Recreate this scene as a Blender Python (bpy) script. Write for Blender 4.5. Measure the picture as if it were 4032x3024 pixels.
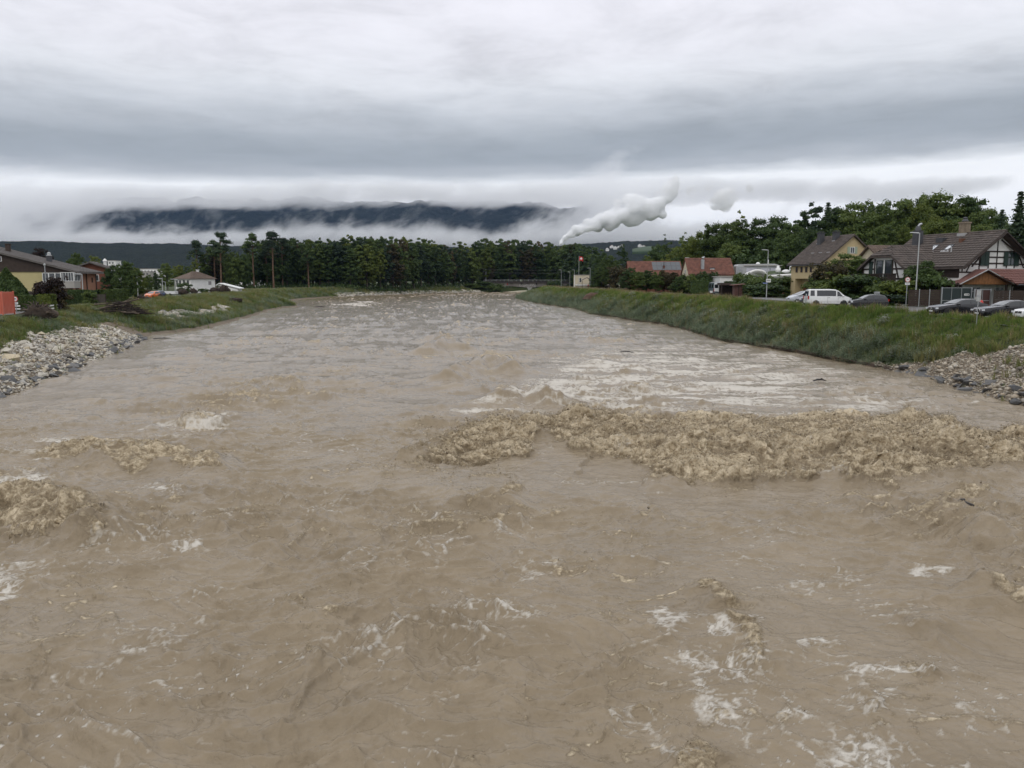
import bpy, bmesh, math, random
import numpy as np
from mathutils import Vector, Matrix
for _o in list(bpy.data.objects):
 bpy.data.objects.remove(_o, do_unlink=True)
SC = bpy.context.scene
COL = SC.collection
rnd = random.Random(7)
R = math.radians
# ------------------------------------------------------------------ camera, sky, sun, exposure
FPX, CX, CY = 3164.0, 2016.0, 1512.0          # focal length and centre in photo pixels (4032 x 3024)
EYE = 7.0                                      # eye height above the water
PITCH = math.atan((CY - 1105.0) / FPX)
cam_d = bpy.data.cameras.new('camera')
cam_d.sensor_width = 36.0
cam_d.lens = FPX / 4032.0 * 36.0
cam_d.clip_start = 0.2
cam_d.clip_end = 30000.0
cam = bpy.data.objects.new('camera', cam_d)
COL.objects.link(cam)
cam.location = (0, 0, EYE)
cam.rotation_euler = (math.pi / 2 - PITCH, 0, 0)
SC.camera = cam
SC.view_settings.view_transform = 'Standard'
SC.view_settings.look = 'None'
SC.view_settings.gamma = 1.0
SC.view_settings.exposure = 0.0
SC.view_settings.use_curve_mapping = False
SC.render.engine = 'CYCLES'
SC.cycles.use_denoising = True
SC.cycles.max_bounces = 24
SC.cycles.diffuse_bounces = 3
SC.cycles.glossy_bounces = 3
SC.cycles.transparent_max_bounces = 12
SC.cycles.volume_bounces = 20
SC.cycles.volume_step_rate = 1.0
SC.cycles.volume_max_steps = 256
SUN_EL, SUN_AZ = R(48), R(200)                 # a soft sun high behind the cloud, a little behind the camera
world = bpy.data.worlds.new('World')
SC.world = world
world.use_nodes = True
def N(nt, typ, **kw):
 n = nt.nodes.new(typ)
 ins = kw.pop('ins', {})
 for k, v in kw.items():
  setattr(n, k, v)
 for k, v in ins.items():
  if isinstance(v, bpy.types.NodeSocket):
   nt.links.new(v, n.inputs[k])
  else:
   n.inputs[k].default_value = v
 return n
def M2(nt, op, a, b=None, c=None, clamp=False):
 n = nt.nodes.new('ShaderNodeMath')
 n.operation = op
 n.use_clamp = clamp
 for i, v in enumerate((a, b, c)):
  if v is None:
   continue
  if isinstance(v, bpy.types.NodeSocket):
   nt.links.new(v, n.inputs[i])
  else:
   n.inputs[i].default_value = v
 return n.outputs[0]
def RAMP(nt, fac, stops, interp='LINEAR'):
 n = nt.nodes.new('ShaderNodeValToRGB')
 n.color_ramp.interpolation = interp
 els = n.color_ramp.elements
 while len(els) < len(stops):
  els.new(0.5)
 for e, (p, c) in zip(els, stops):
  e.position = p
  if not isinstance(c, (tuple, list)):
   c = (c, c, c)
  e.color = (c[0], c[1], c[2], 1.0)
 if fac is not None:
  nt.links.new(fac, n.inputs[0])
 return n.outputs[0]
def MIXC(nt, fac, a, b, blend='MIX'):
 n = nt.nodes.new('ShaderNodeMix')
 n.data_type = 'RGBA'
 n.blend_type = blend
 for i, v in ((0, fac), (6, a), (7, b)):
  if isinstance(v, bpy.types.NodeSocket):
   nt.links.new(v, n.inputs[i])
  elif i == 0:
   n.inputs[i].default_value = v
  else:
   n.inputs[i].default_value = (v[0], v[1], v[2], 1.0)
 return n.outputs[2]
def srgb(r, g, b):
 f = lambda c: (c / 255.0) / 12.92 if c / 255.0 <= 0.04045 else ((c / 255.0 + 0.055) / 1.055) ** 2.4
 return (f(r), f(g), f(b))
def build_world():
 nt = world.node_tree
 nt.nodes.clear()
 out = N(nt, 'ShaderNodeOutputWorld')
 bg = N(nt, 'ShaderNodeBackground')
 nt.links.new(bg.outputs[0], out.inputs[0])
 sky = N(nt, 'ShaderNodeTexSky', sky_type='NISHITA', sun_disc=False)
 sky.sun_elevation = SUN_EL
 sky.sun_rotation = SUN_AZ
 tc = N(nt, 'ShaderNodeTexCoord')
 sep = N(nt, 'ShaderNodeSeparateXYZ', ins={0: tc.outputs['Generated']})
 x, y, z = sep.outputs
 el = M2(nt, 'ARCSINE', z)
 # the cloud deck seen in perspective: direction projected on a layer overhead
 zz = M2(nt, 'ADD', M2(nt, 'MAXIMUM', z, 0.0), 0.045)
 px = M2(nt, 'DIVIDE', x, zz)
 py = M2(nt, 'DIVIDE', y, zz)
 flat = N(nt, 'ShaderNodeCombineXYZ', ins={0: px, 1: py, 2: 0.0})
 n1 = N(nt, 'ShaderNodeTexNoise', ins={'Vector': flat.outputs[0], 'Scale': 0.42, 'Detail': 5.0, 'Roughness': 0.55, 'Distortion': 0.6})
 n2 = N(nt, 'ShaderNodeTexNoise', ins={'Vector': flat.outputs[0], 'Scale': 1.7, 'Detail': 8.0, 'Roughness': 0.62, 'Distortion': 0.4})
 ang = N(nt, 'ShaderNodeCombineXYZ', ins={0: M2(nt, 'MULTIPLY', x, 3.0), 1: M2(nt, 'MULTIPLY', y, 3.0), 2: M2(nt, 'MULTIPLY', el, 16.0)})
 n3 = N(nt, 'ShaderNodeTexNoise', ins={'Vector': ang.outputs[0], 'Scale': 1.6, 'Detail': 5.0, 'Roughness': 0.6})
 a = M2(nt, 'MULTIPLY', M2(nt, 'SUBTRACT', n1.outputs[0], 0.5), 0.085)
 b = M2(nt, 'MULTIPLY', M2(nt, 'SUBTRACT', n3.outputs[0], 0.5), 0.055)
 tilt = M2(nt, 'MULTIPLY', x, -0.022)
 # the warp fades towards the sharp lower edge of the deck
 w = M2(nt, 'MULTIPLY', M2(nt, 'ADD', a, b), M2(nt, 'SMOOTH_MIN', M2(nt, 'MULTIPLY', M2(nt, 'SUBTRACT', M2(nt, 'MAXIMUM', el, 0.105), 0.095), 9.0), 1.0, 0.1))
 e2 = M2(nt, 'ADD', M2(nt, 'ADD', el, w), tilt)
 fac = M2(nt, 'DIVIDE', e2, math.pi / 2, clamp=True)
 D = lambda deg: deg / 90.0
 deck = RAMP(nt, fac, [
  (0.0, (0.66, 0.69, 0.74)), (D(2.0), (0.95, 0.965, 1.0)), (D(5.6), (1.02, 1.03, 1.06)), (D(6.7), (0.98, 1.0, 1.03)),
  (D(7.3), (0.52, 0.55, 0.59)), (D(8.2), (0.385, 0.42, 0.46)), (D(9.6), (0.41, 0.445, 0.485)),
  (D(11.5), (0.61, 0.64, 0.685)), (D(13.2), (0.80, 0.82, 0.865)), (D(15.3), (0.87, 0.875, 0.93)), (D(18.0), (0.92, 0.915, 0.98)),
  (D(28.0), (0.97, 0.98, 1.03)), (D(50.0), (1.12, 1.14, 1.19)), (1.0, (1.32, 1.34, 1.39))])
 mot = RAMP(nt, n2.outputs[0], [(0.28, 0.82), (0.5, 1.0), (0.72, 1.11)])
 mfac = M2(nt, 'MULTIPLY', M2(nt, 'SUBTRACT', el, 0.09), 8.0, clamp=True)
 col = MIXC(nt, mfac, deck, MIXC(nt, 1.0, deck, mot, 'MULTIPLY'))
 ndim = N(nt, 'ShaderNodeMix', data_type='RGBA', blend_type='MULTIPLY')
 ndim.inputs[0].default_value = 1.0
 nt.links.new(sky.outputs[0], ndim.inputs[6])
 ndim.inputs[7].default_value = (0.10, 0.10, 0.10, 1)
 cover = MIXC(nt, 0.96, ndim.outputs[2], col)      # almost closed cloud over the clear sky
 nt.links.new(cover, bg.inputs[0])
 bg.inputs[1].default_value = 1.0
build_world()
sun_d = bpy.data.lights.new('sun', 'SUN')
sun_d.energy = 0.6
sun_d.angle = R(25)
sun_d.color = (1.0, 0.96, 0.9)
sun = bpy.data.objects.new('sun', sun_d)
COL.objects.link(sun)
sun.rotation_euler = (math.pi / 2 - SUN_EL, 0, math.pi - SUN_AZ)   # same direction as the sky's sun
sun.location = (0, -50, 120)
# ------------------------------------------------------------------ helpers
def ray(px, py):
 """Direction (per metre of depth Y) of a photo pixel, for measuring places off the photo."""
 u, v = (px - CX) / FPX, (CY - py) / FPX
 c, s = math.cos(PITCH), math.sin(PITCH)
 y = c + v * s
 return u / y, (-s + v * c) / y
def at(px, py, Y):
 rx, rz = ray(px, py)
 return Vector((rx * Y, Y, EYE + rz * Y))
def onz(px, py, z=0.0):
 """Where the pixel's line of sight meets height z."""
 rx, rz = ray(px, py)
 Y = (z - EYE) / rz
 return rx * Y, Y
def _hash(ix, iy, seed):
 h = (ix.astype(np.uint32) * np.uint32(374761393)) ^ (iy.astype(np.uint32) * np.uint32(668265263)) ^ np.uint32((seed * 2246822519) & 0xffffffff)
 h = (h ^ (h >> np.uint32(13))) * np.uint32(1274126177)
 h = (h ^ (h >> np.uint32(16))) * np.uint32(2246822519)
 return h ^ (h >> np.uint32(15))
def perlin(x, y, seed=0):
 x = np.asarray(x, np.float64)
 y = np.asarray(y, np.float64)
 fx, fy = np.floor(x), np.floor(y)
 ix, iy = fx.astype(np.int64), fy.astype(np.int64)
 dx, dy = x - fx, y - fy
 ux, uy = dx * dx * dx * (dx * (dx * 6 - 15) + 10), dy * dy * dy * (dy * (dy * 6 - 15) + 10)
 def g(ox, oy):
  a = _hash(ix + ox, iy + oy, seed).astype(np.float32) * np.float32(2 * math.pi / 4294967296.0)
  return np.cos(a) * (dx - ox) + np.sin(a) * (dy - oy)
 a = g(0, 0)
 b = g(1, 0)
 c = g(0, 1)
 d = g(1, 1)
 return ((a + (b - a) * ux) * (1 - uy) + (c + (d - c) * ux) * uy) * 1.4
def fbm(x, y, octv=4, seed=0, gain=0.5):
 s, a, f = 0.0, 1.0, 1.0
 for i in range(octv):
  s = s + a * perlin(x * f, y * f, seed + i * 17)
  a *= gain
  f *= 2.03
 return s
def sstep(a, b, x):
 t = np.clip((x - a) / (b - a), 0, 1)
 return t * t * (3 - 2 * t)
class MB:
 """Collects faces and links them as ONE mesh object."""
 def __init__(self):
  self.v, self.f, self.m = [], [], []
 def face(self, pts, mi=0):
  n = len(self.v)
  self.v += [tuple(p) for p in pts]
  self.f.append(tuple(range(n, n + len(pts))))
  self.m.append(mi)
 def mesh(self, verts, faces, mi=0):
  n = len(self.v)
  self.v += [tuple(p) for p in verts]
  for f in faces:
   self.f.append(tuple(i + n for i in f))
   self.m.append(mi)
 def box(self, x0, x1, y0, y1, z0, z1, mi=0):
  v = [(x, y, z) for x in (x0, x1) for y in (y0, y1) for z in (z0, z1)]
  self.mesh(v, [(0, 1, 3, 2), (4, 6, 7, 5), (0, 4, 5, 1), (2, 3, 7, 6), (0, 2, 6, 4), (1, 5, 7, 3)], mi)
 def bar(self, a, b, w, h, mi=0, up=(0, 0, 1)):
  """A squared beam from a to b, w wide and h high."""
  a, b = Vector(a), Vector(b)
  d = (b - a).normalized()
  s = d.cross(Vector(up))
  if s.length < 1e-4:
   s = d.cross(Vector((1, 0, 0)))
  s.normalize()
  t = s.cross(d).normalized()
  v = []
  for p in (a, b):
   for i, j in ((-1, -1), (1, -1), (1, 1), (-1, 1)):
    v.append(p + s * (w / 2 * i) + t * (h / 2 * j))
  self.mesh(v, [(3, 2, 1, 0), (4, 5, 6, 7), (0, 1, 5, 4), (1, 2, 6, 5), (2, 3, 7, 6), (3, 0, 4, 7)], mi)
 def tube(self, pts, rad, n=8, mi=0, cap=True):
  pts = [Vector(p) for p in pts]
  rads = rad if isinstance(rad, (list, tuple)) else [rad] * len(pts)
  rings = []
  for i, p in enumerate(pts):
   d = (pts[min(i + 1, len(pts) - 1)] - pts[max(i - 1, 0)]).normalized()
   s = d.cross(Vector((0, 0, 1)))
   if s.length < 0.05:
    s = d.cross(Vector((0, 1, 0)))
   s.normalize()
   t = s.cross(d).normalized()
   rings.append([p + (s * math.cos(k * 2 * math.pi / n) + t * math.sin(k * 2 * math.pi / n)) * rads[i] for k in range(n)])
  v = [q for r in rings for q in r]
  f = []
  for i in range(len(pts) - 1):
   for k in range(n):
    k2 = (k + 1) % n
    f.append((i * n + k, i * n + k2, (i + 1) * n + k2, (i + 1) * n + k))
  if cap:
   f.append(tuple(range(n - 1, -1, -1)))
   f.append(tuple(range((len(pts) - 1) * n, len(pts) * n)))
  self.mesh(v, f, mi)
 def lathe(self, prof, n=16, c=(0, 0, 0), mi=0, axis='z'):
  """prof = [(r, h)...] turned about an axis through c."""
  v, f = [], []
  for r, h in prof:
   for k in range(n):
    a = k * 2 * math.pi / n
    if axis == 'z':
     v.append((c[0] + r * math.cos(a), c[1] + r * math.sin(a), c[2] + h))
    elif axis == 'y':
     v.append((c[0] + r * math.cos(a), c[1] + h, c[2] + r * math.sin(a)))
    else:
     v.append((c[0] + h, c[1] + r * math.cos(a), c[2] + r * math.sin(a)))
  for i in range(len(prof) - 1):
   for k in range(n):
    k2 = (k + 1) % n
    f.append((i * n + k, i * n + k2, (i + 1) * n + k2, (i + 1) * n + k))
  f.append(tuple(range(n - 1, -1, -1)))
  f.append(tuple(range((len(prof) - 1) * n, len(prof) * n)))
  self.mesh(v, f, mi)
 def prism(self, poly, y0, y1, mi=0):
  """poly in (x, z), extruded along y."""
  n = len(poly)
  v = [(p[0], y0, p[1]) for p in poly] + [(p[0], y1, p[1]) for p in poly]
  f = [tuple(range(n)), tuple(range(2 * n - 1, n - 1, -1))]
  for i in range(n):
   j = (i + 1) % n
   f.append((i, i + n, j + n, j))
  self.mesh(v, f, mi)
 def data(self, name, mats, smooth=False):
  me = bpy.data.meshes.new(name)
  me.from_pydata(self.v, [], self.f)
  for m in (mats if isinstance(mats, (list, tuple)) else [mats]):
   me.materials.append(m)
  if any(self.m):
   me.polygons.foreach_set('material_index', self.m)
  if smooth:
   me.polygons.foreach_set('use_smooth', [True] * len(me.polygons))
  me.update()
  bm = bmesh.new()
  bm.from_mesh(me)
  bmesh.ops.recalc_face_normals(bm, faces=bm.faces)
  bm.to_mesh(me)
  bm.free()
  return me
 def build(self, name, mats, parent=None, smooth=False, **props):
  return obj(name, self.data(name, mats, smooth), parent, **props)
def obj(name, me, parent=None, **props):
 o = bpy.data.objects.new(name, me)
 COL.objects.link(o)
 if parent is not None:
  o.parent = parent
 for k, v in props.items():
  o[k] = v
 return o
def npmesh(name, co, quads, mats, smooth=True, attrs=None):
 me = bpy.data.meshes.new(name)
 me.vertices.add(len(co))
 me.vertices.foreach_set('co', np.ascontiguousarray(co, np.float32).ravel())
 k = quads.shape[1]
 me.loops.add(quads.size)
 me.polygons.add(len(quads))
 me.loops.foreach_set('vertex_index', np.ascontiguousarray(quads, np.int32).ravel())
 me.polygons.foreach_set('loop_start', np.arange(0, quads.size, k, dtype=np.int32))
 me.polygons.foreach_set('loop_total', np.full(len(quads), k, np.int32))
 me.polygons.foreach_set('use_smooth', np.full(len(quads), smooth, bool))
 me.update(calc_edges=True)
 for an, av in (attrs or {}).items():
  at_ = me.attributes.new(an, 'FLOAT', 'POINT')
  at_.data.foreach_set('value', np.ascontiguousarray(av, np.float32))
 for m in (mats if isinstance(mats, (list, tuple)) else [mats]):
  me.materials.append(m)
 return me
def grid_quads(nr, nc):
 i = np.arange(nr - 1)[:, None] * nc + np.arange(nc - 1)[None, :]
 return np.stack([i, i + 1, i + nc + 1, i + nc], -1).reshape(-1, 4)
def thing(name, label, cat, loc=(0, 0, 0), rotz=0.0, group=None):
 o = bpy.data.objects.new(name, None)
 o.empty_display_size = 0.3
 COL.objects.link(o)
 o.location = loc
 o.rotation_euler = (0, 0, rotz)
 o['label'] = label
 o['category'] = cat
 if group:
  o['group'] = group
 return o
def tag(o, label, cat, group=None):
 o['label'] = label
 o['category'] = cat
 if group:
  o['group'] = group
 return o
def kids(o):
 return KIDS.get(o.name, [])
def copy_tree(o, loc=None, rotz=None, label=None, scale=None, parent=None):
 c = o.copy()
 COL.objects.link(c)
 if parent is not None:
  c.parent = parent
 for ch in list(o.children):
  copy_tree(ch, parent=c)
 if loc is not None:
  c.location = loc
 if rotz is not None:
  c.rotation_euler = (0, 0, rotz)
 if label:
  c['label'] = label
 if scale is not None:
  c.scale = scale if isinstance(scale, (tuple, list)) else (scale,) * 3
 return c
# ------------------------------------------------------------------ plain materials
def mat(name, col, rough=0.6, metal=0.0, var=0.0, scale=3.0, bump=0.0, bscale=30.0, spec=0.5, coat=0.0, trans=0.0, vcol2=None):
 m = bpy.data.materials.new(name)
 m.use_nodes = True
 nt = m.node_tree
 b = nt.nodes['Principled BSDF']
 b.inputs['Roughness'].default_value = rough
 b.inputs['Metallic'].default_value = metal
 b.inputs['Specular IOR Level'].default_value = spec
 b.inputs['Coat Weight'].default_value = coat
 b.inputs['Transmission Weight'].default_value = trans
 b.inputs['Base Color'].default_value = (*col, 1)
 if var > 0 or bump > 0:
  tc = N(nt, 'ShaderNodeTexCoord')
  no = N(nt, 'ShaderNodeTexNoise', ins={'Vector': tc.outputs['Object'], 'Scale': scale, 'Detail': 5.0, 'Roughness': 0.65})
  c2 = vcol2 if vcol2 else tuple(c * (1 - var) for c in col)
  c1 = col if vcol2 else tuple(min(1, c * (1 + var * 0.6)) for c in col)
  nt.links.new(RAMP(nt, no.outputs[0], [(0.3, c2), (0.7, c1)]), b.inputs['Base Color'])
  if bump > 0:
   nb = N(nt, 'ShaderNodeTexNoise', ins={'Vector': tc.outputs['Object'], 'Scale': bscale, 'Detail': 4.0})
   bp = N(nt, 'ShaderNodeBump', ins={'Height': nb.outputs[0], 'Strength': bump, 'Distance': 0.02})
   nt.links.new(bp.outputs[0], b.inputs['Normal'])
 return m
# ------------------------------------------------------------------ the river's banks, measured off the photo at water level
_R = [(4032, 1587), (3968, 1576), (3809, 1528), (3709, 1501), (3546, 1465), (3464, 1449), (3099, 1380), (2853, 1343), (2745, 1309),
  (2687, 1293), (2615, 1277), (2495, 1262), (2405, 1247), (2336, 1238), (2275, 1217), (2181, 1203), (2108, 1193), (2034, 1175)]
_L = [(0, 1561), (102, 1531), (250, 1468), (448, 1395), (517, 1359), (575, 1330), (640, 1316), (723, 1306), (796, 1298), (989, 1248), (1062, 1224), (1127, 1211), (1181, 1208),
  (1150, 1196), (1110, 1188), (1206, 1177), (1387, 1166), (1496, 1162), (1689, 1156), (1870, 1152), (2000, 1149)]
def _edge(px, near, far):
 p = [onz(a, b) for a, b in px]
 p = near + [(x, y) for x, y in p] + far
 p.sort(key=lambda q: q[1])
 return np.array([q[1] for q in p]), np.array([q[0] for q in p])
RY, RX = _edge(_R, [(33.0, -80.0), (31.5, 20.0)], [(3.0, 360.0), (14.0, 400.0), (40.0, 440.0), (60.0, 480.0), (90.0, 520.0), (110, 700.0)])
LY, LX = _edge(_L, [(-25.0, -80.0), (-26.5, 20.0)], [(20.0, 520.0), (60.0, 600.0), (80, 700.0)])
def xr(Y):
 return np.interp(Y, RY, RX)
def xl(Y):
 return np.interp(Y, LY, LX)
ZL, ZR = 3.3, 4.0          # level of the land left and right
def bank_z(side, s, Y):
 """Height of the land a distance s beyond the water's edge."""
 Y = np.asarray(Y, float)
 s = np.asarray(s, float)
 if side > 0:
  wdt = np.interp(Y, [0, 60, 130, 250, 330], [6.2, 6.2, 6.4, 8.5, 11.0])
  z = np.interp(s / wdt, [-1, 0, 0.28, 0.9, 1.0, 1.3], [-4.5, -0.02, 1.25, 3.85, 4.12, 4.0])
  top = np.interp(Y, [0, 300, 420], [1.0, 1.0, 0.95])
  z = np.where(z > 0, z * top, z)
 else:
  wdt = np.interp(Y, [0, 60, 100, 160, 215, 280, 400, 460], [11.0, 11.0, 12.5, 15.0, 12.0, 10.0, 9.0, 8.0])
  z = np.interp(s / wdt, [-1, 0, 0.42, 0.8, 1.0, 1.4], [-4.5, -0.02, 1.7, 2.9, 3.3, 3.3])
  z = z * np.interp(Y, [0, 240, 320, 430, 480], [1.0, 1.0, 1.0, 0.9, 0.8])
 # the country rises gently a long way off, so that far ground meets the hills
 z = z + np.interp(Y, [0, 520, 800, 2500, 9000], [0, 0, 2.0, 14.0, 60.0])
 return z
def land(x, y):
 """Ground height anywhere (water's edge profile, then flat land)."""
 x = np.asarray(x, float)
 sr, sl = x - xr(y), xl(y) - x
 return np.where(sr > sl, bank_z(1, sr, y), bank_z(-1, sl, y))
def gz(x, y):
 return float(land(np.array([x]), np.array([y]))[0])
def mat_ground():
 m = bpy.data.materials.new('earth_and_turf')
 m.use_nodes = True
 nt = m.node_tree
 b = nt.nodes['Principled BSDF']
 g = N(nt, 'ShaderNodeNewGeometry')
 n1 = N(nt, 'ShaderNodeTexNoise', ins={'Vector': g.outputs['Position'], 'Scale': 0.35, 'Detail': 6.0, 'Roughness': 0.6})
 n2 = N(nt, 'ShaderNodeTexNoise', ins={'Vector': g.outputs['Position'], 'Scale': 3.0, 'Detail': 5.0, 'Roughness': 0.7})
 turf = RAMP(nt, n1.outputs[0], [(0.3, (0.030, 0.042, 0.014)), (0.5, (0.045, 0.062, 0.020)), (0.7, (0.075, 0.075, 0.032))])
 earth = RAMP(nt, n2.outputs[0], [(0.3, (0.10, 0.075, 0.05)), (0.6, (0.19, 0.155, 0.115)), (0.75, (0.27, 0.24, 0.19))])
 st = N(nt, 'ShaderNodeAttribute', attribute_name='bare')
 fac = M2(nt, 'ADD', st.outputs['Fac'], M2(nt, 'MULTIPLY', M2(nt, 'SUBTRACT', n2.outputs[0], 0.5), 0.9))
 fac = M2(nt, 'MULTIPLY', M2(nt, 'SUBTRACT', fac, 0.35), 4.0, clamp=True)
 nt.links.new(MIXC(nt, fac, turf, earth), b.inputs['Base Color'])
 b.inputs['Roughness'].default_value = 0.9
 b.inputs['Specular IOR Level'].default_value = 0.2
 bp = N(nt, 'ShaderNodeBump', ins={'Height': n2.outputs[0], 'Strength': 0.6, 'Distance': 0.15})
 nt.links.new(bp.outputs[0], b.inputs['Normal'])
 return m
def bare_l(s, Y):
 """0..1: how bare and stony the left bank is."""
 a = sstep(7.2, 4.2, s + 1.6 * perlin(s / 3, Y / 5.0, 3)) * sstep(112, 96, Y)
 b = sstep(1.6, 0.6, s)
 c = sstep(2.2, 1.0, np.abs(s - 6.0 - 0.8 * perlin(Y / 6, s * 0, 9))) * sstep(112, 120, Y) * sstep(176, 160, Y) * (perlin(Y / 5.0, s / 3, 5) > -0.12)
 return np.maximum(np.maximum(a, b * 0.8), c)
def bare_r(s, Y):
 top = np.interp(Y, [40, 47, 52, 58, 64], [5.2, 4.8, 4.0, 2.2, 0.4])
 a = sstep(top + 0.5, top - 0.5, s + 0.9 * perlin(s / 2, Y / 3.0, 13)) * sstep(66, 61, Y)
 b = sstep(0.9, 0.3, s) * 0.7
 return np.maximum(a, b)
# the ground: one sheet, from behind the camera to the foot of the mountains
def build_ground():
 rows = np.concatenate([np.arange(-60, 30, 6.0), np.arange(30, 130, 1.0), np.arange(130, 330, 3.0), np.arange(330, 560, 6.0),
       np.array([560, 620, 700, 900, 1300, 2000, 3000, 4500, 7000, 11000, 16000.0])])
 sR = np.concatenate([np.array([-7.0, -3.0, -1.5]), np.arange(-0.75, 14, 0.5), np.array([16, 20, 26, 34, 45, 60, 80, 110, 150, 220, 350, 600, 1200, 3000, 9000.0])])
 nR = len(sR)
 Yg = rows[:, None]
 Xr = xr(Yg) + sR[None, :]
 Xl = xl(Yg) - sR[None, ::-1]
 Zr = bank_z(1, np.repeat(sR[None, :], len(rows), 0), np.repeat(Yg, nR, 1))
 Zl = bank_z(-1, np.repeat(sR[None, ::-1], len(rows), 0), np.repeat(Yg, nR, 1))
 mid = ((Xl[:, -1:] + Xr[:, :1]) / 2)
 X = np.concatenate([Xl, mid, Xr], 1)
 Z = np.concatenate([Zl, np.full_like(mid, -4.5), Zr], 1)
 S = np.concatenate([np.repeat(sR[None, ::-1], len(rows), 0), np.full_like(mid, -9), np.repeat(sR[None, :], len(rows), 0)], 1)
 Y = np.repeat(Yg, X.shape[1], 1)
 # humps on the slopes only (the flat land stays flat under roads)
 wdt = np.where(np.arange(X.shape[1])[None, :] < nR, 10.0, 7.0)
 hump = sstep(0.3, 2.0, S) * sstep(wdt + 3.0, wdt - 1.0, S)
 Z = Z + hump * (0.22 * perlin(X / 3.1, Y / 3.1, 4) + 0.12 * perlin(X / 1.1, Y / 1.1, 8))
 left = np.arange(X.shape[1])[None, :] < nR
 bare = np.where(left, bare_l(S, Y), bare_r(S, Y))
 co = np.stack([X, Y, Z], -1).reshape(-1, 3)
 me = npmesh('ground', co, grid_quads(*X.shape), mat_ground(), True, {'bare': bare.ravel()})
 obj('ground', me, kind='structure')
build_ground()
def ribbon(name, pts, w, m, lift=0.02, kind='structure', step=4.0):
 """A strip of paving of width w along (x, y) points, lying on the land."""
 P = [Vector((p[0], p[1], 0)) for p in pts]
 fine = []
 for a, b in zip(P, P[1:]):
  n = max(1, int((b - a).length / step))
  fine += [a.lerp(b, i / n) for i in range(n)]
 fine.append(P[-1])
 mb = MB()
 v = []
 for i, p in enumerate(fine):
  d = (fine[min(i + 1, len(fine) - 1)] - fine[max(i - 1, 0)]).normalized()
  nrm = Vector((d.y, -d.x, 0))
  for k in (-1, -0.33, 0.33, 1):
   q = p + nrm * (k * w / 2)
   v.append((q.x, q.y, gz(q.x, q.y) + lift))
 f = [(i * 4 + k, i * 4 + k + 1, i * 4 + k + 5, i * 4 + k + 4) for i in range(len(fine) - 1) for k in range(3)]
 mb.mesh(v, f)
 return mb.build(name, m, kind=kind)
ASPHALT = mat('wet_asphalt', (0.115, 0.112, 0.108), rough=0.45, var=0.35, scale=0.9, bump=0.3, bscale=60)
CONCRETE = mat('weathered_concrete', (0.30, 0.29, 0.27), rough=0.85, var=0.3, scale=0.8, bump=0.3)
ribbon('street', [(45.0, 30), (45.0, 60), (44.0, 100), (42.5, 150), (40.0, 200), (36.5, 250), (33.0, 300), (30.5, 350), (30, 420)], 5.6, ASPHALT)
ribbon('parking_strip', [(39.0, 36), (39.0, 60), (38.7, 90), (36.6, 112)], 6.8, ASPHALT, lift=0.016)
ribbon('side_road', [(-53.0, 40), (-53.5, 75), (-62.5, 105), (-72.5, 140), (-79.5, 190), (-96, 260)], 5.0, ASPHALT)
for _n, _pts in (('kerb', [(48.0, 36), (48.0, 60), (47.0, 100), (45.5, 150)]),):
 k = ribbon(_n, _pts, 0.16, CONCRETE, lift=0.12)
# ------------------------------------------------------------------ the river in flood
def poly_w(px, z=0.0):
 return np.array([onz(a, b, z) for a, b in px])
def inside(x, y, P):
 c = np.zeros(x.shape, bool)
 n = len(P)
 for i in range(n):
  x0, y0 = P[i]
  x1, y1 = P[(i + 1) % n]
  if y0 == y1:
   continue
  hit = ((y0 > y) != (y1 > y)) & (x < (x1 - x0) * (y - y0) / (y1 - y0) + x0)
  c ^= hit
 return c
def dseg(x, y, P):
 """Distance to a polyline, the fraction run along it and the signed offset (positive upstream, towards smaller y)."""
 best = np.full(x.shape, 1e9)
 tt = np.zeros(x.shape)
 sg = np.zeros(x.shape)
 L = np.concatenate([[0], np.cumsum(np.hypot(*np.diff(P, axis=0).T))])
 for i in range(len(P) - 1):
  ax, ay = P[i]
  bx, by = P[i + 1]
  dx, dy = bx - ax, by - ay
  l2 = dx * dx + dy * dy
  t = np.clip(((x - ax) * dx + (y - ay) * dy) / l2, 0, 1)
  ex, ey = x - ax - t * dx, y - ay - t * dy
  d = np.hypot(ex, ey)
  m = d < best
  best = np.where(m, d, best)
  tt = np.where(m, (L[i] + t * math.sqrt(l2)) / L[-1], tt)
  sg = np.where(m, np.sign(ex * dy - ey * dx) * (1 if dx >= 0 else -1), sg)
 return best, tt, sg
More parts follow.
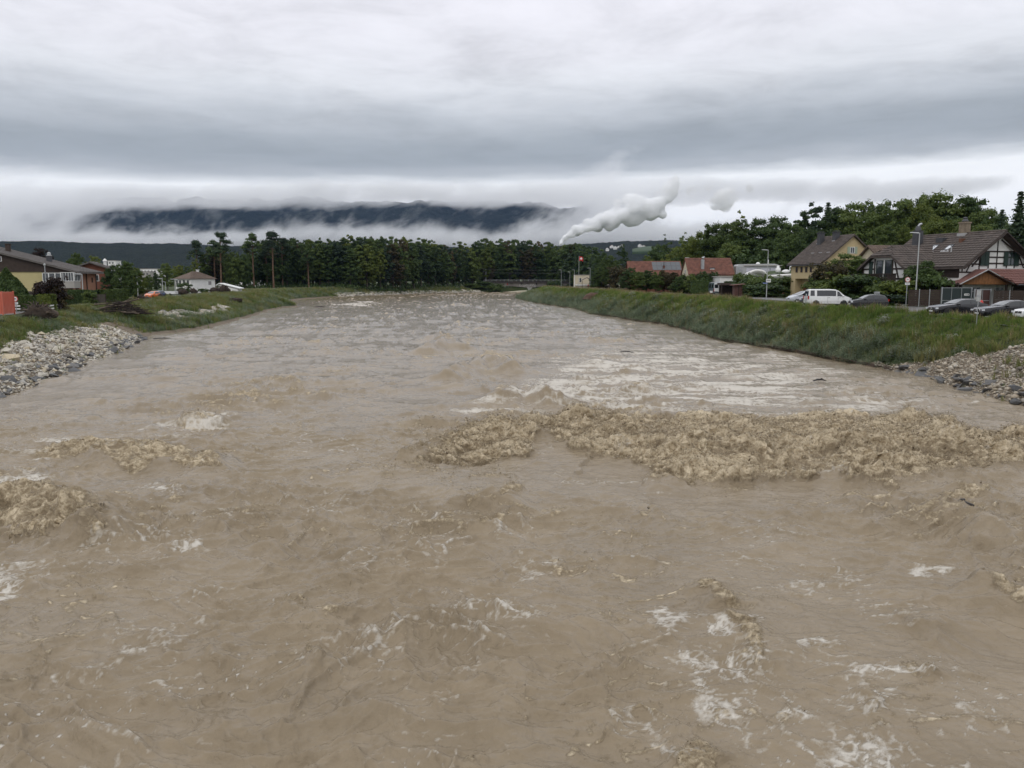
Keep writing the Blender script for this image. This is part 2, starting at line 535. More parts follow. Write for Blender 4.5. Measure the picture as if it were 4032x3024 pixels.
# crests: photo pixels along the crest, height, half width, how much froth rides on it
CRESTS = [
 ([(1560, 1800), (1720, 1745), (1860, 1712), (1980, 1700), (2090, 1700)], 0.5, 1.0, 0.9),
 ([(2060, 1700), (2180, 1672), (2330, 1660), (2480, 1680), (2620, 1720), (2800, 1752), (3000, 1760), (3400, 1760), (3700, 1745), (3880, 1730), (4040, 1715)], 0.80, 1.9, 1.0),
 ([(1730, 1480), (1800, 1450), (1870, 1425), (1930, 1412), (1990, 1425), (2060, 1450)], 0.95, 1.3, 0.55),
 ([(1640, 1370), (1720, 1355), (1760, 1340), (1830, 1360)], 1.1, 1.4, 0.5),
 ([(1700, 1320), (1760, 1335)], 0.8, 1.5, 0.4),
 ([(1930, 1570), (2000, 1545), (2060, 1535), (2130, 1545), (2220, 1570)], 0.75, 1.1, 0.55),
 ([(2280, 1440), (2350, 1428), (2450, 1438), (2560, 1450)], 0.35, 1.2, 0.4),
 ([(180, 1765), (300, 1755), (420, 1760), (560, 1762), (680, 1775), (800, 1795), (900, 1830)], 0.42, 0.9, 0.75),
 ([(300, 1810), (420, 1800), (560, 1815), (700, 1825)], 0.25, 0.6, 0.6),
 ([(-60, 1935), (60, 1925), (170, 1925), (280, 1965), (370, 2040), (410, 2100)], 0.55, 0.85, 0.95),
 ([(690, 1660), (760, 1640), (830, 1645), (870, 1655)], 0.4, 0.7, 0.75),
 ([(860, 1560), (940, 1545), (1060, 1550)], 0.25, 0.8, 0.4),
 ([(130, 1640), (250, 1632), (400, 1640)], 0.2, 0.8, 0.3),
 ([(540, 1590), (620, 1588), (700, 1600)], 0.22, 0.7, 0.3),
 ([(3700, 1925), (3790, 1905), (3900, 1915)], 0.35, 0.7, 0.85),
 ([(3280, 1955), (3420, 1945), (3560, 1955), (3700, 1940)], 0.22, 0.5, 0.55),
 ([(2530, 1870), (2600, 1872), (2680, 1866)], 0.3, 0.5, 0.8),
 ([(1960, 1960), (2010, 1925), (2060, 1915)], 0.22, 0.4, 0.75),
 ([(1890, 2075), (1960, 2040), (2010, 2015)], 0.16, 0.3, 0.8),
 ([(2740, 2275), (2800, 2290), (2870, 2340), (2900, 2370)], 0.2, 0.28, 0.95),
 ([(2850, 2400), (2930, 2450), (2985, 2510), (2990, 2570), (2960, 2640)], 0.2, 0.3, 0.95),
 ([(2280, 2160), (2320, 2180), (2340, 2200)], 0.12, 0.22, 0.8),
 ([(2380, 2195), (2490, 2190), (2580, 2195)], 0.12, 0.22, 0.6),
 ([(3820, 2270), (3920, 2310), (4020, 2365), (4090, 2400)], 0.35, 0.4, 0.95),
 ([(3640, 2010), (3760, 2005), (3820, 2050), (3890, 2140)], 0.4, 0.8, 0.3),
 ([(3560, 2460), (3680, 2450), (3760, 2440), (3860, 2430)], 0.18, 0.35, 0.3),
 ([(1330, 2235), (1440, 2190), (1560, 2150), (1620, 2130)], 0.1, 0.25, 0.5),
 ([(2660, 2990), (2720, 2930), (2800, 2960), (2830, 3020)], 0.16, 0.28, 0.9),
 ([(1960, 2720), (1930, 2680), (1990, 2640), (2060, 2600)], 0.1, 0.22, 0.75),
 ([(1850, 2330), (1830, 2380), (1860, 2440), (1850, 2500)], 0.08, 0.2, 0.6),
 ([(2290, 2600), (2330, 2690), (2370, 2780), (2450, 2880)], 0.1, 0.2, 0.6),
 ([(2420, 2620), (2530, 2580), (2660, 2520)], 0.1, 0.2, 0.5),
 ([(1210, 2570), (1235, 2600), (1240, 2640)], 0.1, 0.14, 0.8),
 ([(1860, 2960), (1850, 3040)], 0.1, 0.16, 0.8),
 ([(420, 2580), (470, 2560), (500, 2600)], 0.07, 0.14, 0.4),
 ([(3560, 2600), (3620, 2620), (3640, 2660)], 0.18, 0.22, 0.9),
 ([(3390, 2700), (3440, 2740), (3470, 2780)], 0.15, 0.2, 0.8),
]
FROTH_AREA = [(1570, 1800), (1700, 1745), (1800, 1690), (1830, 1650), (2000, 1640), (2120, 1630), (2250, 1600), (2330, 1575), (2400, 1600), (2700, 1600),
    (3000, 1595), (3400, 1590), (3700, 1620), (3900, 1665), (4060, 1690), (4110, 1770), (3860, 1795), (3500, 1830), (3200, 1815), (2950, 1825), (2720, 1840),
    (2600, 1795), (2450, 1750), (2330, 1738), (2200, 1700), (2120, 1668), (2080, 1740), (1960, 1760), (1870, 1765), (1750, 1775)]
# smaller breakers with froth heaped on them: polygon, how high it heaps
BREAKERS = [
 ([(-60, 1915), (60, 1900), (180, 1895), (290, 1945), (380, 2020), (430, 2095), (390, 2115), (300, 2075), (200, 2080), (150, 2120), (85, 2060), (-60, 1990)], 0.75),
 ([(120, 1765), (250, 1732), (420, 1738), (560, 1742), (700, 1762), (830, 1790), (890, 1835), (760, 1832), (640, 1805), (520, 1840), (420, 1795), (280, 1778), (150, 1792)], 0.5),
 ([(685, 1658), (760, 1622), (840, 1628), (875, 1655), (800, 1670)], 0.55),
 ([(3690, 1932), (3770, 1897), (3885, 1890), (3910, 1920), (3800, 1940)], 0.4),
 ([(3270, 1962), (3420, 1935), (3560, 1950), (3700, 1932), (3690, 1948), (3420, 1966)], 0.25),
 ([(2525, 1862), (2610, 1858), (2690, 1862), (2600, 1882)], 0.3),
 ([(2725, 2272), (2790, 2262), (2870, 2318), (2925, 2372), (2880, 2390), (2800, 2322)], 0.28),
 ([(2830, 2400), (2930, 2425), (3000, 2500), (3015, 2585), (2985, 2650), (2935, 2600), (2930, 2505)], 0.28),
 ([(3820, 2262), (3920, 2285), (4080, 2365), (4080, 2420), (3960, 2375), (3880, 2312)], 0.35),
 ([(2640, 3005), (2700, 2915), (2790, 2925), (2850, 3040), (2640, 3040)], 0.13),
 ([(1955, 1968), (2000, 1912), (2070, 1902), (2052, 1935), (1990, 1968)], 0.25),
 ([(1880, 2080), (1960, 2030), (2020, 2005), (1990, 2045), (1900, 2090)], 0.18),
 ([(1840, 1420), (1920, 1380), (2000, 1392), (2070, 1432), (1960, 1428)], 0.5),
 ([(850, 1562), (940, 1540), (1070, 1548), (960, 1566)], 0.35),
 ([(3540, 2610), (3620, 2605), (3650, 2660), (3590, 2668)], 0.22),
 ([(1190, 2565), (1235, 2560), (1250, 2640), (1215, 2630)], 0.16),
]
# lacy white foam: polygon, amount
FOAM = [
 ([(2120, 1490), (2250, 1440), (2450, 1410), (2750, 1410), (3000, 1440), (3120, 1480), (3150, 1540), (3300, 1590), (3000, 1600), (2500, 1600), (2250, 1580), (2080, 1560)], 0.62),
 ([(1850, 1610), (2050, 1540), (2150, 1420), (2350, 1370), (2700, 1350), (3100, 1400), (3500, 1500), (3800, 1560), (4000, 1640), (3600, 1640), (2400, 1640), (2000, 1650)], 0.36),
 ([(1860, 1560), (1950, 1600), (2050, 1620), (1900, 1640), (1780, 1620)], 0.45),
 ([(-20, 1800), (120, 1740), (260, 1720), (330, 1740), (180, 1800), (140, 1900), (-20, 1930)], 0.55),
 ([(480, 1700), (620, 1660), (900, 1640), (880, 1720), (600, 1740)], 0.42),
 ([(500, 1880), (700, 1870), (760, 1960), (600, 1960)], 0.40),
 ([(-20, 2230), (180, 2190), (200, 2260), (60, 2340), (-20, 2400)], 0.42),
 ([(250, 2120), (420, 2130), (470, 2260), (300, 2240)], 0.36),
 ([(640, 2130), (800, 2140), (760, 2250), (600, 2250)], 0.33),
 ([(400, 2440), (560, 2380), (540, 2600), (480, 2760), (400, 2780)], 0.38),
 ([(1050, 2880), (1200, 2850), (1230, 2930), (1080, 2950)], 0.42),
 ([(2020, 2220), (2200, 2150), (2150, 2290), (2010, 2310)], 0.42),
 ([(1880, 2380), (2100, 2330), (2250, 2450), (2200, 2560), (1950, 2560), (1860, 2480)], 0.36),
 ([(2540, 2380), (2720, 2370), (2700, 2480), (2560, 2480)], 0.52),
 ([(2500, 2740), (2800, 2640), (2870, 2800), (2900, 2930), (2700, 3030), (2520, 2900)], 0.46),
 ([(2760, 2420), (2900, 2420), (2990, 2560), (2950, 2700), (2760, 2740), (2700, 2600)], 0.44),
 ([(3160, 2560), (3260, 2540), (3480, 2580), (3600, 2540), (3660, 2600), (3560, 2650), (3380, 2680), (3180, 2640)], 0.60),
 ([(3120, 2630), (3400, 2660), (3400, 2720), (3150, 2700)], 0.42),
 ([(3300, 2720), (3520, 2720), (3560, 2800), (3320, 2820)], 0.50),
 ([(2980, 2870), (3180, 2820), (3330, 2840), (3420, 2920), (3580, 2940), (3600, 3040), (2960, 3040)], 0.58),
 ([(3600, 2800), (3780, 2740), (3980, 2810), (4040, 2880), (3700, 2880)], 0.46),
 ([(3540, 2240), (3700, 2220), (3740, 2260), (3600, 2290)], 0.48),
 ([(2760, 2130), (2900, 2120), (2950, 2200), (2850, 2220)], 0.36),
 ([(2640, 2390), (2740, 2480), (2640, 2500)], 0.40),
 ([(1300, 1200), (1450, 1185), (1520, 1198), (1420, 1206)], 0.5),
 ([(3990, 1830), (4060, 1830), (4060, 1870)], 0.4),
]
def water_fields(x, y, sp):
 """Height, sideways push, froth and foam of the water surface at rest positions x, y whose mesh spacing is sp."""
 wx = x + 0.9 * perlin(x / 4.7, y / 3.9, 21) + 0.3 * perlin(x / 1.6, y / 1.4, 22)
 wy = y + 0.9 * perlin(x / 4.1, y / 4.4, 23) + 0.3 * perlin(x / 1.5, y / 1.6, 24)
 rough = np.clip(0.62 + 0.75 * perlin(x / 11.0, y / 9.0, 31) + 0.35 * perlin(x / 3.6, y / 3.3, 32), 0.16, 1.35)
 rough = rough * np.interp(y, [8, 25, 45, 150, 500], [0.80, 0.85, 1.0, 1.35, 1.6])
 calm = sstep(1.0, 0.35, np.hypot((x - 4.0) / 13.0, (y - 27.2) / 3.2))
 rough = rough * (1 - 0.6 * calm)
 edge = np.minimum(x - xl(y), xr(y) - x)
 rough = rough * np.interp(edge, [0, 4, 12], [0.45, 0.7, 1.0])
 h = 0.10 * perlin(wx / 8.0, wy / 6.0, 33) + 0.08 * perlin(wx / 4.0, wy / 3.4, 34)
 tan = np.zeros_like(x)
 for L, amp, sd in ((5.2, 0.17, 41), (2.6, 0.17, 42), (1.35, 0.15, 43), (0.72, 0.10, 44), (0.40, 0.050, 45), (0.22, 0.022, 46), (0.12, 0.009, 47)):
  k = np.clip((L / np.maximum(sp, 1e-3) - 1.5) / 2.5, 0, 1)
  n = perlin(wx / (L * 1.6), wy / L, sd) + 0.35 * perlin(wx / (L * 0.8), wy / (L * 0.6), sd + 60)
  rg = np.clip(1 - np.abs(n) * 1.9, 0, 1)
  rg = rg * rg
  h += amp * rough * k * (1.25 if L > 0.5 else 1.0) * (rg - 0.28)
  if 0.3 < L < 3:
   tan = np.maximum(tan, np.sqrt(k) * rg ** 2.2 * sstep(0.45, 1.05, rough) * np.interp(y, [15, 35, 80], [0.52, 0.66, 0.70]))
 # thin curling creases where currents meet: some carry froth, some a thread of foam
 crease = np.zeros_like(x)
 pa = sstep(-0.3, 0.3, perlin(x / 5.5, y / 4.5, 151))
 pb = sstep(-0.15, 0.4, perlin(x / 4.2, y / 5.2, 152) + 0.2)
 near = sstep(75, 30, y)
 for L, amp, sd, wd in ((2.3, 0.11, 153, 13.0), (1.2, 0.075, 154, 9.0), (0.6, 0.042, 155, 6.5), (0.33, 0.018, 150, 5.5)):
  k = np.clip((L / np.maximum(sp, 1e-3) - 3) / 4, 0, 1)
  n = perlin(wx / L * 0.8 + 0.35 * perlin(wx / L * 2.1, wy / L * 2.1, sd + 9), wy / L, sd)
  th = np.clip(1 - np.abs(n) * wd, 0, 1) ** 0.7
  brk = sstep(-0.4, 0.15, perlin(x / (L * 0.7), y / (L * 0.7), sd + 20))
  th = th * brk * k
  h += amp * th * (0.3 + 0.7 * np.maximum(pa, pb)) * np.clip(rough, 0.3, 1)
  crease = np.maximum(crease, th * (0.95 if L > 1 else 0.7))
 fleck = sstep(-0.45, 0.60, perlin(x / 0.13, y / 0.11, 148) + 0.5 * perlin(x / 0.055, y / 0.05, 149))
 tan = np.maximum(tan, crease * pa * 0.92 * near * (0.55 + 0.45 * fleck))
 push = np.zeros_like(x)
 foam = crease * (0.35 + 0.75 * fleck) * pb * (1 - 0.5 * pa) * near * 0.5 * np.clip(0.9 + 0.9 * perlin(x / 2.1, y / 2.4, 156), 0, 1)
 foam += near * 0.6 * sstep(0.48, 0.7, perlin(x / 0.10, y / 0.10, 157)) * sstep(0.1, 0.5, perlin(x / 3.1, y / 3.6, 158)) * sstep(30, 16, y)
 jx = x + 0.55 * perlin(x / 1.3, y / 1.1, 61) + 0.25 * perlin(x / 0.5, y / 0.45, 62)
 jy = y + 0.75 * perlin(x / 1.4, y / 1.3, 63) + 0.3 * perlin(x / 0.5, y / 0.45, 64)
 fsc = np.zeros_like(x)
 fwd = np.full_like(x, 0.2)
 for px, ht, w, fr in CRESTS:
  if w < 0.6:
   w, ht = w * 1.5, ht * 1.1
  P = poly_w(px, ht * 0.5)
  lo, hi = P.min(0) - 4 * w - 1, P.max(0) + 4 * w + 1
  m = (x > lo[0]) & (x < hi[0]) & (y > lo[1]) & (y < hi[1])
  if not m.any():
   continue
  d, t, sg = dseg(jx[m] * 0.5 + x[m] * 0.5, jy[m] * 0.5 + y[m] * 0.5, P)
  end = np.clip(np.minimum(t, 1 - t) * 7.0, 0, 1)
  end = 0.12 + 0.88 * end * (2 - end)
  up = np.where(sg > 0, d / (w * 1.25), d / (w * 0.85))
  lump = 0.85 + 0.35 * perlin(x[m] / (w * 1.1), y[m] / (w * 1.1), 71)
  h[m] += ht * end * lump * np.exp(-up ** 1.45) - 0.28 * ht * end * np.exp(-((d - 2.4 * w) / (1.3 * w)) ** 2) * (sg > 0)
  band = np.exp(-(d / (w * (0.75 if fr > 0.5 else 0.45))) ** 2) * end * fr
  band = band * (0.72 + 0.55 * perlin(x[m] / (0.7 * w), y[m] / (0.7 * w), 72))
  tan[m] = np.maximum(tan[m], band)
  push[m] += band * ht * 0.35
  if fr > 0.5:
   fsc[m] = np.maximum(fsc[m], band * min(1.0, 0.25 + ht))
   fwd[m] = np.where(band > 0.1, np.maximum(fwd[m], w), fwd[m])
 A = poly_w(FROTH_AREA, 0.55)
 m = (y > 24) & (y < 46)
 if m.any():
  ins = 0.0
  for k in range(5):
   ins = ins + 0.2 * inside(x[m] + 0.8 * perlin(x[m] / 0.9, y[m] / 0.8, 170 + k) + 0.3 * perlin(x[m] / 0.25, y[m] / 0.25, 180 + k),
          y[m] + 1.0 * perlin(x[m] / 0.9, y[m] / 0.8, 190 + k) + 0.4 * perlin(x[m] / 0.25, y[m] / 0.25, 195 + k), A)
  ins2 = ins
  tan[m] = np.maximum(tan[m], 0.55 * ins + 0.45 * ins2)
  fwd[m] = np.where(ins > 0, 3.0, fwd[m])
  fsc[m] = np.maximum(fsc[m], ins ** 1.3 * (0.72 + 0.5 * perlin(x[m] / 1.9, y[m] / 1.5, 67)))
 for px, hp in BREAKERS:
  P = poly_w(px, hp * 0.4)
  lo, hi = P.min(0) - 1.2, P.max(0) + 1.2
  m = (x > lo[0]) & (x < hi[0]) & (y > lo[1]) & (y < hi[1])
  if not m.any():
   continue
  g_ = min(1.0, hp * 1.4)
  ins = 0.0
  for k in range(4):
   ins = ins + 0.25 * inside(x[m] + g_ * (0.5 * perlin(x[m] / (0.7 * g_), y[m] / (0.7 * g_), 270 + k) + 0.2 * perlin(x[m] / (0.2 * g_), y[m] / (0.2 * g_), 280 + k)),
          y[m] + g_ * (0.5 * perlin(x[m] / (0.7 * g_), y[m] / (0.7 * g_), 290 + k) + 0.2 * perlin(x[m] / (0.2 * g_), y[m] / (0.2 * g_), 295 + k)), P)
  tan[m] = np.maximum(tan[m], 0.95 * ins)
  fsc[m] = np.maximum(fsc[m], ins ** 1.2 * hp)
  fwd[m] = np.where(ins > 0, np.maximum(fwd[m], hp * 1.3), fwd[m])
 # boiling froth: heaped billows that lean upstream
 fsc = np.clip(fsc, 0, 1.2) * sstep(0.22, 0.6, tan)
 m = fsc > 0.02
 if m.any():
  xm, ym, sm = x[m], y[m], np.maximum(sp[m], 0.05)
  bx, by = xm + 0.25 * perlin(xm / 0.6, ym / 0.6, 68), ym + 0.25 * perlin(xm / 0.6, ym / 0.6, 69)
  tot = 0.0
  for L, amp, sd in ((3.4, 0.42, 72), (1.7, 0.40, 73), (0.9, 0.30, 74), (0.48, 0.20, 75), (0.26, 0.15, 76), (0.15, 0.11, 77)):
   k = np.clip((L / sm - 1.2) / 1.5, 0, 1) * np.clip(fwd[m] * 1.6 / L - 0.5, 0, 1)
   n = perlin(bx / (L * 1.2), by / L, sd)
   tot = tot + amp * k * ((np.abs(n) * 1.9 - 0.35) if L > 1 else (0.62 - np.sqrt(np.abs(n)) * 1.25))
  h[m] += fsc[m] * tot
  push[m] += fsc[m] * (0.45 * tot + 0.25 * perlin(xm / 0.5, ym / 0.4, 79))
  tan[m] = np.clip(tan[m] * (0.60 + 0.75 * tot), 0.12, 1)  # shade put into the colour: froth hollows darker, heaped tips lighter
 for px, am in FOAM:
  P = poly_w(px)
  lo, hi = P.min(0) - 2, P.max(0) + 2
  m = (x > lo[0]) & (x < hi[0]) & (y > lo[1]) & (y < hi[1])
  if not m.any():
   continue
  s = np.clip((hi[1] - lo[1]) / 9.0, 0.12, 1.0)
  q = 0.0
  for k in range(4):
   ax = x[m] + s * (1.6 * perlin(x[m] / (1.7 * s), y[m] / (1.7 * s), 81 + k) + 0.6 * perlin(x[m] / (0.5 * s), y[m] / (0.5 * s), 85 + k))
   ay = y[m] + s * (1.6 * perlin(x[m] / (1.7 * s), y[m] / (1.7 * s), 91 + k) + 0.6 * perlin(x[m] / (0.5 * s), y[m] / (0.5 * s), 95 + k))
   q = q + inside(ax, ay, P) * 0.25
  st = 2.6 if hi[1] > 36 else 1.0
  net = 0.0
  for L, sd, g_ in ((1.1, 161, 0.75), (0.5, 162, 0.85), (0.24, 163, 0.6)):
   L2 = L * (1.15 if hi[1] > 36 else 0.8)
   n = perlin(wx[m] / (L2 * st) + 0.3 * perlin(x[m] / L2 * 1.7, y[m] / L2 * 1.7, sd + 5), wy[m] / L2, sd)
   net = np.maximum(net, g_ * np.clip(1 - np.abs(n) * (4.5 if hi[1] > 36 else 6.0), 0, 1))
  streak = np.clip(0.55 + 0.9 * perlin(x[m] / (2.2 * st), y[m] / 1.5, 164) + 0.4 * perlin(x[m] / (0.8 * st), y[m] / 0.6, 165), 0, 1.25)
  foam[m] = np.maximum(foam[m], q * np.clip(am * (1.6 if hi[1] < 36 else 1.0) * streak * (0.30 + 1.25 * net) * (0.72 + 0.5 * (fleck[m] if hi[1] < 36 else 1.0)), 0, 1))
 return h, push, np.clip(tan, 0, 1), np.clip(foam, 0, 1)
def mat_water():
 m = bpy.data.materials.new('silty_flood_water')
 m.use_nodes = True
 nt = m.node_tree
 b = nt.nodes['Principled BSDF']
 g = N(nt, 'ShaderNodeNewGeometry')
 pos = g.outputs['Position']
 wv = N(nt, 'ShaderNodeTexNoise', ins={'Vector': pos, 'Scale': 1.1, 'Detail': 3.0, 'Roughness': 0.6})
 wp = N(nt, 'ShaderNodeVectorMath', operation='MULTIPLY_ADD', ins={0: wv.outputs['Color'], 1: (1.1, 1.1, 0.0), 2: pos})
 # silt clouds drifting in the water
 silt = N(nt, 'ShaderNodeTexNoise', ins={'Vector': wp.outputs[0], 'Scale': 0.35, 'Detail': 5.0, 'Roughness': 0.6})
 base = RAMP(nt, silt.outputs[0], [(0.3, (0.208, 0.165, 0.110)), (0.7, (0.272, 0.219, 0.151))])
 # lace of foam: ridges of two warped noises
 l1 = N(nt, 'ShaderNodeTexNoise', ins={'Vector': wp.outputs[0], 'Scale': 1.7, 'Detail': 6.0, 'Roughness': 0.62, 'Distortion': 0.9})
 l2 = N(nt, 'ShaderNodeTexNoise', ins={'Vector': wp.outputs[0], 'Scale': 5.5, 'Detail': 5.0, 'Roughness': 0.65, 'Distortion': 0.6})
 r1 = M2(nt, 'SUBTRACT', 1.0, M2(nt, 'MULTIPLY', M2(nt, 'ABSOLUTE', M2(nt, 'SUBTRACT', l1.outputs[0], 0.5)), 8.0), clamp=True)
 r2 = M2(nt, 'SUBTRACT', 1.0, M2(nt, 'MULTIPLY', M2(nt, 'ABSOLUTE', M2(nt, 'SUBTRACT', l2.outputs[0], 0.5)), 6.5), clamp=True)
 lace = M2(nt, 'ADD', M2(nt, 'MULTIPLY', r1, 0.58), M2(nt, 'MULTIPLY', r2, 0.42))
 af = N(nt, 'ShaderNodeAttribute', attribute_name='foam').outputs['Fac']
 at_ = N(nt, 'ShaderNodeAttribute', attribute_name='froth').outputs['Fac']
 white = M2(nt, 'MULTIPLY', M2(nt, 'ADD', M2(nt, 'MULTIPLY', af, M2(nt, 'MULTIPLY_ADD', lace, 1.3, 0.75)), -0.23), 1.7, clamp=True)
 fr = N(nt, 'ShaderNodeTexNoise', ins={'Vector': wp.outputs[0], 'Scale': 4.6, 'Detail': 8.0, 'Roughness': 0.8})
 tan = M2(nt, 'MULTIPLY', M2(nt, 'ADD', M2(nt, 'ADD', fr.outputs[0], at_), -0.86), 3.0, clamp=True)
 fv = M2(nt, 'MULTIPLY_ADD', at_, 0.40, M2(nt, 'MULTIPLY_ADD', fr.outputs[0], 2.2, -0.70))
 fc = RAMP(nt, fv, [(0.26, (0.130, 0.097, 0.057)), (0.53, (0.31, 0.240, 0.150)), (0.86, (0.60, 0.505, 0.36))])  # dark end: muddy gaps, plus shade painted into the froth hollows
 c1 = MIXC(nt, tan, base, fc)
 c2 = MIXC(nt, white, c1, (0.58, 0.54, 0.475))
 nt.links.new(c2, b.inputs['Base Color'])
 any_f = M2(nt, 'MAXIMUM', tan, white)
 nt.links.new(M2(nt, 'MULTIPLY_ADD', any_f, 0.5, 0.09), b.inputs['Roughness'])
 b.inputs['IOR'].default_value = 1.33
 b.inputs['Specular Tint'].default_value = (1.0, 0.87, 0.72, 1)
 nt.links.new(M2(nt, 'MULTIPLY_ADD', any_f, -0.2, 0.36), b.inputs['Specular IOR Level'])
 b1 = N(nt, 'ShaderNodeTexNoise', ins={'Vector': wp.outputs[0], 'Scale': 3.2, 'Detail': 7.0, 'Roughness': 0.62, 'Distortion': 0.4})
 b2 = N(nt, 'ShaderNodeTexNoise', ins={'Vector': wp.outputs[0], 'Scale': 11.0, 'Detail': 5.0, 'Roughness': 0.7})
 hgt = M2(nt, 'ADD', b1.outputs[0], M2(nt, 'MULTIPLY', M2(nt, 'MULTIPLY_ADD', any_f, 0.9, 0.06), b2.outputs[0]))
 bp = N(nt, 'ShaderNodeBump', ins={'Height': hgt, 'Strength': 0.75, 'Distance': 0.08})
 nt.links.new(bp.outputs[0], b.inputs['Normal'])
 return m
WATER = mat_water()
def build_water():
 ys = [-30.0, -12.0, -4.0, 2.0, 5.0]
 y = 6.5
 while y < 520:
  ys.append(y)
  y += min(3.2, max(0.04, y * y / 9000.0)) if not 28.5 < y < 37 else 0.055
 ys += [540, 570, 610, 660.0]
 ys = np.array(ys)
 nin, nout = 760, 46
 t_in = np.linspace(-1, 1, nin)
 t_out = np.linspace(0, 1, nout + 1)[1:] ** 1.3
 Y = ys[:, None]
 lo, hi = xl(Y) - 1.6, xr(Y) + 1.6
 half = 0.655 * np.maximum(Y, 6.0) + 3.0
 a, b = np.maximum(lo + 0.6, -half), np.minimum(hi - 0.6, half)
 a = np.minimum(a, b - 2)
 Xin = a + (b - a) * (t_in[None, :] + 1) / 2
 Xl = a - (a - lo) * t_out[None, ::-1]
 Xr = b + (hi - b) * t_out[None, :]
 X = np.concatenate([Xl, Xin, Xr], 1)
 Y = np.repeat(Y, X.shape[1], 1)
 sp = np.maximum(np.abs(np.gradient(X, axis=1)), np.minimum(np.abs(np.gradient(Y, axis=0)), 0.6))
 h, push, tan, foam = water_fields(X.ravel(), Y.ravel(), sp.ravel())
 co = np.stack([X.ravel(), Y.ravel() - push, h], -1)
 me = npmesh('river_water', co, grid_quads(*X.shape), WATER, True, {'froth': tan, 'foam': foam})
 obj('river_water', me, kind='structure')
 return X, Y
build_water()
def add_spray():
 """Flecks and threads of froth torn off the breaking crests."""
 rs = np.random.RandomState(8)
 n = 330000
 n2 = n // 5
 x, y = rs.uniform(-5, 23, n), rs.uniform(27.5, 40, n)
 x[:n2], y[:n2] = rs.uniform(-8, 8, n2), rs.uniform(10, 27, n2)
 xs, ys = [x], [y]
 for px, ht, w, fr in CRESTS:
  if fr < 0.74:
   continue
  P = poly_w(px, ht * 0.5)
  for a, b in zip(P, P[1:]):
   k = int(260 * math.hypot(*(b - a)) + 60)
   t = rs.uniform(0, 1, k)[:, None]
   q = a + (b - a) * t + rs.normal(size=(k, 2)) * w * 0.5
   xs.append(q[:, 0])
   ys.append(q[:, 1])
 x, y = np.concatenate(xs), np.concatenate(ys)
 h, push, tan, foam = water_fields(x, y, np.full_like(x, 0.07))
 ok = (tan > 0.40) & (rs.rand(len(x)) < np.clip(tan * 1.1, 0, 1))
 x, y, h, push, tan = x[ok], y[ok], h[ok], push[ok], tan[ok]
 n = len(x)
 size = 0.0088 * np.exp(rs.normal(0, 0.5, n)) * np.interp(y, [10, 20, 34], [0.55, 0.8, 1.5])
 up = np.abs(rs.normal(0, 0.05, n)) ** 1.2 * 1.6 * np.interp(y, [10, 34], [0.5, 1.6]) * (0.4 + tan) + size * 0.5
 C = np.stack([x, y - push - rs.normal(0, 0.04, n), h + up], 1)
 T = rs.normal(size=(n, 4, 3))
 T /= np.linalg.norm(T, axis=2, keepdims=True)
 T[:, 0] *= rs.uniform(1.0, 2.6, size=(n, 1))          # drawn out into threads
 V = (C[:, None, :] + T * size[:, None, None]).reshape(-1, 3)
 F = (np.arange(n)[:, None, None] * 4 + np.array([(0, 1, 2), (0, 2, 3), (0, 3, 1), (1, 3, 2)])[None]).reshape(-1, 3)
 m = mat('froth_flecks', (0.46, 0.37, 0.25), rough=0.5)
 g = N(m.node_tree, 'ShaderNodeNewGeometry')
 m.node_tree.links.new(RAMP(m.node_tree, g.outputs['Random Per Island'], [(0.1, (0.17, 0.125, 0.075)), (0.5, (0.34, 0.265, 0.165)), (0.95, (0.62, 0.53, 0.39))]), m.node_tree.nodes['Principled BSDF'].inputs['Base Color'])
 obj('spray', npmesh('spray', V, F, m, True), kind='stuff', label='flecks of brown froth thrown up by the breaking waves')
add_spray()
# ------------------------------------------------------------------ wooded hills, mountain, fog, haze and smoke
def mat_farwood(name, c1, c2, sc):
 m = bpy.data.materials.new(name)
 m.use_nodes = True
 nt = m.node_tree
 b = nt.nodes['Principled BSDF']
 g = N(nt, 'ShaderNodeNewGeometry')
 n1 = N(nt, 'ShaderNodeTexNoise', ins={'Vector': g.outputs['Position'], 'Scale': sc, 'Detail': 6.0, 'Roughness': 0.75})
 n2 = N(nt, 'ShaderNodeTexVoronoi', ins={'Vector': g.outputs['Position'], 'Scale': sc * 6.0})
 f = M2(nt, 'MULTIPLY_ADD', n2.outputs['Distance'], 0.35, n1.outputs[0])
 nt.links.new(RAMP(nt, f, [(0.42, c1), (0.8, c2)]), b.inputs['Base Color'])
 b.inputs['Roughness'].default_value = 0.95
 b.inputs['Specular IOR Level'].default_value = 0.1
 bp = N(nt, 'ShaderNodeBump', ins={'Height': f, 'Strength': 1.0, 'Distance': 12.0})
 nt.links.new(bp.outputs[0], b.inputs['Normal'])
 return m
def hill(name, X0, X1, Y0, Y1, nx, ny, zf, m):
 X, Y = np.meshgrid(np.linspace(X0, X1, nx), np.linspace(Y0, Y1, ny))
 Z = zf(X, Y)
 me = npmesh(name, np.stack([X, Y, Z], -1).reshape(-1, 3), grid_quads(ny, nx), m, True)
 return obj(name, me, kind='structure')
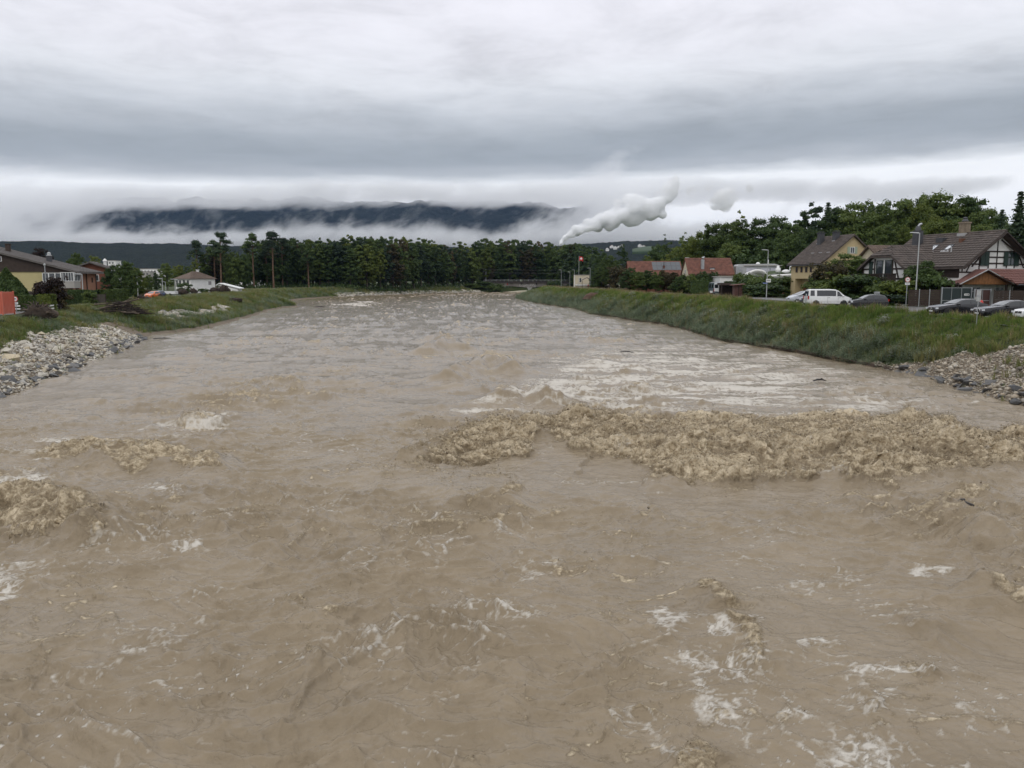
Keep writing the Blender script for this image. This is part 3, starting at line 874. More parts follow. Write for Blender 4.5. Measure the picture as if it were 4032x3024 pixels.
def z_low(X, Y):
 # ridge about 2.5 km off; height profile read off the skyline
 a = X / Y * FPX + CX
 top = np.interp(a, [-1500, -300, 250, 600, 760, 1000, 1500, 1900, 2150, 2350, 2600, 2900, 3400, 5200],
     [150, 132, 124, 117, 113, 114, 116, 106, 110, 122, 126, 120, 90, 70])
 t = np.clip((Y - 1750) / 800.0, 0, 1)
 z = 8 + (top - 8) * np.sin(t * math.pi / 2) ** 1.2
 # close wood: every crown a bump
 z = z + 6.0 * fbm(X / 210, Y / 260, 3, 101) * t + t * (3.2 * np.abs(perlin(X / 11, Y / 14, 102)) + 2.2 * perlin(X / 5.5, Y / 8, 103) + 2.0 * perlin(X / 26, Y / 26, 104))
 return z
def z_mount(X, Y):
 t = np.clip((Y - 4100) / 950.0, 0, 1)
 crest = np.interp(X, [-9000, -4500, -3300, -1500, 0, 500, 900, 1500, 2600], [470, 485, 495, 500, 500, 470, 330, 190, 110])
 z = 60 + (crest - 60) * t
 gully = np.abs(perlin(X / 420 + 0.25 * perlin(Y / 300, X / 300, 112), Y / 2400, 111))
 z = z + t * (1 - t * 0.6) * (gully * 150 - 45) + 40 * t * fbm(X / 260, Y / 260, 3, 113)
 z = z + t * (7 * perlin(X / 24, Y / 30, 114) + 5 * perlin(X / 13, Y / 16, 115))
 return z
hill('wooded_hills', -2600, 2300, 1700, 2700, 950, 36, z_low, mat_farwood('far_wood', (0.006, 0.010, 0.009), (0.020, 0.027, 0.018), 0.03))
hill('mountain', -5200, 2600, 4050, 5300, 620, 90, z_mount, mat_farwood('mountain_wood', (0.008, 0.013, 0.016), (0.020, 0.028, 0.028), 0.012))
def on_hill(px, py):
 rx, rz = ray(px, py)
 Ys = np.linspace(1720, 2650, 500)
 hit = np.nonzero(z_low(rx * Ys, Ys) > EYE + rz * Ys)[0]
 Y = Ys[hit[0]] if len(hit) else 2500.0
 return Vector((rx * Y, Y, EYE + rz * Y))
def meadow():
 # green field on the hillside to the right, a thick sheet following the slope
 mb = MB()
 rows = []
 for i in range(9):
  t = i / 8.0
  px = 2488 + 112 * t
  y0, y1 = 986 - 11 * math.sin(t * 2.6), 999 - 2 * t
  col = []
  for k in range(4):
   p = on_hill(px, y1 + (y0 - y1) * k / 3.0)
   col.append((p.x, p.y - 8, p.z + 3.5))
  rows.append(col)
 v = [p for c in rows for p in c] + [(p[0], p[1] + 6, p[2] - 14) for c in rows for p in c]
 f = [(i * 4 + k, i * 4 + 4 + k, i * 4 + 5 + k, i * 4 + 1 + k) for i in range(8) for k in range(3)]
 f += [(i * 4, i * 4 + 36, i * 4 + 40, i * 4 + 4) for i in range(8)] + [(i * 4 + 3, i * 4 + 7, i * 4 + 43, i * 4 + 39) for i in range(8)]
 mb.mesh(v, f)
 mb.build('meadow', mat('meadow_grass', (0.040, 0.066, 0.026), rough=0.9, var=0.2, scale=0.01), smooth=True, kind='structure')
meadow()
def vol_mat(name, build):
 m = bpy.data.materials.new(name)
 m.use_nodes = True
 nt = m.node_tree
 nt.nodes.clear()
 out = N(nt, 'ShaderNodeOutputMaterial')
 pv = N(nt, 'ShaderNodeVolumePrincipled')
 nt.links.new(pv.outputs[0], out.inputs['Volume'])
 build(nt, pv)
 return m
def fog_nodes(nt, pv):
 g = N(nt, 'ShaderNodeNewGeometry')
 sep = N(nt, 'ShaderNodeSeparateXYZ', ins={0: g.outputs['Position']})
 x, y, z = sep.outputs
 # stretched and sheared so that the wisps trail off to one side
 sh = N(nt, 'ShaderNodeCombineXYZ', ins={0: M2(nt, 'MULTIPLY_ADD', z, -0.7, x), 1: y, 2: M2(nt, 'MULTIPLY', z, 1.35)})
 n1 = N(nt, 'ShaderNodeTexNoise', ins={'Vector': sh.outputs[0], 'Scale': 0.0055, 'Detail': 7.0, 'Roughness': 0.66, 'Distortion': 0.35})
 n2 = N(nt, 'ShaderNodeTexNoise', ins={'Vector': g.outputs['Position'], 'Scale': 0.0011, 'Detail': 2.0})
 # centre line of the clear gap sinks towards the left
 zz = M2(nt, 'ADD', z, M2(nt, 'MULTIPLY_ADD', x, -0.012, -8.0))
 zz = M2(nt, 'ADD', zz, M2(nt, 'MULTIPLY', M2(nt, 'SUBTRACT', n2.outputs[0], 0.5), 90.0))
 f = M2(nt, 'DIVIDE', M2(nt, 'SUBTRACT', zz, 120.0), 560.0, clamp=True)
 prof = RAMP(nt, f, [(0.0, 0.0), (0.06, 0.12), (0.12, 0.76), (0.22, 0.74), (0.29, 0.45), (0.40, 0.24), (0.52, 0.30), (0.575, 0.70), (0.62, 0.92), (0.665, 0.75), (0.71, 0.1), (0.77, -0.6)])
 side = RAMP(nt, M2(nt, 'MULTIPLY_ADD', x, 1 / 8000.0, 0.6), [(0.0, 0.9), (0.2, 0.75), (0.27, 0.45), (0.315, 0.14), (0.36, 0.0), (0.60, 0.0), (0.635, 0.2), (0.665, 0.55), (0.69, 0.35), (0.715, -1.5), (0.9, -3.0)])
 d = M2(nt, 'ADD', M2(nt, 'ADD', prof, side), M2(nt, 'MULTIPLY', M2(nt, 'SUBTRACT', n1.outputs[0], 0.5), 2.1))
 d = M2(nt, 'MULTIPLY', M2(nt, 'SUBTRACT', d, 0.50), 2.2, clamp=True)
 thin = RAMP(nt, f, [(0.0, 0.010), (0.45, 0.009), (0.6, 0.0060), (0.72, 0.0050), (1.0, 0.002)])
 nt.links.new(M2(nt, 'MULTIPLY', d, thin), pv.inputs['Density'])
 pv.inputs['Color'].default_value = (0.995, 0.997, 1.0, 1)
 pv.inputs['Anisotropy'].default_value = 0.0
def add_fog():
 mb = MB()
 mb.box(-5400, 2500, 4060, 4960, 125, 668)
 m = vol_mat('hill_fog', fog_nodes)
 m.cycles.volume_step_rate = 0.14
 mb.build('fog_bank', m, kind='stuff')
def add_haze():
 mb = MB()
 mb.box(-9300, 9300, -70, 16100, -6.0, 760)
 def nd(nt, pv):
  pv.inputs['Color'].default_value = (0.34, 0.55, 1.0, 1)
  pv.inputs['Density'].default_value = 2.0e-5
 mb.build('haze', vol_mat('thin_haze', nd), kind='stuff')
def add_smoke():
 Ys = 1500.0
 blobs = []
 path = [(2205, 962, 7), (2222, 938, 13), (2245, 918, 17), (2275, 905, 20), (2310, 893, 24), (2350, 880, 28), (2395, 866, 33), (2440, 850, 38), (2490, 832, 42), (2540, 812, 42), (2585, 800, 36), (2620, 770, 28), (2640, 740, 26), (2655, 718, 24), (2670, 705, 16)]
 rs = random.Random(5)
 for i in range(len(path) - 1):
  for k in range(5):
   t = k / 5.0
   a, b = path[i], path[i + 1]
   px, py, r = (a[j] + (b[j] - a[j]) * t for j in range(3))
   j = 0.55 if i > 1 else 0.2
   blobs.append((px + rs.uniform(-j, j) * r, py + rs.uniform(-j, j) * r, r * rs.uniform(0.45, 0.85)))
 for e in ((2480, 792, 26), (2500, 780, 16), (2430, 800, 14), (2610, 845, 14), (2590, 825, 24), (2400, 890, 18), (2520, 850, 22), (2560, 845, 20)):
  blobs.append(e)
 def lump(name, bl, m, label):
  mb = MB()
  bm = bmesh.new()
  bmesh.ops.create_icosphere(bm, subdivisions=2, radius=1.0)
  vs = [v.co.copy() for v in bm.verts]
  fs = [tuple(v.index for v in f.verts) for f in bm.faces]
  bm.free()
  for px, py, r in bl:
   c = at(px, py, Ys + rs.uniform(-8, 8))
   rr = r * Ys / FPX * 1.25
   mb.mesh([(c.x + v.x * rr, c.y + v.y * rr, c.z + v.z * rr) for v in vs], fs)
  o = mb.build(name, m, kind='stuff', label=label)
  rm = o.modifiers.new('skin', 'REMESH')
  rm.mode = 'VOXEL'
  rm.voxel_size = 2.2
  return o
 def nodes(dens, thr):
  def nd(nt, pv):
   g = N(nt, 'ShaderNodeNewGeometry')
   n = N(nt, 'ShaderNodeTexNoise', ins={'Vector': g.outputs['Position'], 'Scale': 0.040, 'Detail': 7.0, 'Roughness': 0.66})
   d = M2(nt, 'MULTIPLY', M2(nt, 'SUBTRACT', n.outputs[0], thr), 5.0, clamp=True)
   # thins out with height above the stack
   sep = N(nt, 'ShaderNodeSeparateXYZ', ins={0: g.outputs['Position']})
   th = RAMP(nt, M2(nt, 'DIVIDE', sep.outputs[2], 220.0), [(0.36, 1.0), (0.5, 0.55), (0.7, 0.3), (0.95, 0.16)])
   nt.links.new(M2(nt, 'MULTIPLY', M2(nt, 'MULTIPLY', d, th), dens), pv.inputs['Density'])
   pv.inputs['Color'].default_value = (0.993, 0.995, 0.998, 1)
  return nd
 m1 = vol_mat('factory_steam', nodes(0.95, 0.39))
 m1.cycles.volume_step_rate = 0.25
 lump('smoke', blobs, m1, 'white plume of smoke leaning over the far wood')
 m2 = vol_mat('drifting_smoke', nodes(0.5, 0.42))
 m2.cycles.volume_step_rate = 0.3
 puffs = [(2850, 785, 36), (2880, 770, 26), (2820, 800, 24), (2858, 815, 18), (2865, 755, 16), (2720, 752, 16), (2740, 745, 12), (2790, 738, 13), (2950, 740, 14), (2945, 712, 8)]
 lump('smoke', puffs, m2, 'grey puffs of smoke drifting off the end of the plume')
add_fog()
add_haze()
add_smoke()
# ------------------------------------------------------------------ trees and shrubs
def mat_leaf(name, c1, c2, c3, trans=0.25):
 m = bpy.data.materials.new(name)
 m.use_nodes = True
 nt = m.node_tree
 nt.nodes.clear()
 out = N(nt, 'ShaderNodeOutputMaterial')
 g = N(nt, 'ShaderNodeNewGeometry')
 oi = N(nt, 'ShaderNodeObjectInfo')
 tc = N(nt, 'ShaderNodeTexCoord')
 no = N(nt, 'ShaderNodeTexNoise', ins={'Vector': tc.outputs['Object'], 'Scale': 0.55, 'Detail': 2.0})
 f = M2(nt, 'ADD', M2(nt, 'MULTIPLY', g.outputs['Random Per Island'], 0.45), M2(nt, 'MULTIPLY', no.outputs[0], 0.75))
 f = M2(nt, 'ADD', f, M2(nt, 'MULTIPLY', M2(nt, 'SUBTRACT', oi.outputs['Random'], 0.5), 0.45))
 col = RAMP(nt, f, [(0.25, c1), (0.6, c2), (0.95, c3)])
 d = N(nt, 'ShaderNodeBsdfPrincipled')
 nt.links.new(col, d.inputs['Base Color'])
 d.inputs['Roughness'].default_value = 0.55
 d.inputs['Specular IOR Level'].default_value = 0.25
 t = N(nt, 'ShaderNodeBsdfTranslucent')
 nt.links.new(MIXC(nt, 1.0, col, (1.0, 1.0, 0.5), 'MULTIPLY'), t.inputs[0])
 mx = N(nt, 'ShaderNodeMixShader', ins={0: trans, 1: d.outputs[0], 2: t.outputs[0]})
 nt.links.new(mx.outputs[0], out.inputs[0])
 return m
LEAF = {
 'deep green': mat_leaf('leaf_deep_green', (0.027, 0.048, 0.016), (0.053, 0.088, 0.027), (0.100, 0.145, 0.043)),
 'mid green': mat_leaf('leaf_mid_green', (0.043, 0.068, 0.018), (0.083, 0.122, 0.031), (0.144, 0.185, 0.050)),
 'yellow green': mat_leaf('leaf_yellow_green', (0.062, 0.090, 0.019), (0.115, 0.147, 0.027), (0.181, 0.206, 0.045)),
 'russet': mat_leaf('leaf_russet', (0.037, 0.035, 0.016), (0.077, 0.062, 0.027), (0.131, 0.098, 0.043)),
 'dark red': mat_leaf('leaf_dark_red', (0.015, 0.010, 0.010), (0.027, 0.018, 0.016), (0.045, 0.027, 0.022)),
 'blue green': mat_leaf('leaf_blue_green', (0.018, 0.033, 0.019), (0.035, 0.060, 0.033), (0.065, 0.098, 0.048)),
 'grey green': mat_leaf('leaf_grey_green', (0.035, 0.055, 0.030), (0.065, 0.092, 0.050), (0.106, 0.135, 0.077)),
}
BARK = mat('bark', (0.075, 0.060, 0.045), rough=0.9, var=0.5, scale=2.0, bump=0.5, bscale=12)
BARK_PINE = mat('pine_bark', (0.16, 0.095, 0.060), rough=0.9, var=0.5, scale=1.5, bump=0.5, bscale=10)
def leaf_cards(P, Nrm, size, rs, aspect=1.5, droop=0.0):
 """One small quad per leaf spray, standing off P roughly along Nrm."""
 n = len(P)
 t = rs.normal(size=(n, 3))
 t -= (t * Nrm).sum(1, keepdims=True) * Nrm
 t /= np.linalg.norm(t, axis=1, keepdims=True) + 1e-9
 nn = Nrm + rs.normal(size=(n, 3)) * 0.55
 nn /= np.linalg.norm(nn, axis=1, keepdims=True) + 1e-9
 u = t - (t * nn).sum(1, keepdims=True) * nn
 u /= np.linalg.norm(u, axis=1, keepdims=True) + 1e-9
 v = np.cross(nn, u)
 s = size * rs.uniform(0.55, 1.3, size=(n, 1))
 a, b = u * s * 0.5 * aspect, v * s * 0.5
 dz = np.array([0, 0, -1.0]) * droop * s
 co = np.stack([P - a * 0.9 - b * 0.25, P - b, P + a + dz, P + b * 0.9], 1).reshape(-1, 3)
 return co, np.arange(n * 4).reshape(-1, 4)
def crown_mesh(name, rs, clumps, per, leaf, m, aspect=1.5, droop=0.0):
 """clumps: rows of centre xyz and radii rx, rz."""
 P, Q = [], []
 rm = float(np.median([c[3] for c in clumps]))
 for cx, cy, cz, rx, rz in clumps:
  k = max(8, int(per * min(2.2, (rx / rm) ** 1.6)))
  if rx < rm * 0.72:
   k = k // 3
  d = rs.normal(size=(k, 3))
  d /= np.linalg.norm(d, axis=1, keepdims=True)
  d[:, 2] = np.where(d[:, 2] < -0.35, -d[:, 2] * 0.6, d[:, 2])
  r = rs.uniform(0.25, 1.0, size=(k, 1)) ** 0.7 * rs.uniform(0.8, 1.5 if rx > rm * 0.72 else 2.2, size=(k, 1))
  P.append(np.array([cx, cy, cz]) + d * r * np.array([rx, rx, rz]))
  Q.append(d)
 co, q = leaf_cards(np.concatenate(P), np.concatenate(Q), leaf, rs, aspect, droop)
 return npmesh(name, co, q, m, False)
def broadleaf(seed, H=20.0, R_=5.2, base=0.22, n=44, per=95, leaf=0.62, top_r=0.55):
 rs = np.random.RandomState(seed)
 cl = []
 zc, rz = H * (base + 1) / 2, H * (1 - base) / 2
 k = 0
 while len(cl) < n and k < 4000:
  k += 1
  d = rs.normal(size=3)
  d /= np.linalg.norm(d)
  f = rs.uniform(0.12, 1.0) ** 0.55 * 0.95
  z = zc + d[2] * rz * f
  wdt = R_ * (1.0 + 0.22 * perlin(np.array([z * 0.3]), np.array([math.atan2(d[1], d[0])]), seed)[0])
  hz = (z - H * base) / (H * (1 - base))
  wdt *= 1.0 if hz < 0.6 else 1 - (1 - top_r) * (hz - 0.6) / 0.4
  r = rs.uniform(0.11, 0.24) * R_
  cl.append((d[0] * wdt * f, d[1] * wdt * f, min(z, H - r * 0.8), r, r * rs.uniform(0.7, 0.95)))
 # a few loose sprays that break the outline
 for i in range(16):
  a, z = rs.uniform(0, 6.28), rs.uniform(0.35, 1.0)
  rr = R_ * (0.95 if z < 0.75 else 0.5)
  cl.append((math.cos(a) * rr, math.sin(a) * rr, H * z, R_ * 0.13, R_ * 0.15))
 mb = MB()
 mb.tube([(0, 0, -0.4), (0.1, 0, H * 0.15), (0.0, 0.15, H * 0.4), (0.15, 0.1, H * 0.72)], [0.36, 0.28, 0.2, 0.07], 8)
 for c in cl[:14]:
  z0 = max(H * 0.16, c[2] - math.hypot(c[0], c[1]) * 0.7 - 1.0)
  mb.tube([(0.05, 0.05, z0), (c[0] * 0.5, c[1] * 0.5, (z0 + c[2]) / 2 + 0.3), (c[0], c[1], c[2])], [0.12, 0.08, 0.03], 5)
 return {'trunk': mb.data('trunk', BARK), 'crown': crown_mesh('crown', rs, cl, per, leaf, LEAF['mid green']), 'H': H}
def pine(seed, H=24.0):
 rs = np.random.RandomState(seed)
 mb = MB()
 lean = rs.uniform(-0.6, 0.6)
 pts = [(0, 0, -0.4), (lean * 0.2, 0.1, H * 0.35), (lean * 0.5, 0, H * 0.7), (lean, 0.1, H * 0.96)]
 mb.tube(pts, [0.34, 0.26, 0.19, 0.05], 8)
 cl = []
 for i in range(30):
  z = H * (1 - 0.36 * rs.uniform(0.0, 1) ** 1.2) * 0.99
  a = rs.uniform(0, 6.28)
  r = (1 - max(0, z / H - 0.64) / 0.36) * 3.0 + 0.7
  r *= rs.uniform(0.4, 1.15)
  c = (lean * z / H + math.cos(a) * r, math.sin(a) * r, z)
  cl.append((*c, rs.uniform(0.7, 1.5), rs.uniform(0.6, 1.15)))
  mb.tube([(lean * z / H, 0, z - 0.8), c], [0.09, 0.03], 5)
 for i in range(4):
  z = H * rs.uniform(0.45, 0.68)
  a = rs.uniform(0, 6.28)
  e = (lean * z / H + math.cos(a) * 2.0, math.sin(a) * 2.0, z + 0.3)
  mb.tube([(lean * z / H, 0, z), e], [0.06, 0.015], 4)
  if i < 2:
   cl.append((*e, 0.6, 0.35))
 return {'trunk': mb.data('trunk', BARK_PINE), 'crown': crown_mesh('crown', rs, cl, 130, 0.34, LEAF['blue green'], 2.0), 'H': H}
def spruce(seed, H=22.0, Rb=3.6):
 rs = np.random.RandomState(seed)
 mb = MB()
 mb.tube([(0, 0, -0.3), (0, 0, H * 0.97)], [0.34, 0.03], 7)
 P, Q = [], []
 z = H * 0.06
 while z < H * 0.985:
  f = 1 - z / H
  rad = Rb * (f ** 0.85) * rs.uniform(0.85, 1.12) + 0.12
  nb = int(7 + 5 * f)
  a0 = rs.uniform(0, 6.28)
  for b in range(nb):
   a = a0 + b * 2 * math.pi / nb + rs.uniform(-0.2, 0.2)
   L = rad * rs.uniform(0.75, 1.12)
   k = max(5, int(16 * L))
   t = rs.uniform(0.12, 1.0, k)
   x, y = np.cos(a) * L * t, np.sin(a) * L * t
   sp = rs.normal(size=(k, 2)) * (0.10 + 0.16 * t[:, None]) * (0.6 + f)
   zz = z + 0.30 * L * np.sin(t * 2.2) * 0.6 - 0.34 * L * t + rs.normal(size=k) * 0.07
   P.append(np.stack([x + sp[:, 0], y + sp[:, 1], zz], 1))
   Q.append(np.stack([np.cos(a) * 0.5 + rs.normal(size=k) * 0.3, np.sin(a) * 0.5 + rs.normal(size=k) * 0.3, np.full(k, 0.8)], 1))
  z += 0.42 + 0.25 * f
 P, Q = np.concatenate(P), np.concatenate(Q)
 Q /= np.linalg.norm(Q, axis=1, keepdims=True)
 co, q = leaf_cards(P, Q, 0.34, rs, 1.9, 0.3)
 return {'trunk': mb.data('trunk', BARK), 'crown': npmesh('crown', co, q, LEAF['blue green'], False), 'H': H}
def shrub(seed, H=3.0, R_=1.8, n=26, per=110, leaf=0.20, base=0.05):
 rs = np.random.RandomState(seed)
 cl = []
 for i in range(n):
  a, f = rs.uniform(0, 6.28), rs.uniform(0.1, 1) ** 0.6
  z = H * rs.uniform(base, 0.93)
  w = R_ * math.sqrt(max(0.08, 1 - ((z / H - 0.4) / 0.66) ** 2))
  r = R_ * rs.uniform(0.2, 0.36)
  cl.append((math.cos(a) * w * f * 0.9, math.sin(a) * w * f * 0.9, min(max(z, r * 0.4), H - r * 0.7), r, r * 0.85))
 for i in range(10):
  a, z = rs.uniform(0, 6.28), rs.uniform(0.5, 1.02)
  cl.append((math.cos(a) * R_ * 0.8 * rs.uniform(0.2, 1.1), math.sin(a) * R_ * 0.8 * rs.uniform(0.2, 1.1), H * z, R_ * 0.12, R_ * 0.16))
 mb = MB()
 for c in cl[:8]:
  mb.tube([(0, 0, -0.2), (c[0] * 0.45, c[1] * 0.45, c[2] * 0.5), (c[0], c[1], c[2])], [0.06, 0.04, 0.015], 5)
 return {'trunk': mb.data('stems', BARK), 'crown': crown_mesh('crown', rs, cl, per, leaf, LEAF['mid green']), 'H': H}
def conebush(seed, H=4.0, R_=1.3, leaf=0.13):
 """A clipped cypress: dense, rounded cone."""
 rs = np.random.RandomState(seed)
 n = 9000
 z = rs.uniform(0.0, 1.0, n)
 a = rs.uniform(0, 6.28, n)
 w = np.where(z < 0.35, 0.86 + 0.4 * z, 1.0 * (1 - ((z - 0.35) / 0.66) ** 1.9)) * R_
 w = np.maximum(w, 0.04) * (1 + 0.14 * perlin(a * 1.3, z * 6, seed)) * rs.uniform(0.82, 1.02, n)
 P = np.stack([np.cos(a) * w, np.sin(a) * w, z * H], 1)
 Q = np.stack([np.cos(a), np.sin(a), 0.5 + z * 0.8], 1)
 Q /= np.linalg.norm(Q, axis=1, keepdims=True)
 co, q = leaf_cards(P, Q, leaf * 1.7, rs, 1.8)
 mb = MB()
 mb.tube([(0, 0, -0.2), (0, 0, H * 0.8)], [0.12, 0.04], 6)
 return {'trunk': mb.data('trunk', BARK), 'crown': npmesh('crown', co, q, LEAF['deep green'], False), 'H': H}
KIND = {}
for i in range(6):
 KIND['wood%d' % i] = broadleaf(11 + i, 22.0, 4.6 - 0.35 * (i % 3), 0.05 + 0.03 * (i % 3), 100, 125, 0.40, 0.5)
for i in range(4):
 KIND['full%d' % i] = broadleaf(31 + i, 16.0, 5.6, 0.06, 125, 185, 0.28, 0.6)
for i in range(3):
 KIND['pine%d' % i] = pine(51 + i)
KIND['spruce0'] = spruce(61)
KIND['spruce1'] = spruce(62, 18.0, 2.9)
KIND['thin'] = broadleaf(65, 20.0, 3.0, 0.28, 70, 26, 0.42, 0.8)
for i in range(5):
 KIND['shrub%d' % i] = shrub(71 + i)
KIND['cypress'] = conebush(81)
TREES = []      # (object, photo x, label parts) for the wood, labelled after everything stands
def plant(kind, px, top, Y, leaf, name, label, cat='tree', group=None, wide=1.0, base=None, x=None, rot=None):
 """A tree at the place the photo shows it: its top at pixel (px, top), standing at depth Y."""
 K = KIND[kind]
 p = at(px, top, Y)
 X = p.x if x is None else x
 zb = gz(X, Y) if base is None else base
 s = max(0.2, (p.z - zb) / K['H'])
 t = thing(name, label, cat, (X, Y, zb - 0.05), rnd.uniform(0, 6.28) if rot is None else rot, group)
 t.scale = (s * wide, s * wide, s)
 tr = obj('trunk' if cat == 'tree' else 'stem', K['trunk'], t)
 cr = obj('crown' if cat == 'tree' else 'foliage', K['crown'], t)
 cr.material_slots[0].link = 'OBJECT'
 cr.material_slots[0].material = LEAF[leaf]
 return t
# the wood across the river bend, row behind row
SKY_X = [760, 800, 850, 900, 950, 1040, 1100, 1150, 1200, 1300, 1400, 1460, 1560, 1640, 1700, 1790, 1880, 1960, 2020, 2090, 2180, 2260, 2330, 2400, 2460, 2560, 2640, 2760]
SKY_Y = [1000, 985, 968, 975, 985, 960, 950, 944, 942, 946, 938, 936, 940, 948, 960, 968, 955, 948, 944, 955, 962, 962, 978, 990, 970, 962, 958, 950]
FRONT_X = [700, 900, 1150, 1400, 1550, 1700, 1870, 2000, 2200, 2400, 2800]
FRONT_Y = [330, 352, 378, 388, 415, 462, 500, 520, 525, 420, 300]
WOOD = []
def add_wood():
 rs = random.Random(21)
 leafs = ['deep green', 'deep green', 'mid green', 'deep green', 'russet', 'blue green', 'mid green', 'deep green']
 rows = ((0, 25, 24, 16), (9, 23, 8, 14), (20, 25, -3, 13))
 for r, (dY, step, low, jit) in enumerate(rows):
  px = 1075 if r == 0 else (800 if r == 1 else 830)
  while px < 2345:
   Y = float(np.interp(px, FRONT_X, FRONT_Y)) + dY + rs.uniform(-2, 3)
   top = float(np.interp(px, SKY_X, SKY_Y)) + low + rs.uniform(-jit, jit)
   if r == 0 and rs.random() < 0.25:
    top += 30
   k = 'wood%d' % rs.randrange(6)
   lf = leafs[rs.randrange(len(leafs))]
   if rs.random() < 0.09 and px > 1150:
    lf = 'yellow green'
   if px < 1060 and r > 0:
    top += rs.uniform(4, 26)
   WOOD.append((k, px, top, Y, lf, r))
   px += step * rs.uniform(0.75, 1.3)
 for (k, px, top, Y, lf, r) in WOOD:
  t = plant(k, px, top, Y, lf, 'wood_tree', '', 'tree', 'trees of the wood beyond the river bend', wide=rs.uniform(0.72, 1.45))
  TREES.append((t, px, top, r, lf))
add_wood()
ROW_WORD = ('in front', 'midway back', 'at the back')
MARKS = [(770, 'the leftmost pine'), (865, 'the tall dark pine'), (995, 'the twin pines'), (1062, 'the leaning pine'), (1212, 'the bare pine'),
   (1420, 'the russet crowns'), (1560, 'the bend'), (1745, 'the bare pole'), (1913, 'the railway mast'), (2000, 'the bridge abutment'),
   (2085, 'the bridge pier'), (2150, 'the bridge railing'), (2205, 'the smoke plume'), (2280, 'the red flag'), (2330, 'the cream house')]
def label_wood():
 """Every tree of the wood gets its own words: colour and height, then what stands nearest to it."""
 used = {}
 for (t, px, top, r, lf) in sorted(TREES, key=lambda q: (q[3], q[1])):
  m = min(MARKS, key=lambda q: abs(q[0] - px))
  sky = float(np.interp(px, SKY_X, SKY_Y))
  size = 'tall' if top < sky + 3 else ('low' if top > sky + 26 else 'middling')
  d = px - m[0]
  side = 'in line with' if abs(d) < 14 else ('just left of' if d < 0 else 'just right of')
  if abs(d) > 60:
   side = 'well left of' if d < 0 else 'well right of'
  lab = '%s %s wood tree %s, %s %s' % (size, lf, ROW_WORD[r], side, m[1])
  n = used.get(lab, 0)
  used[lab] = n + 1
  if n:
   lab = lab.replace(' wood tree ', ' %s wood tree ' % ('narrow', 'broad', 'ragged', 'rounded', 'crooked')[(n - 1) % 5], 1)
  t['label'] = lab
label_wood()
def add_undergrowth():
 rs = np.random.RandomState(90)
 cl = []
 for px in np.arange(860, 2340, 7.0):
  for dY, hh in ((-3, 1.3), (1, 2.6), (7, 4.0), (14, 6.0)):
   if px < 1080 and hh > 2 and rs.rand() < 0.5:
    continue
   Y = float(np.interp(px, FRONT_X, FRONT_Y)) + dY + rs.uniform(-2, 2)
   p = at(px + rs.uniform(-4, 4), 1100, Y)
   r = rs.uniform(0.6, 1.4)
   z = gz(p.x, Y)
   cl.append((p.x, Y, z + rs.uniform(0.2, 1.0) * hh, r * 1.3, r))
 me = crown_mesh('undergrowth', rs, cl, 40, 0.5, LEAF['deep green'])
 obj('undergrowth', me, kind='stuff', label='dark undergrowth along the foot of the wood')
add_undergrowth()
# pines with bare trunks at the left end of the wood
for k, px, top, Y, lab in (('pine0', 772, 951, 345, 'slender dark pine with a small crown, leftmost of the bare-trunked pines'),
       ('pine1', 862, 918, 342, 'tallest dark pine with a dense crown, rising behind the white house'),
       ('pine2', 838, 948, 350, 'pine with a broken flat crown close beside the tallest dark pine'),
       ('pine2', 992, 922, 360, 'pine with bare orange trunk and windswept crown, left of the two windswept pines'),
       ('pine0', 1070, 917, 362, 'pine with pale curved trunk and windswept crown, right of the two windswept pines'),
       ('pine1', 1046, 948, 372, 'thin pine standing between the two windswept pines'),
       ('pine1', 1106, 940, 372, 'short pine with flat top at the dense edge of the wood'),
       ('pine2', 1212, 990, 374, 'pine with a pale bare trunk showing against the dark wood')):
 plant(k, px, top, Y, 'blue green' if k != 'pine2' else 'deep green', 'pine_tree', lab, 'tree', 'pines at the left end of the wood', wide=1.25)
# broadleaf trees between the pines and beyond the white house
for k, px, top, Y, lf, lab, w in (
  ('full0', 915, 990, 345, 'mid green', 'rounded green tree between the tallest pine and the windswept pines', 0.75),
  ('full1', 960, 1000, 350, 'deep green', 'dark bushy tree below the windswept pines', 0.7),
  ('full2', 700, 1040, 330, 'yellow green', 'light green tree behind the roof of the white house', 0.9),
  ('full3', 740, 1046, 330, 'mid green', 'mid green tree right behind the chimney of the white house', 0.8),
  ('full0', 655, 1034, 320, 'mid green', 'broad green tree left of the white house', 0.9),
  ('full1', 615, 1072, 260, 'deep green', 'dark low tree over the orange car', 0.7),
  ('full2', 585, 1078, 230, 'mid green', 'small tree behind the second street lamp', 0.7),
  ('full3', 540, 1052, 150, 'yellow green', 'yellowing tree on the right flank of the big garden tree', 0.7),
  ('full0', 490, 1025, 140, 'deep green', 'big dark green garden tree beside the red brick house', 0.95),
  ('full1', 438, 1040, 143, 'deep green', 'dark tree tucked between the red brick house and the big garden tree', 0.8),
  ('full2', 298, 990, 240, 'mid green', 'round green tree showing over the roof of the long house', 0.62),
  ('full3', 372, 1008, 250, 'yellow green', 'pale green tree over the red gable', 0.8),
  ('full1', 150, 975, 190, 'dark red', 'dark red leaved tree behind the ridge of the long house', 0.85),
  ('full0', 190, 1004, 195, 'dark red', 'small dark red tree right beside the larger red one', 0.6),
  ('thin', 764, 1000, 335, 'yellow green', 'thin ivy-clad yellowish tree under the leftmost pine', 0.8)):
 plant(k, px, top, Y, lf, 'garden_tree', lab, 'tree', 'trees among the houses on the left bank', wide=w)
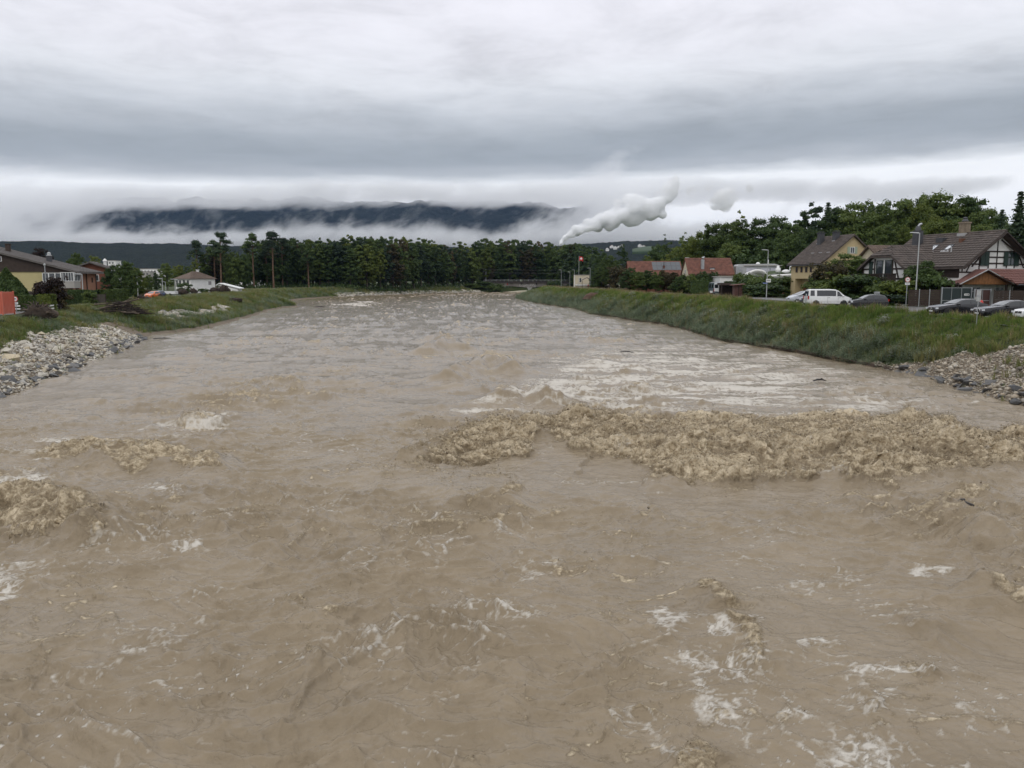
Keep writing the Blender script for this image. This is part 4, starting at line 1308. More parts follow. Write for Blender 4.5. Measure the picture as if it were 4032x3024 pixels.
# the wooded rise behind the houses on the right
RIGHT = [
 # px, top, Y, kind, leaf, words
 (2370, 992, 360, 'full1', 'deep green', 'dark tree behind the cream house roof', 0.8),
 (2480, 1052, 197, 'full1', 'deep green', 'dark tree covering the left end of the solar roofed barn', 1.15),
 (2515, 1066, 195, 'full2', 'mid green', 'green tree below the left end of the solar roof', 1.2),
 (2548, 1062, 196, 'full0', 'deep green', 'dark tree before the middle of the solar roofed barn', 1.2),
 (2582, 1070, 194, 'full3', 'mid green', 'green tree before the solar panels', 1.15),
 (2617, 1062, 196, 'full1', 'russet', 'russet tree before the solar roofed barn', 1.1),
 (2650, 1068, 193, 'full2', 'russet', 'second russet tree, left of the barn gable', 1.1),
 (2676, 1086, 184, 'full0', 'deep green', 'dark low tree against the cream barn gable', 1.1),
 (2720, 1076, 181, 'full1', 'mid green', 'small green tree before the pale metal chimney', 0.9),
 (2772, 1066, 182, 'full3', 'deep green', 'small dark tree before the right half of the barn roof', 0.9),
 (2360, 1050, 300, 'full2', 'deep green', 'dark tree just right of the small pitched roof', 1.0),
 (2402, 1003, 285, 'full0', 'mid green', 'big bushy green tree standing right of the cream house', 0.95),
 (2452, 965, 420, 'wood1', 'deep green', 'tall dark tree below the far hillside village', 1.0),
 (2440, 1050, 275, 'shrub1', 'russet', 'reddish brown bushy tree in front of the big green one', 0.9),
 (2505, 1040, 280, 'full2', 'deep green', 'dark rounded tree left of the tiled barn', 0.8),
 (2555, 1005, 262, 'full3', 'yellow green', 'yellowish green tree standing before the solar roof', 0.7),
 (2540, 1030, 255, 'full2', 'mid green', 'green tree with low branches beside the tall street lamp', 0.75),
 (2590, 960, 330, 'full1', 'deep green', 'dark broad tree above the meadow', 0.9),
 (2635, 925, 260, 'thin', 'mid green', 'sparse tree with open crown at the left end of the rise', 1.1),
 (2690, 918, 255, 'thin', 'yellow green', 'second sparse tree at the left end of the rise', 1.0),
 (2665, 972, 250, 'full0', 'yellow green', 'broad yellowish tree behind the solar roof', 1.0),
 (2720, 930, 245, 'full3', 'mid green', 'green tree over the ridge of the red barn', 1.0),
 (2770, 905, 240, 'full2', 'yellow green', 'light green tree over the middle of the red barn', 1.0),
 (2830, 878, 235, 'full1', 'mid green', 'tall green tree over the right end of the red barn', 0.95),
 (2912, 832, 232, 'thin', 'yellow green', 'tallest sparse tree with see-through crown', 1.2),
 (2900, 868, 228, 'full0', 'mid green', 'massive rounded tree in front of the tallest sparse one', 1.1),
 (2985, 858, 226, 'full3', 'deep green', 'dark rounded tree right of the massive one', 1.0),
 (3060, 848, 222, 'full1', 'deep green', 'dark tree whose crown stands over the silver cabin', 1.0),
 (3120, 870, 216, 'full2', 'deep green', 'deep green tree over the swan figure', 0.9),
 (3165, 828, 220, 'wood2', 'deep green', 'upright dark tree left of the yellow house ridge', 1.1),
 (3215, 802, 222, 'wood0', 'blue green', 'tall upright tree above the yellow house chimneys', 1.1),
 (3262, 794, 224, 'spruce1', 'blue green', 'narrow spruce spire poking above the yellow house', 1.0),
 (3300, 812, 216, 'full0', 'deep green', 'dark tree right behind the yellow house ridge', 0.9),
 (3370, 792, 212, 'full3', 'mid green', 'tall light-topped tree over the yellow gable', 1.0),
 (3440, 822, 208, 'full2', 'mid green', 'green tree just right of the yellow gable', 0.9),
 (3490, 800, 215, 'full1', 'deep green', 'dark tree behind the gap between yellow and timbered houses', 0.9),
 (3560, 780, 205, 'full0', 'mid green', 'broad green tree over the balcony wing', 1.0),
 (3640, 800, 198, 'full3', 'yellow green', 'yellow green tree above the big slate chimney', 0.8),
 (3655, 772, 212, 'full2', 'deep green', 'dark crown behind the yellow green tree', 0.9),
 (3722, 757, 205, 'full1', 'mid green', 'highest green tree of the rise, over the roof windows', 1.1),
 (3810, 768, 202, 'full0', 'deep green', 'second highest tree, over the brick chimney', 1.0),
 (3880, 808, 195, 'full2', 'mid green', 'tree sloping down to the right of the brick chimney', 0.9),
 (3930, 840, 185, 'full3', 'deep green', 'low dark tree at the foot of the big spruce', 0.8),
 (3948, 822, 170, 'spruce1', 'blue green', 'small spruce left of the big one', 0.9),
 (4022, 748, 112, 'spruce0', 'blue green', 'big dark spruce at the right edge of the view', 1.15),
 (4100, 800, 150, 'full1', 'deep green', 'dark tree behind the timbered gable', 1.0),
 (2660, 1010, 232, 'full1', 'deep green', 'low dark tree left of the red barn gable', 0.8),
 (2880, 950, 212, 'full2', 'mid green', 'low tree right behind the red barn', 0.9),
 (2960, 1000, 205, 'shrub0', 'deep green', 'bushy dark tree left of the silver cabin', 1.1),
 (3020, 940, 205, 'full0', 'deep green', 'low dark tree behind the silver cabin', 0.9),
 (3100, 930, 200, 'full3', 'deep green', 'low dark tree behind the swan figure', 0.9),
 (3180, 900, 198, 'full1', 'deep green', 'dark tree just behind the left slope of the yellow roof', 0.8),
 (3500, 880, 180, 'full0', 'mid green', 'lower green tree over the brown-tiled small roof', 0.8),
 (3570, 890, 178, 'full3', 'yellow green', 'lower yellow green tree over the balcony wing ridge', 0.8),
 (3700, 850, 172, 'full2', 'yellow green', 'yellow green tree behind the main timbered roof', 0.9),
 (3780, 860, 170, 'full1', 'mid green', 'lower green tree just left of the brick chimney', 0.8),
 (3860, 880, 165, 'full0', 'mid green', 'lower green tree behind the ridge end of the timbered house', 0.8),
]
for px, top, Y, k, lf, lab, w in RIGHT:
 plant(k, px, top, Y, lf, 'hillside_tree' if px > 2600 else 'riverside_tree', lab, 'tree', 'trees on the rise behind the houses' if px > 2600 else 'trees by the far right street', wide=w, base=4.0)
# ------------------------------------------------------------------ buildings
GLASS = mat('window_glass', (0.035, 0.042, 0.048), rough=0.08, spec=0.8)
WHITE_P = mat('white_paint', (0.72, 0.72, 0.70), rough=0.5)
WHITE_W = mat('white_plaster', (0.76, 0.75, 0.72), rough=0.9, var=0.12, scale=0.5)
YELLOW_W = mat('yellow_plaster', (0.50, 0.40, 0.23), rough=0.9, var=0.14, scale=0.4)
PALE_YEL = mat('pale_yellow_plaster', (0.52, 0.45, 0.23), rough=0.9, var=0.12, scale=0.4)
CREAM_W = mat('cream_plaster', (0.56, 0.49, 0.36), rough=0.9, var=0.1, scale=0.4)
TERRA_W = mat('terracotta_plaster', (0.27, 0.135, 0.085), rough=0.9, var=0.15, scale=0.5)
RED_W = mat('red_plaster', (0.17, 0.065, 0.042), rough=0.9, var=0.15, scale=0.5)
GREY_W = mat('grey_render', (0.36, 0.34, 0.31), rough=0.9, var=0.12, scale=0.6)
TIMBER = mat('dark_timber', (0.032, 0.020, 0.015), rough=0.8, var=0.4, scale=4)
BROWN_SH = mat('brown_cladding', (0.055, 0.038, 0.030), rough=0.85, var=0.3, scale=2)
ORANGE_TIMB = mat('orange_timber', (0.21, 0.088, 0.026), rough=0.7, var=0.35, scale=5)
FENCE_W = mat('fence_timber', (0.045, 0.030, 0.022), rough=0.85, var=0.4, scale=4)
TILE_DK = mat('dark_roof_tile', (0.085, 0.066, 0.056), rough=0.8, var=0.55, scale=1.6)
TILE_BR = mat('brown_roof_tile', (0.120, 0.082, 0.060), rough=0.8, var=0.5, scale=1.6)
TILE_RED = mat('red_roof_tile', (0.165, 0.068, 0.046), rough=0.85, var=0.5, scale=1.2)
TILE_PINK = mat('pinkish_red_roof_tile', (0.175, 0.078, 0.064), rough=0.7, var=0.3, scale=1.5)
ROOF_GR = mat('grey_fibre_roof', (0.13, 0.115, 0.105), rough=0.75, var=0.3, scale=0.7)
SOLAR = mat('solar_panel', (0.085, 0.092, 0.10), rough=0.25)
SLATE = mat('slate_cladding', (0.055, 0.056, 0.062), rough=0.6, var=0.3, scale=3)
STONE_CH = mat('chimney_brick', (0.22, 0.175, 0.125), rough=0.9, var=0.4, scale=3)
METAL = mat('galvanised_steel', (0.40, 0.41, 0.42), rough=0.4, metal=0.85, var=0.15, scale=2)
METAL_W = mat('pale_grey_steel', (0.40, 0.41, 0.41), rough=0.45)
SHUT_G = mat('dark_green_shutter', (0.014, 0.034, 0.026), rough=0.6)
SHUT_L = mat('pale_green_shutter', (0.30, 0.36, 0.27), rough=0.6)
DOOR_B = mat('brown_door', (0.12, 0.050, 0.026), rough=0.5)
LEAD = mat('lead_flashing', (0.34, 0.34, 0.34), rough=0.5)
SKYTONE_GL = mat('sky_toned_skylight', (0.55, 0.58, 0.60), rough=0.05, spec=1.0)  # pale base colour paints the sky's reflection into the panes
def window(parent, O, u, n, w, h, fm, pm=None, fw=0.08, bars=1, cross=0, name='window', sill=None):
 """A framed window with its foot centre at O, along u, facing n (all in the parent's own frame)."""
 O, u, n = Vector(O), Vector(u).normalized(), Vector(n).normalized()
 z = Vector((0, 0, 1))
 mb = MB()
 d = 0.07
 c = O + n * d / 2
 for s in (-1, 1):
  mb.bar(c + u * s * (w / 2 - fw / 2), c + u * s * (w / 2 - fw / 2) + z * h, fw, d, up=n)
 mb.bar(c - u * (w / 2 - fw) + z * fw / 2, c + u * (w / 2 - fw) + z * fw / 2, fw, d, up=n)
 mb.bar(c - u * (w / 2 - fw) + z * (h - fw / 2), c + u * (w / 2 - fw) + z * (h - fw / 2), fw, d, up=n)
 for k in range(bars):
  q = c + u * (-w / 2 + w * (k + 1) / (bars + 1))
  mb.bar(q + z * fw, q + z * (h - fw), fw * 0.7, d * 0.8, up=n)
 if cross:
  mb.bar(c - u * (w / 2 - fw) + z * h * 0.62, c + u * (w / 2 - fw) + z * h * 0.62, fw * 0.6, d * 0.7, up=n)
 if sill is not None:
  mb.bar(O - u * (w / 2 + 0.1) + n * 0.07 - z * 0.035, O + u * (w / 2 + 0.1) + n * 0.07 - z * 0.035, 0.14, 0.06, up=z)
 o = mb.build(name, fm, parent)
 pb = MB()
 q = O + n * 0.015
 pb.bar(q - u * (w / 2 - fw * 0.5) + z * h / 2, q + u * (w / 2 - fw * 0.5) + z * h / 2, h - fw, 0.02, up=n)
 # bar()'s width runs across both its axis and up; here that is z
 pb.build('pane', pm or GLASS, o)
 return o
def panel(mb, O, u, n, w, h, d, mi=0):
 """A slab w by h by d standing with its foot centre at O on a wall."""
 O, u, n = Vector(O), Vector(u).normalized(), Vector(n).normalized()
 z = Vector((0, 0, 1))
 a = O + n * d / 2 + z * h / 2
 mb.bar(a - u * w / 2, a + u * w / 2, h, d, mi, up=n)
def tiles(roof, P0, U, V, nu, nv, m, single=0, keep=None, lift=0.05):
 """Courses of roof tiles on a slope: P0 eave corner, U along the eave, V up the slope. The first `single` tiles are objects of their own, the rest one mesh."""
 P0, U, V = Vector(P0), Vector(U), Vector(V)
 u, v = U.normalized(), V.normalized()
 n = u.cross(v).normalized()
 if n.z < 0:
  n = -n
 tw, th = U.length / nu, V.length / nv
 rs = random.Random(int(U.length * 100) + nu)
 def wedge(mb, base, su, sv, jit):
  w, t = tw * 0.94, 0.035
  lo, hi = lift + t + jit, lift * 0.35
  q = lambda a, b, c: base + su * a + sv * b + n * c
  top = [q(0, 0, lo), q(w * 0.5, 0, lo + 0.03), q(w, 0, lo), q(w, th * 1.12, hi + 0.02), q(w * 0.5, th * 1.12, hi + 0.045), q(0, th * 1.12, hi + 0.02)]
  bot = [q(0, 0, lo - t), q(w * 0.5, 0, lo - t), q(w, 0, lo - t), q(w, th * 1.12, hi - 0.01), q(0, th * 1.12, hi - 0.01)]
  k = len(mb.v)
  mb.v += [tuple(p) for p in top + bot]
  for f in ((0, 1, 4, 5), (1, 2, 3, 4), (6, 7, 1, 0), (7, 8, 2, 1), (8, 9, 3, 2), (10, 6, 0, 5)):
   mb.f.append(tuple(i + k for i in f))
   mb.m.append(0)
 me = None
 if single:
  t0 = MB()
  wedge(t0, Vector((0, 0, 0)), u, v, 0.0)
  me = t0.data('tile', m)
 mb = MB()
 cnt = 0
 for j in range(nv):
  for i in range(nu):
   base = P0 + U * (i / nu) + V * (j / nv)
   if keep and not keep(base + U * 0.5 / nu + V * 0.5 / nv):
    continue
   if cnt < single:
    o = obj('tile', me, roof)
    o.location = base + n * rs.uniform(-0.006, 0.012)
    cnt += 1
   else:
    wedge(mb, base, u, v, rs.uniform(-0.008, 0.014))
 if mb.f:
  mb.build('roof_tiles' if not single else 'far_tiles', m, roof, kind='stuff')
def gable_house(t, W, L, ze, zr, wall_m, roof_m, over=0.5, og=0.5, wall=True, zb=0.0, tile=None, single=0):
 """Walls and a saddle roof in the thing's frame: gable along x from 0 to W at y = 0, ridge along y to L."""
 sl = (zr - ze) / (W / 2)
 if wall:
  mb = MB()
  mb.prism([(0, zb), (W, zb), (W, ze), (W / 2, zr), (0, ze)], 0, L)
  mb.build('wall', wall_m, t)
 roofs = []
 th = 0.16
 for s in (0, 1):
  mb = MB()
  ex = -over if s == 0 else W + over
  e = (ex, ze - over * sl)
  r = (W / 2, zr)
  up = th * math.sqrt(1 + sl * sl)
  mb.prism([(e[0], e[1] + 0.03), (r[0], r[1] + 0.03), (r[0], r[1] + 0.03 + up), (e[0], e[1] + 0.03 + up)], -og, L + og)
  o = mb.build('roof', roof_m, t)
  roofs.append(o)
  if tile:
   zz = e[1] + 0.03 + up
   zt = r[1] + 0.03 + up
   if s == 0:
    tiles(o, (e[0], L + og, zz), (0, -(L + 2 * og), 0), (r[0] - e[0], 0, zt - zz), tile[0], tile[1], roof_m, single)
   else:
    tiles(o, (e[0], -og, zz), (0, L + 2 * og, 0), (r[0] - e[0], 0, zt - zz), tile[0], tile[1], roof_m, 0)
 mb = MB()
 mb.tube([(W / 2, -og, zr + th * 1.25), (W / 2, L + og, zr + th * 1.25)], 0.12, 8)
 mb.build('ridge', roof_m, t)
 return roofs
# --- the timber-framed house on the right -----------------------------------------------------------
def timbered_house():
 t = thing('timber_framed_house', 'white half-timbered house with green shutters, brown tiled roof and two skylights', 'house', (60.5, 100.0, 3.25), R(17.5))
 t.scale = (1.25, 1.25, 1.25)
 W, L, slope, zr = 9.2, 10.6, 0.70, 7.62
 ze = zr - slope * W / 2
 mb = MB()
 mb.prism([(-W / 2, -0.2), (W / 2, -0.2), (W / 2, ze), (0, zr - 0.02), (-W / 2, ze)], 0.8, 0.8 + L)
 mb.build('wall', WHITE_W, t)
 f = 0.8                                       # gable plane
 beams = [((0, 3.86), (0, zr - 0.35)), ((-3.0, 5.30), (3.0, 5.30)), ((-W / 2 + 0.2, 4.62), (-2.2, 4.62)), ((-1.05, 4.70), (0.95, 4.70)),
    ((-W / 2, 3.82), (W / 2, 3.82)), ((-4.3, 3.9), (-4.3, 4.55)), ((-2.2, 3.9), (-2.2, 5.85)), ((-1.05, 3.9), (-1.05, 5.85)), ((1.3, 3.9), (1.3, 5.85)), ((2.3, 3.9), (2.3, 5.85)),
    ((-3.75, 3.9), (-2.75, 5.6)), ((3.75, 3.9), (2.75, 5.6)), ((-2.6, 5.86), (2.6, 5.86)), ((4.3, 3.9), (4.3, 4.55)), ((2.3, 4.62), (W / 2 - 0.2, 4.62))]
 for k, ((x0, z0), (x1, z1)) in enumerate(beams):
  mb = MB()
  d = 0.05 + 0.006 * (k % 4)
  mb.bar((x0, f - d / 2 + 0.01, z0), (x1, f - d / 2 + 0.01, z1), 0.14 if z0 == z1 else 0.12, d, up=(0, 1, 0))
  mb.build('beam', TIMBER, t)
 for xc in (-1.62, 1.8):
  window(t, (xc, f - 0.01, 4.50), (1, 0, 0), (0, -1, 0), 0.98, 1.28, SHUT_G, GLASS, bars=1, cross=1)
  for s in (-1, 1):
   if xc < 0:
    q = xc + s * 0.27
    w_ = 0.5
   else:
    q = xc + s * 0.74
    w_ = 0.48
   mb = MB()
   panel(mb, (q, f - 0.075, 4.46), (1, 0, 0), (0, -1, 0), w_, 1.36, 0.05)
   for r_ in range(8):
    panel(mb, (q, f - 0.127, 4.53 + r_ * 0.155), (1, 0, 0), (0, -1, 0), w_ * 0.72, 0.08, 0.018)
   mb.build('shutter', SHUT_G, t)
 # side wall towards the river: dark timber band, small window
 mb = MB()
 panel(mb, (-W / 2 - 0.005, 0.8 + L / 2, 3.3), (0, 1, 0), (-1, 0, 0), L, 1.1, 0.06)
 mb.build('timber_band', TIMBER, t)
 window(t, (-W / 2, 2.6, 1.95), (0, 1, 0), (-1, 0, 0), 1.5, 0.6, TIMBER, GLASS)
 window(t, (-W / 2, 6.0, 1.6), (0, 1, 0), (-1, 0, 0), 1.1, 1.1, TIMBER, GLASS)
 # ground floor windows of the gable, partly behind the carport
 for xc in (-2.4, 0.6, 2.8):
  window(t, (xc, f, 1.2), (1, 0, 0), (0, -1, 0), 1.1, 1.2, WHITE_P, GLASS, cross=1)
 roofs = []
 th = 0.16
 for s in (-1, 1):
  mb = MB()
  ex = s * 5.0
  ez = zr - slope * 5.0
  up = th * 1.22
  mb.prism([(ex, ez), (0, zr), (0, zr + up), (ex, ez + up)], -0.05, 0.8 + L + 0.3)
  o = mb.build('roof', TILE_DK, t)
  roofs.append(o)
  tot = 0.8 + L + 0.35
  if s < 0:
   tiles(o, (ex, -0.05, ez + up), (0, tot, 0), (5.0, 0, slope * 5.0), 27, 15, TILE_DK, 300)
  else:
   tiles(o, (ex, -0.05, ez + up), (0, tot, 0), (-5.0, 0, slope * 5.0), 27, 15, TILE_DK)
  # barge board
  mb = MB()
  mb.bar((ex, -0.09, ez + 0.02), (0, -0.09, zr + 0.02), 0.05, 0.26, up=(0, -1, 0))
  mb.bar((s * 4.0, -0.06, ez + 0.25), (s * 0.4, 0.78, zr - 0.6), 0.12, 0.12)
  mb.build('barge_board', TIMBER, t)
 mb = MB()
 mb.tube([(0, -0.05, zr + 0.24), (0, L + 1.1, zr + 0.24)], 0.13, 8)
 mb.build('ridge', TILE_DK, t)
 # skylights on the river slope
 for (yy, d0, w_, h_) in ((6.3, 2.35, 0.8, 1.1), (4.3, 2.45, 0.62, 0.85)):
  mb = MB()
  a = math.atan(slope)
  base = Vector((-5.0 + d0, yy, zr - slope * (5.0 - d0) + 0.30))
  v = Vector((math.cos(a), 0, math.sin(a)))
  n = Vector((-math.sin(a), 0, math.cos(a)))
  u = Vector((0, 1, 0))
  for e0, e1 in ((0, 0), (1, 1)):
   mb.bar(base + u * (e0 * w_), base + u * (e0 * w_) + v * h_, 0.08, 0.10, up=n)
  mb.bar(base + v * 0.0, base + u * w_, 0.10, 0.10, up=n)
  mb.bar(base + v * h_, base + u * w_ + v * h_, 0.12, 0.12, up=n)
  o = mb.build('skylight', SLATE, t)
  pb = MB()
  q = [base + u * 0.03 + v * 0.04 + n * 0.02, base + u * (w_ - 0.03) + v * 0.04 + n * 0.02, base + u * (w_ - 0.03) + v * (h_ - 0.05) + n * 0.02, base + u * 0.03 + v * (h_ - 0.05) + n * 0.02]
  pb.face(q)
  pb.build('pane', SKYTONE_GL, o)
  fb = MB()
  fb.bar(base - v * 0.18 - u * 0.25, base - v * 0.18 + u * (w_ + 0.2), 0.28, 0.02, up=n)
  fb.build('flashing', LEAD, o)
 # chimneys
 mb = MB()
 mb.lathe([(0.50, -0.9), (0.46, 0.35), (0.42, 0.7)], 4, (-1.55, 9.5, zr - 0.3))
 mb.v = [tuple(Matrix.Rotation(R(45), 3, 'Z') @ (Vector(v) - Vector((-1.55, 9.5, 0))) + Vector((-1.55, 9.5, 0))) for v in mb.v]
 mb.box(-1.92, -1.18, 9.13, 9.87, zr - 1.2, zr + 0.75)
 mb.lathe([(0.46, 0.0), (0.34, 0.35), (0.2, 0.5)], 4, (-1.55, 9.5, zr + 0.75))
 c = mb.build('chimney', SLATE, t)
 mb = MB()
 mb.tube([(-1.55, 9.5, zr + 1.2), (-1.4, 9.4, zr + 1.42), (-1.25, 9.3, zr + 1.5)], [0.13, 0.16, 0.1], 8)
 mb.build('cowl', METAL, c)
 mb = MB()
 mb.box(-0.36, 0.36, 4.5, 5.3, zr - 0.6, zr + 1.25)
 mb.box(-0.46, 0.46, 4.4, 5.4, zr - 0.05, zr + 0.25, 1)
 mb.box(-0.43, 0.43, 4.43, 5.37, zr + 1.25, zr + 1.4, 0)
 c = mb.build('chimney', [STONE_CH, LEAD], t)
 mb = MB()
 mb.lathe([(0.30, 0), (0.34, 0.1), (0.2, 0.3), (0.24, 0.42), (0.12, 0.5)], 10, (0, 4.9, zr + 1.4))
 mb.build('cap', SLATE, c)
 mb = MB()
 mb.tube([(-2.9, 3.6, zr - slope * 2.9), (-2.9, 3.6, zr - slope * 2.9 + 0.8)], 0.06, 8)
 mb.build('vent_pipe', METAL_W, t)
 mb = MB()
 mb.box(-1.5, -1.0, 3.75, 4.1, zr - 0.95, zr - 0.35)
 mb.build('roof_vent', DOOR_B, t)
 mb = MB()
 mb.box(-1.35, -0.5, 6.3, 7.2, zr - 0.75, zr - 0.15)
 mb.build('roof_hatch', SLATE, t)
 # cross wing with half-hipped end and balcony
 yc, xf, zw, hw = 7.0, -8.6, 6.35, 3.35
 mb = MB()
 zwe = zw - slope * hw
 hipz = 5.35
 hx = (zw - hipz) / slope
 wl = 3.0
 ze2 = zw - slope * wl
 # wall of the wing: gable with its top cut off under the hip
 prof = [(yc - wl, -0.2), (yc + wl, -0.2), (yc + wl, ze2), (yc + hx, hipz), (yc - hx, hipz), (yc - wl, ze2)]
 xs = (xf + 0.5, -W / 2 + 0.02)
 v = [(x, a, b) for x in xs for a, b in prof]
 n_ = len(prof)
 mb.mesh(v, [tuple(range(n_)), tuple(range(2 * n_ - 1, n_ - 1, -1))] + [(i, (i + 1) % n_, (i + 1) % n_ + n_, i + n_) for i in range(n_)])
 mb.build('wing_wall', WHITE_W, t)
 apx = xf + 1.25                                # where the hip meets the ridge
 xin = -1.2                                     # the wing's ridge dies into the main slope
 up = 0.18
 for s in (-1, 1):
  mb = MB()
  lo = [(xf, yc + s * hw, zwe), (xf, yc + s * hx, hipz), (apx, yc, zw), (xin, yc, zw), (-5.0 + 0.02, yc + s * hw, zwe)]
  v = lo + [(a, b, c_ + up) for a, b, c_ in lo]
  mb.mesh(v, [(0, 1, 2, 3, 4), (9, 8, 7, 6, 5)] + [(i, (i + 1) % 5, (i + 1) % 5 + 5, i + 5) for i in range(5)])
  o = mb.build('wing_roof', TILE_DK, t)
  Ptop = Vector((xf, yc + s * hw, zwe + up))
  def keep(p, s=s):
   dz = p.z - up
   yy = abs(p.y - yc)
   if p.x < xf + (1.25) * max(0, (dz - hipz) / (zw - hipz)):
    return False
   return p.x < -(zr - dz) / slope + 0.25
  tiles(o, Ptop, (xin - xf, 0, 0), (0, -s * hw, slope * hw), 18, 10, TILE_DK, 0, keep)
 mb = MB()
 lo = [(xf, yc - hx, hipz), (xf, yc + hx, hipz), (apx, yc, zw)]
 v = lo + [(a, b, c_ + up) for a, b, c_ in lo]
 mb.mesh(v, [(0, 1, 2), (5, 4, 3), (0, 1, 4, 3), (1, 2, 5, 4), (2, 0, 3, 5)])
 o = mb.build('hip', TILE_DK, t)
 tiles(o, (xf, yc + hx, hipz + up), (0, -2 * hx, 0), (apx - xf, 0, zw - hipz), 7, 4, TILE_DK, 0,
   lambda p: abs(p.y - yc) < hx * (1 - (p.z - up - hipz) / (zw - hipz)))
 mb = MB()
 mb.tube([(apx, yc, zw + up + 0.02), (xin, yc, zw + up + 0.02)], 0.12, 8)
 mb.build('ridge', TILE_DK, t)
 g = xf + 0.5
 for k, (y0, z0, y1, z1) in enumerate(((yc - wl, 3.2, yc + wl, 3.2), (yc - wl + .1, 4.2, yc - 1.2, 4.2), (yc + 1.2, 4.2, yc + wl - .1, 4.2), (yc - 1.25, 3.3, yc - 1.25, hipz - .1), (yc + 1.25, 3.3, yc + 1.25, hipz - .1),
           (yc - 2.1, 3.3, yc - 1.5, 5.0), (yc + 2.1, 3.3, yc + 1.5, 5.0), (yc - 2.9, 3.3, yc - 2.9, 4.3), (yc + 2.9, 3.3, yc + 2.9, 4.3))):
  mb = MB()
  d = 0.05 + 0.006 * (k % 3)
  mb.bar((g - d / 2, y0, z0), (g - d / 2, y1, z1), 0.16, d, up=(1, 0, 0))
  mb.build('beam', TIMBER, t)
 for y0 in (yc - 0.7, yc + 0.55):
  window(t, (g - 0.005, y0, 3.35), (0, 1, 0), (-1, 0, 0), 0.95, 1.75, SHUT_G, GLASS, bars=0)
 mb = MB()
 panel(mb, (g - 0.06, yc + 1.75, 3.5), (0, 1, 0), (-1, 0, 0), 0.5, 1.5, 0.05)
 mb.build('shutter', SHUT_G, t)
 b = MB()
 b.box(g - 1.3, g, yc - 3.1, yc + 3.1, 2.62, 2.75)
 bal = b.build('balcony', TIMBER, t)
 for k in range(21):
  mb = MB()
  yk = yc - 3.0 + k * 0.3
  h0 = 2.95 if k in (4, 5, 6, 7) else 2.78
  mb.box(g - 1.30, g - 1.26, yk - 0.135 if h0 < 2.9 else yk - 0.06, yk + 0.135 if h0 < 2.9 else yk + 0.06, h0, 3.62)
  mb.build('plank', TIMBER, bal)
 mb = MB()
 mb.box(g - 1.36, g - 1.2, yc - 3.12, yc + 3.12, 3.62, 3.72)
 mb.box(g - 1.30, g - 1.25, yc - 3.1, yc + 3.1, 2.75, 2.80)
 mb.build('rail', TIMBER, bal)
 for s in (-1, 1):
  mb = MB()
  mb.box(g - 1.28, g - 1.12, yc + s * 3.0 - 0.08, yc + s * 3.0 + 0.08, -0.2, 2.62)
  mb.build('post', TIMBER, bal)
 window(t, (g - 0.005, yc - 1.4, 0.9), (0, 1, 0), (-1, 0, 0), 1.2, 1.2, WHITE_P, GLASS)
 window(t, (g - 0.005, yc + 1.4, 0.1), (0, 1, 0), (-1, 0, 0), 1.0, 2.0, WHITE_P, GLASS, name='glazed_door')
 mb = MB()
 mb.box(g - 2.6, g - 0.02, yc - 3.2, yc + 1.5, 2.32, 2.46)
 mb.build('awning', WHITE_P, t)
 return t
timbered_house()
for px, Y, zt, r, lab in ((3453, 101, 6.5, 1.0, 'small white garden parasol, the left one in front of the balcony'), (3492, 100.5, 6.6, 1.25, 'larger white garden parasol right below the dark balcony')):
 p = at(px, 1090, Y)
 t = thing('parasol', lab, 'parasol', (p.x, Y, 4.0), 0, 'garden parasols')
 mb = MB()
 mb.lathe([(r, zt - 4.55), (r * 0.66, zt - 4.28), (r * 0.3, zt - 4.1), (0.03, zt - 4.0)], 8)
 mb.build('canopy', WHITE_P, t)
 mb = MB()
 mb.tube([(0, 0, 0), (0, 0, zt - 4.06)], 0.03, 8)
 mb.build('pole', METAL, t)
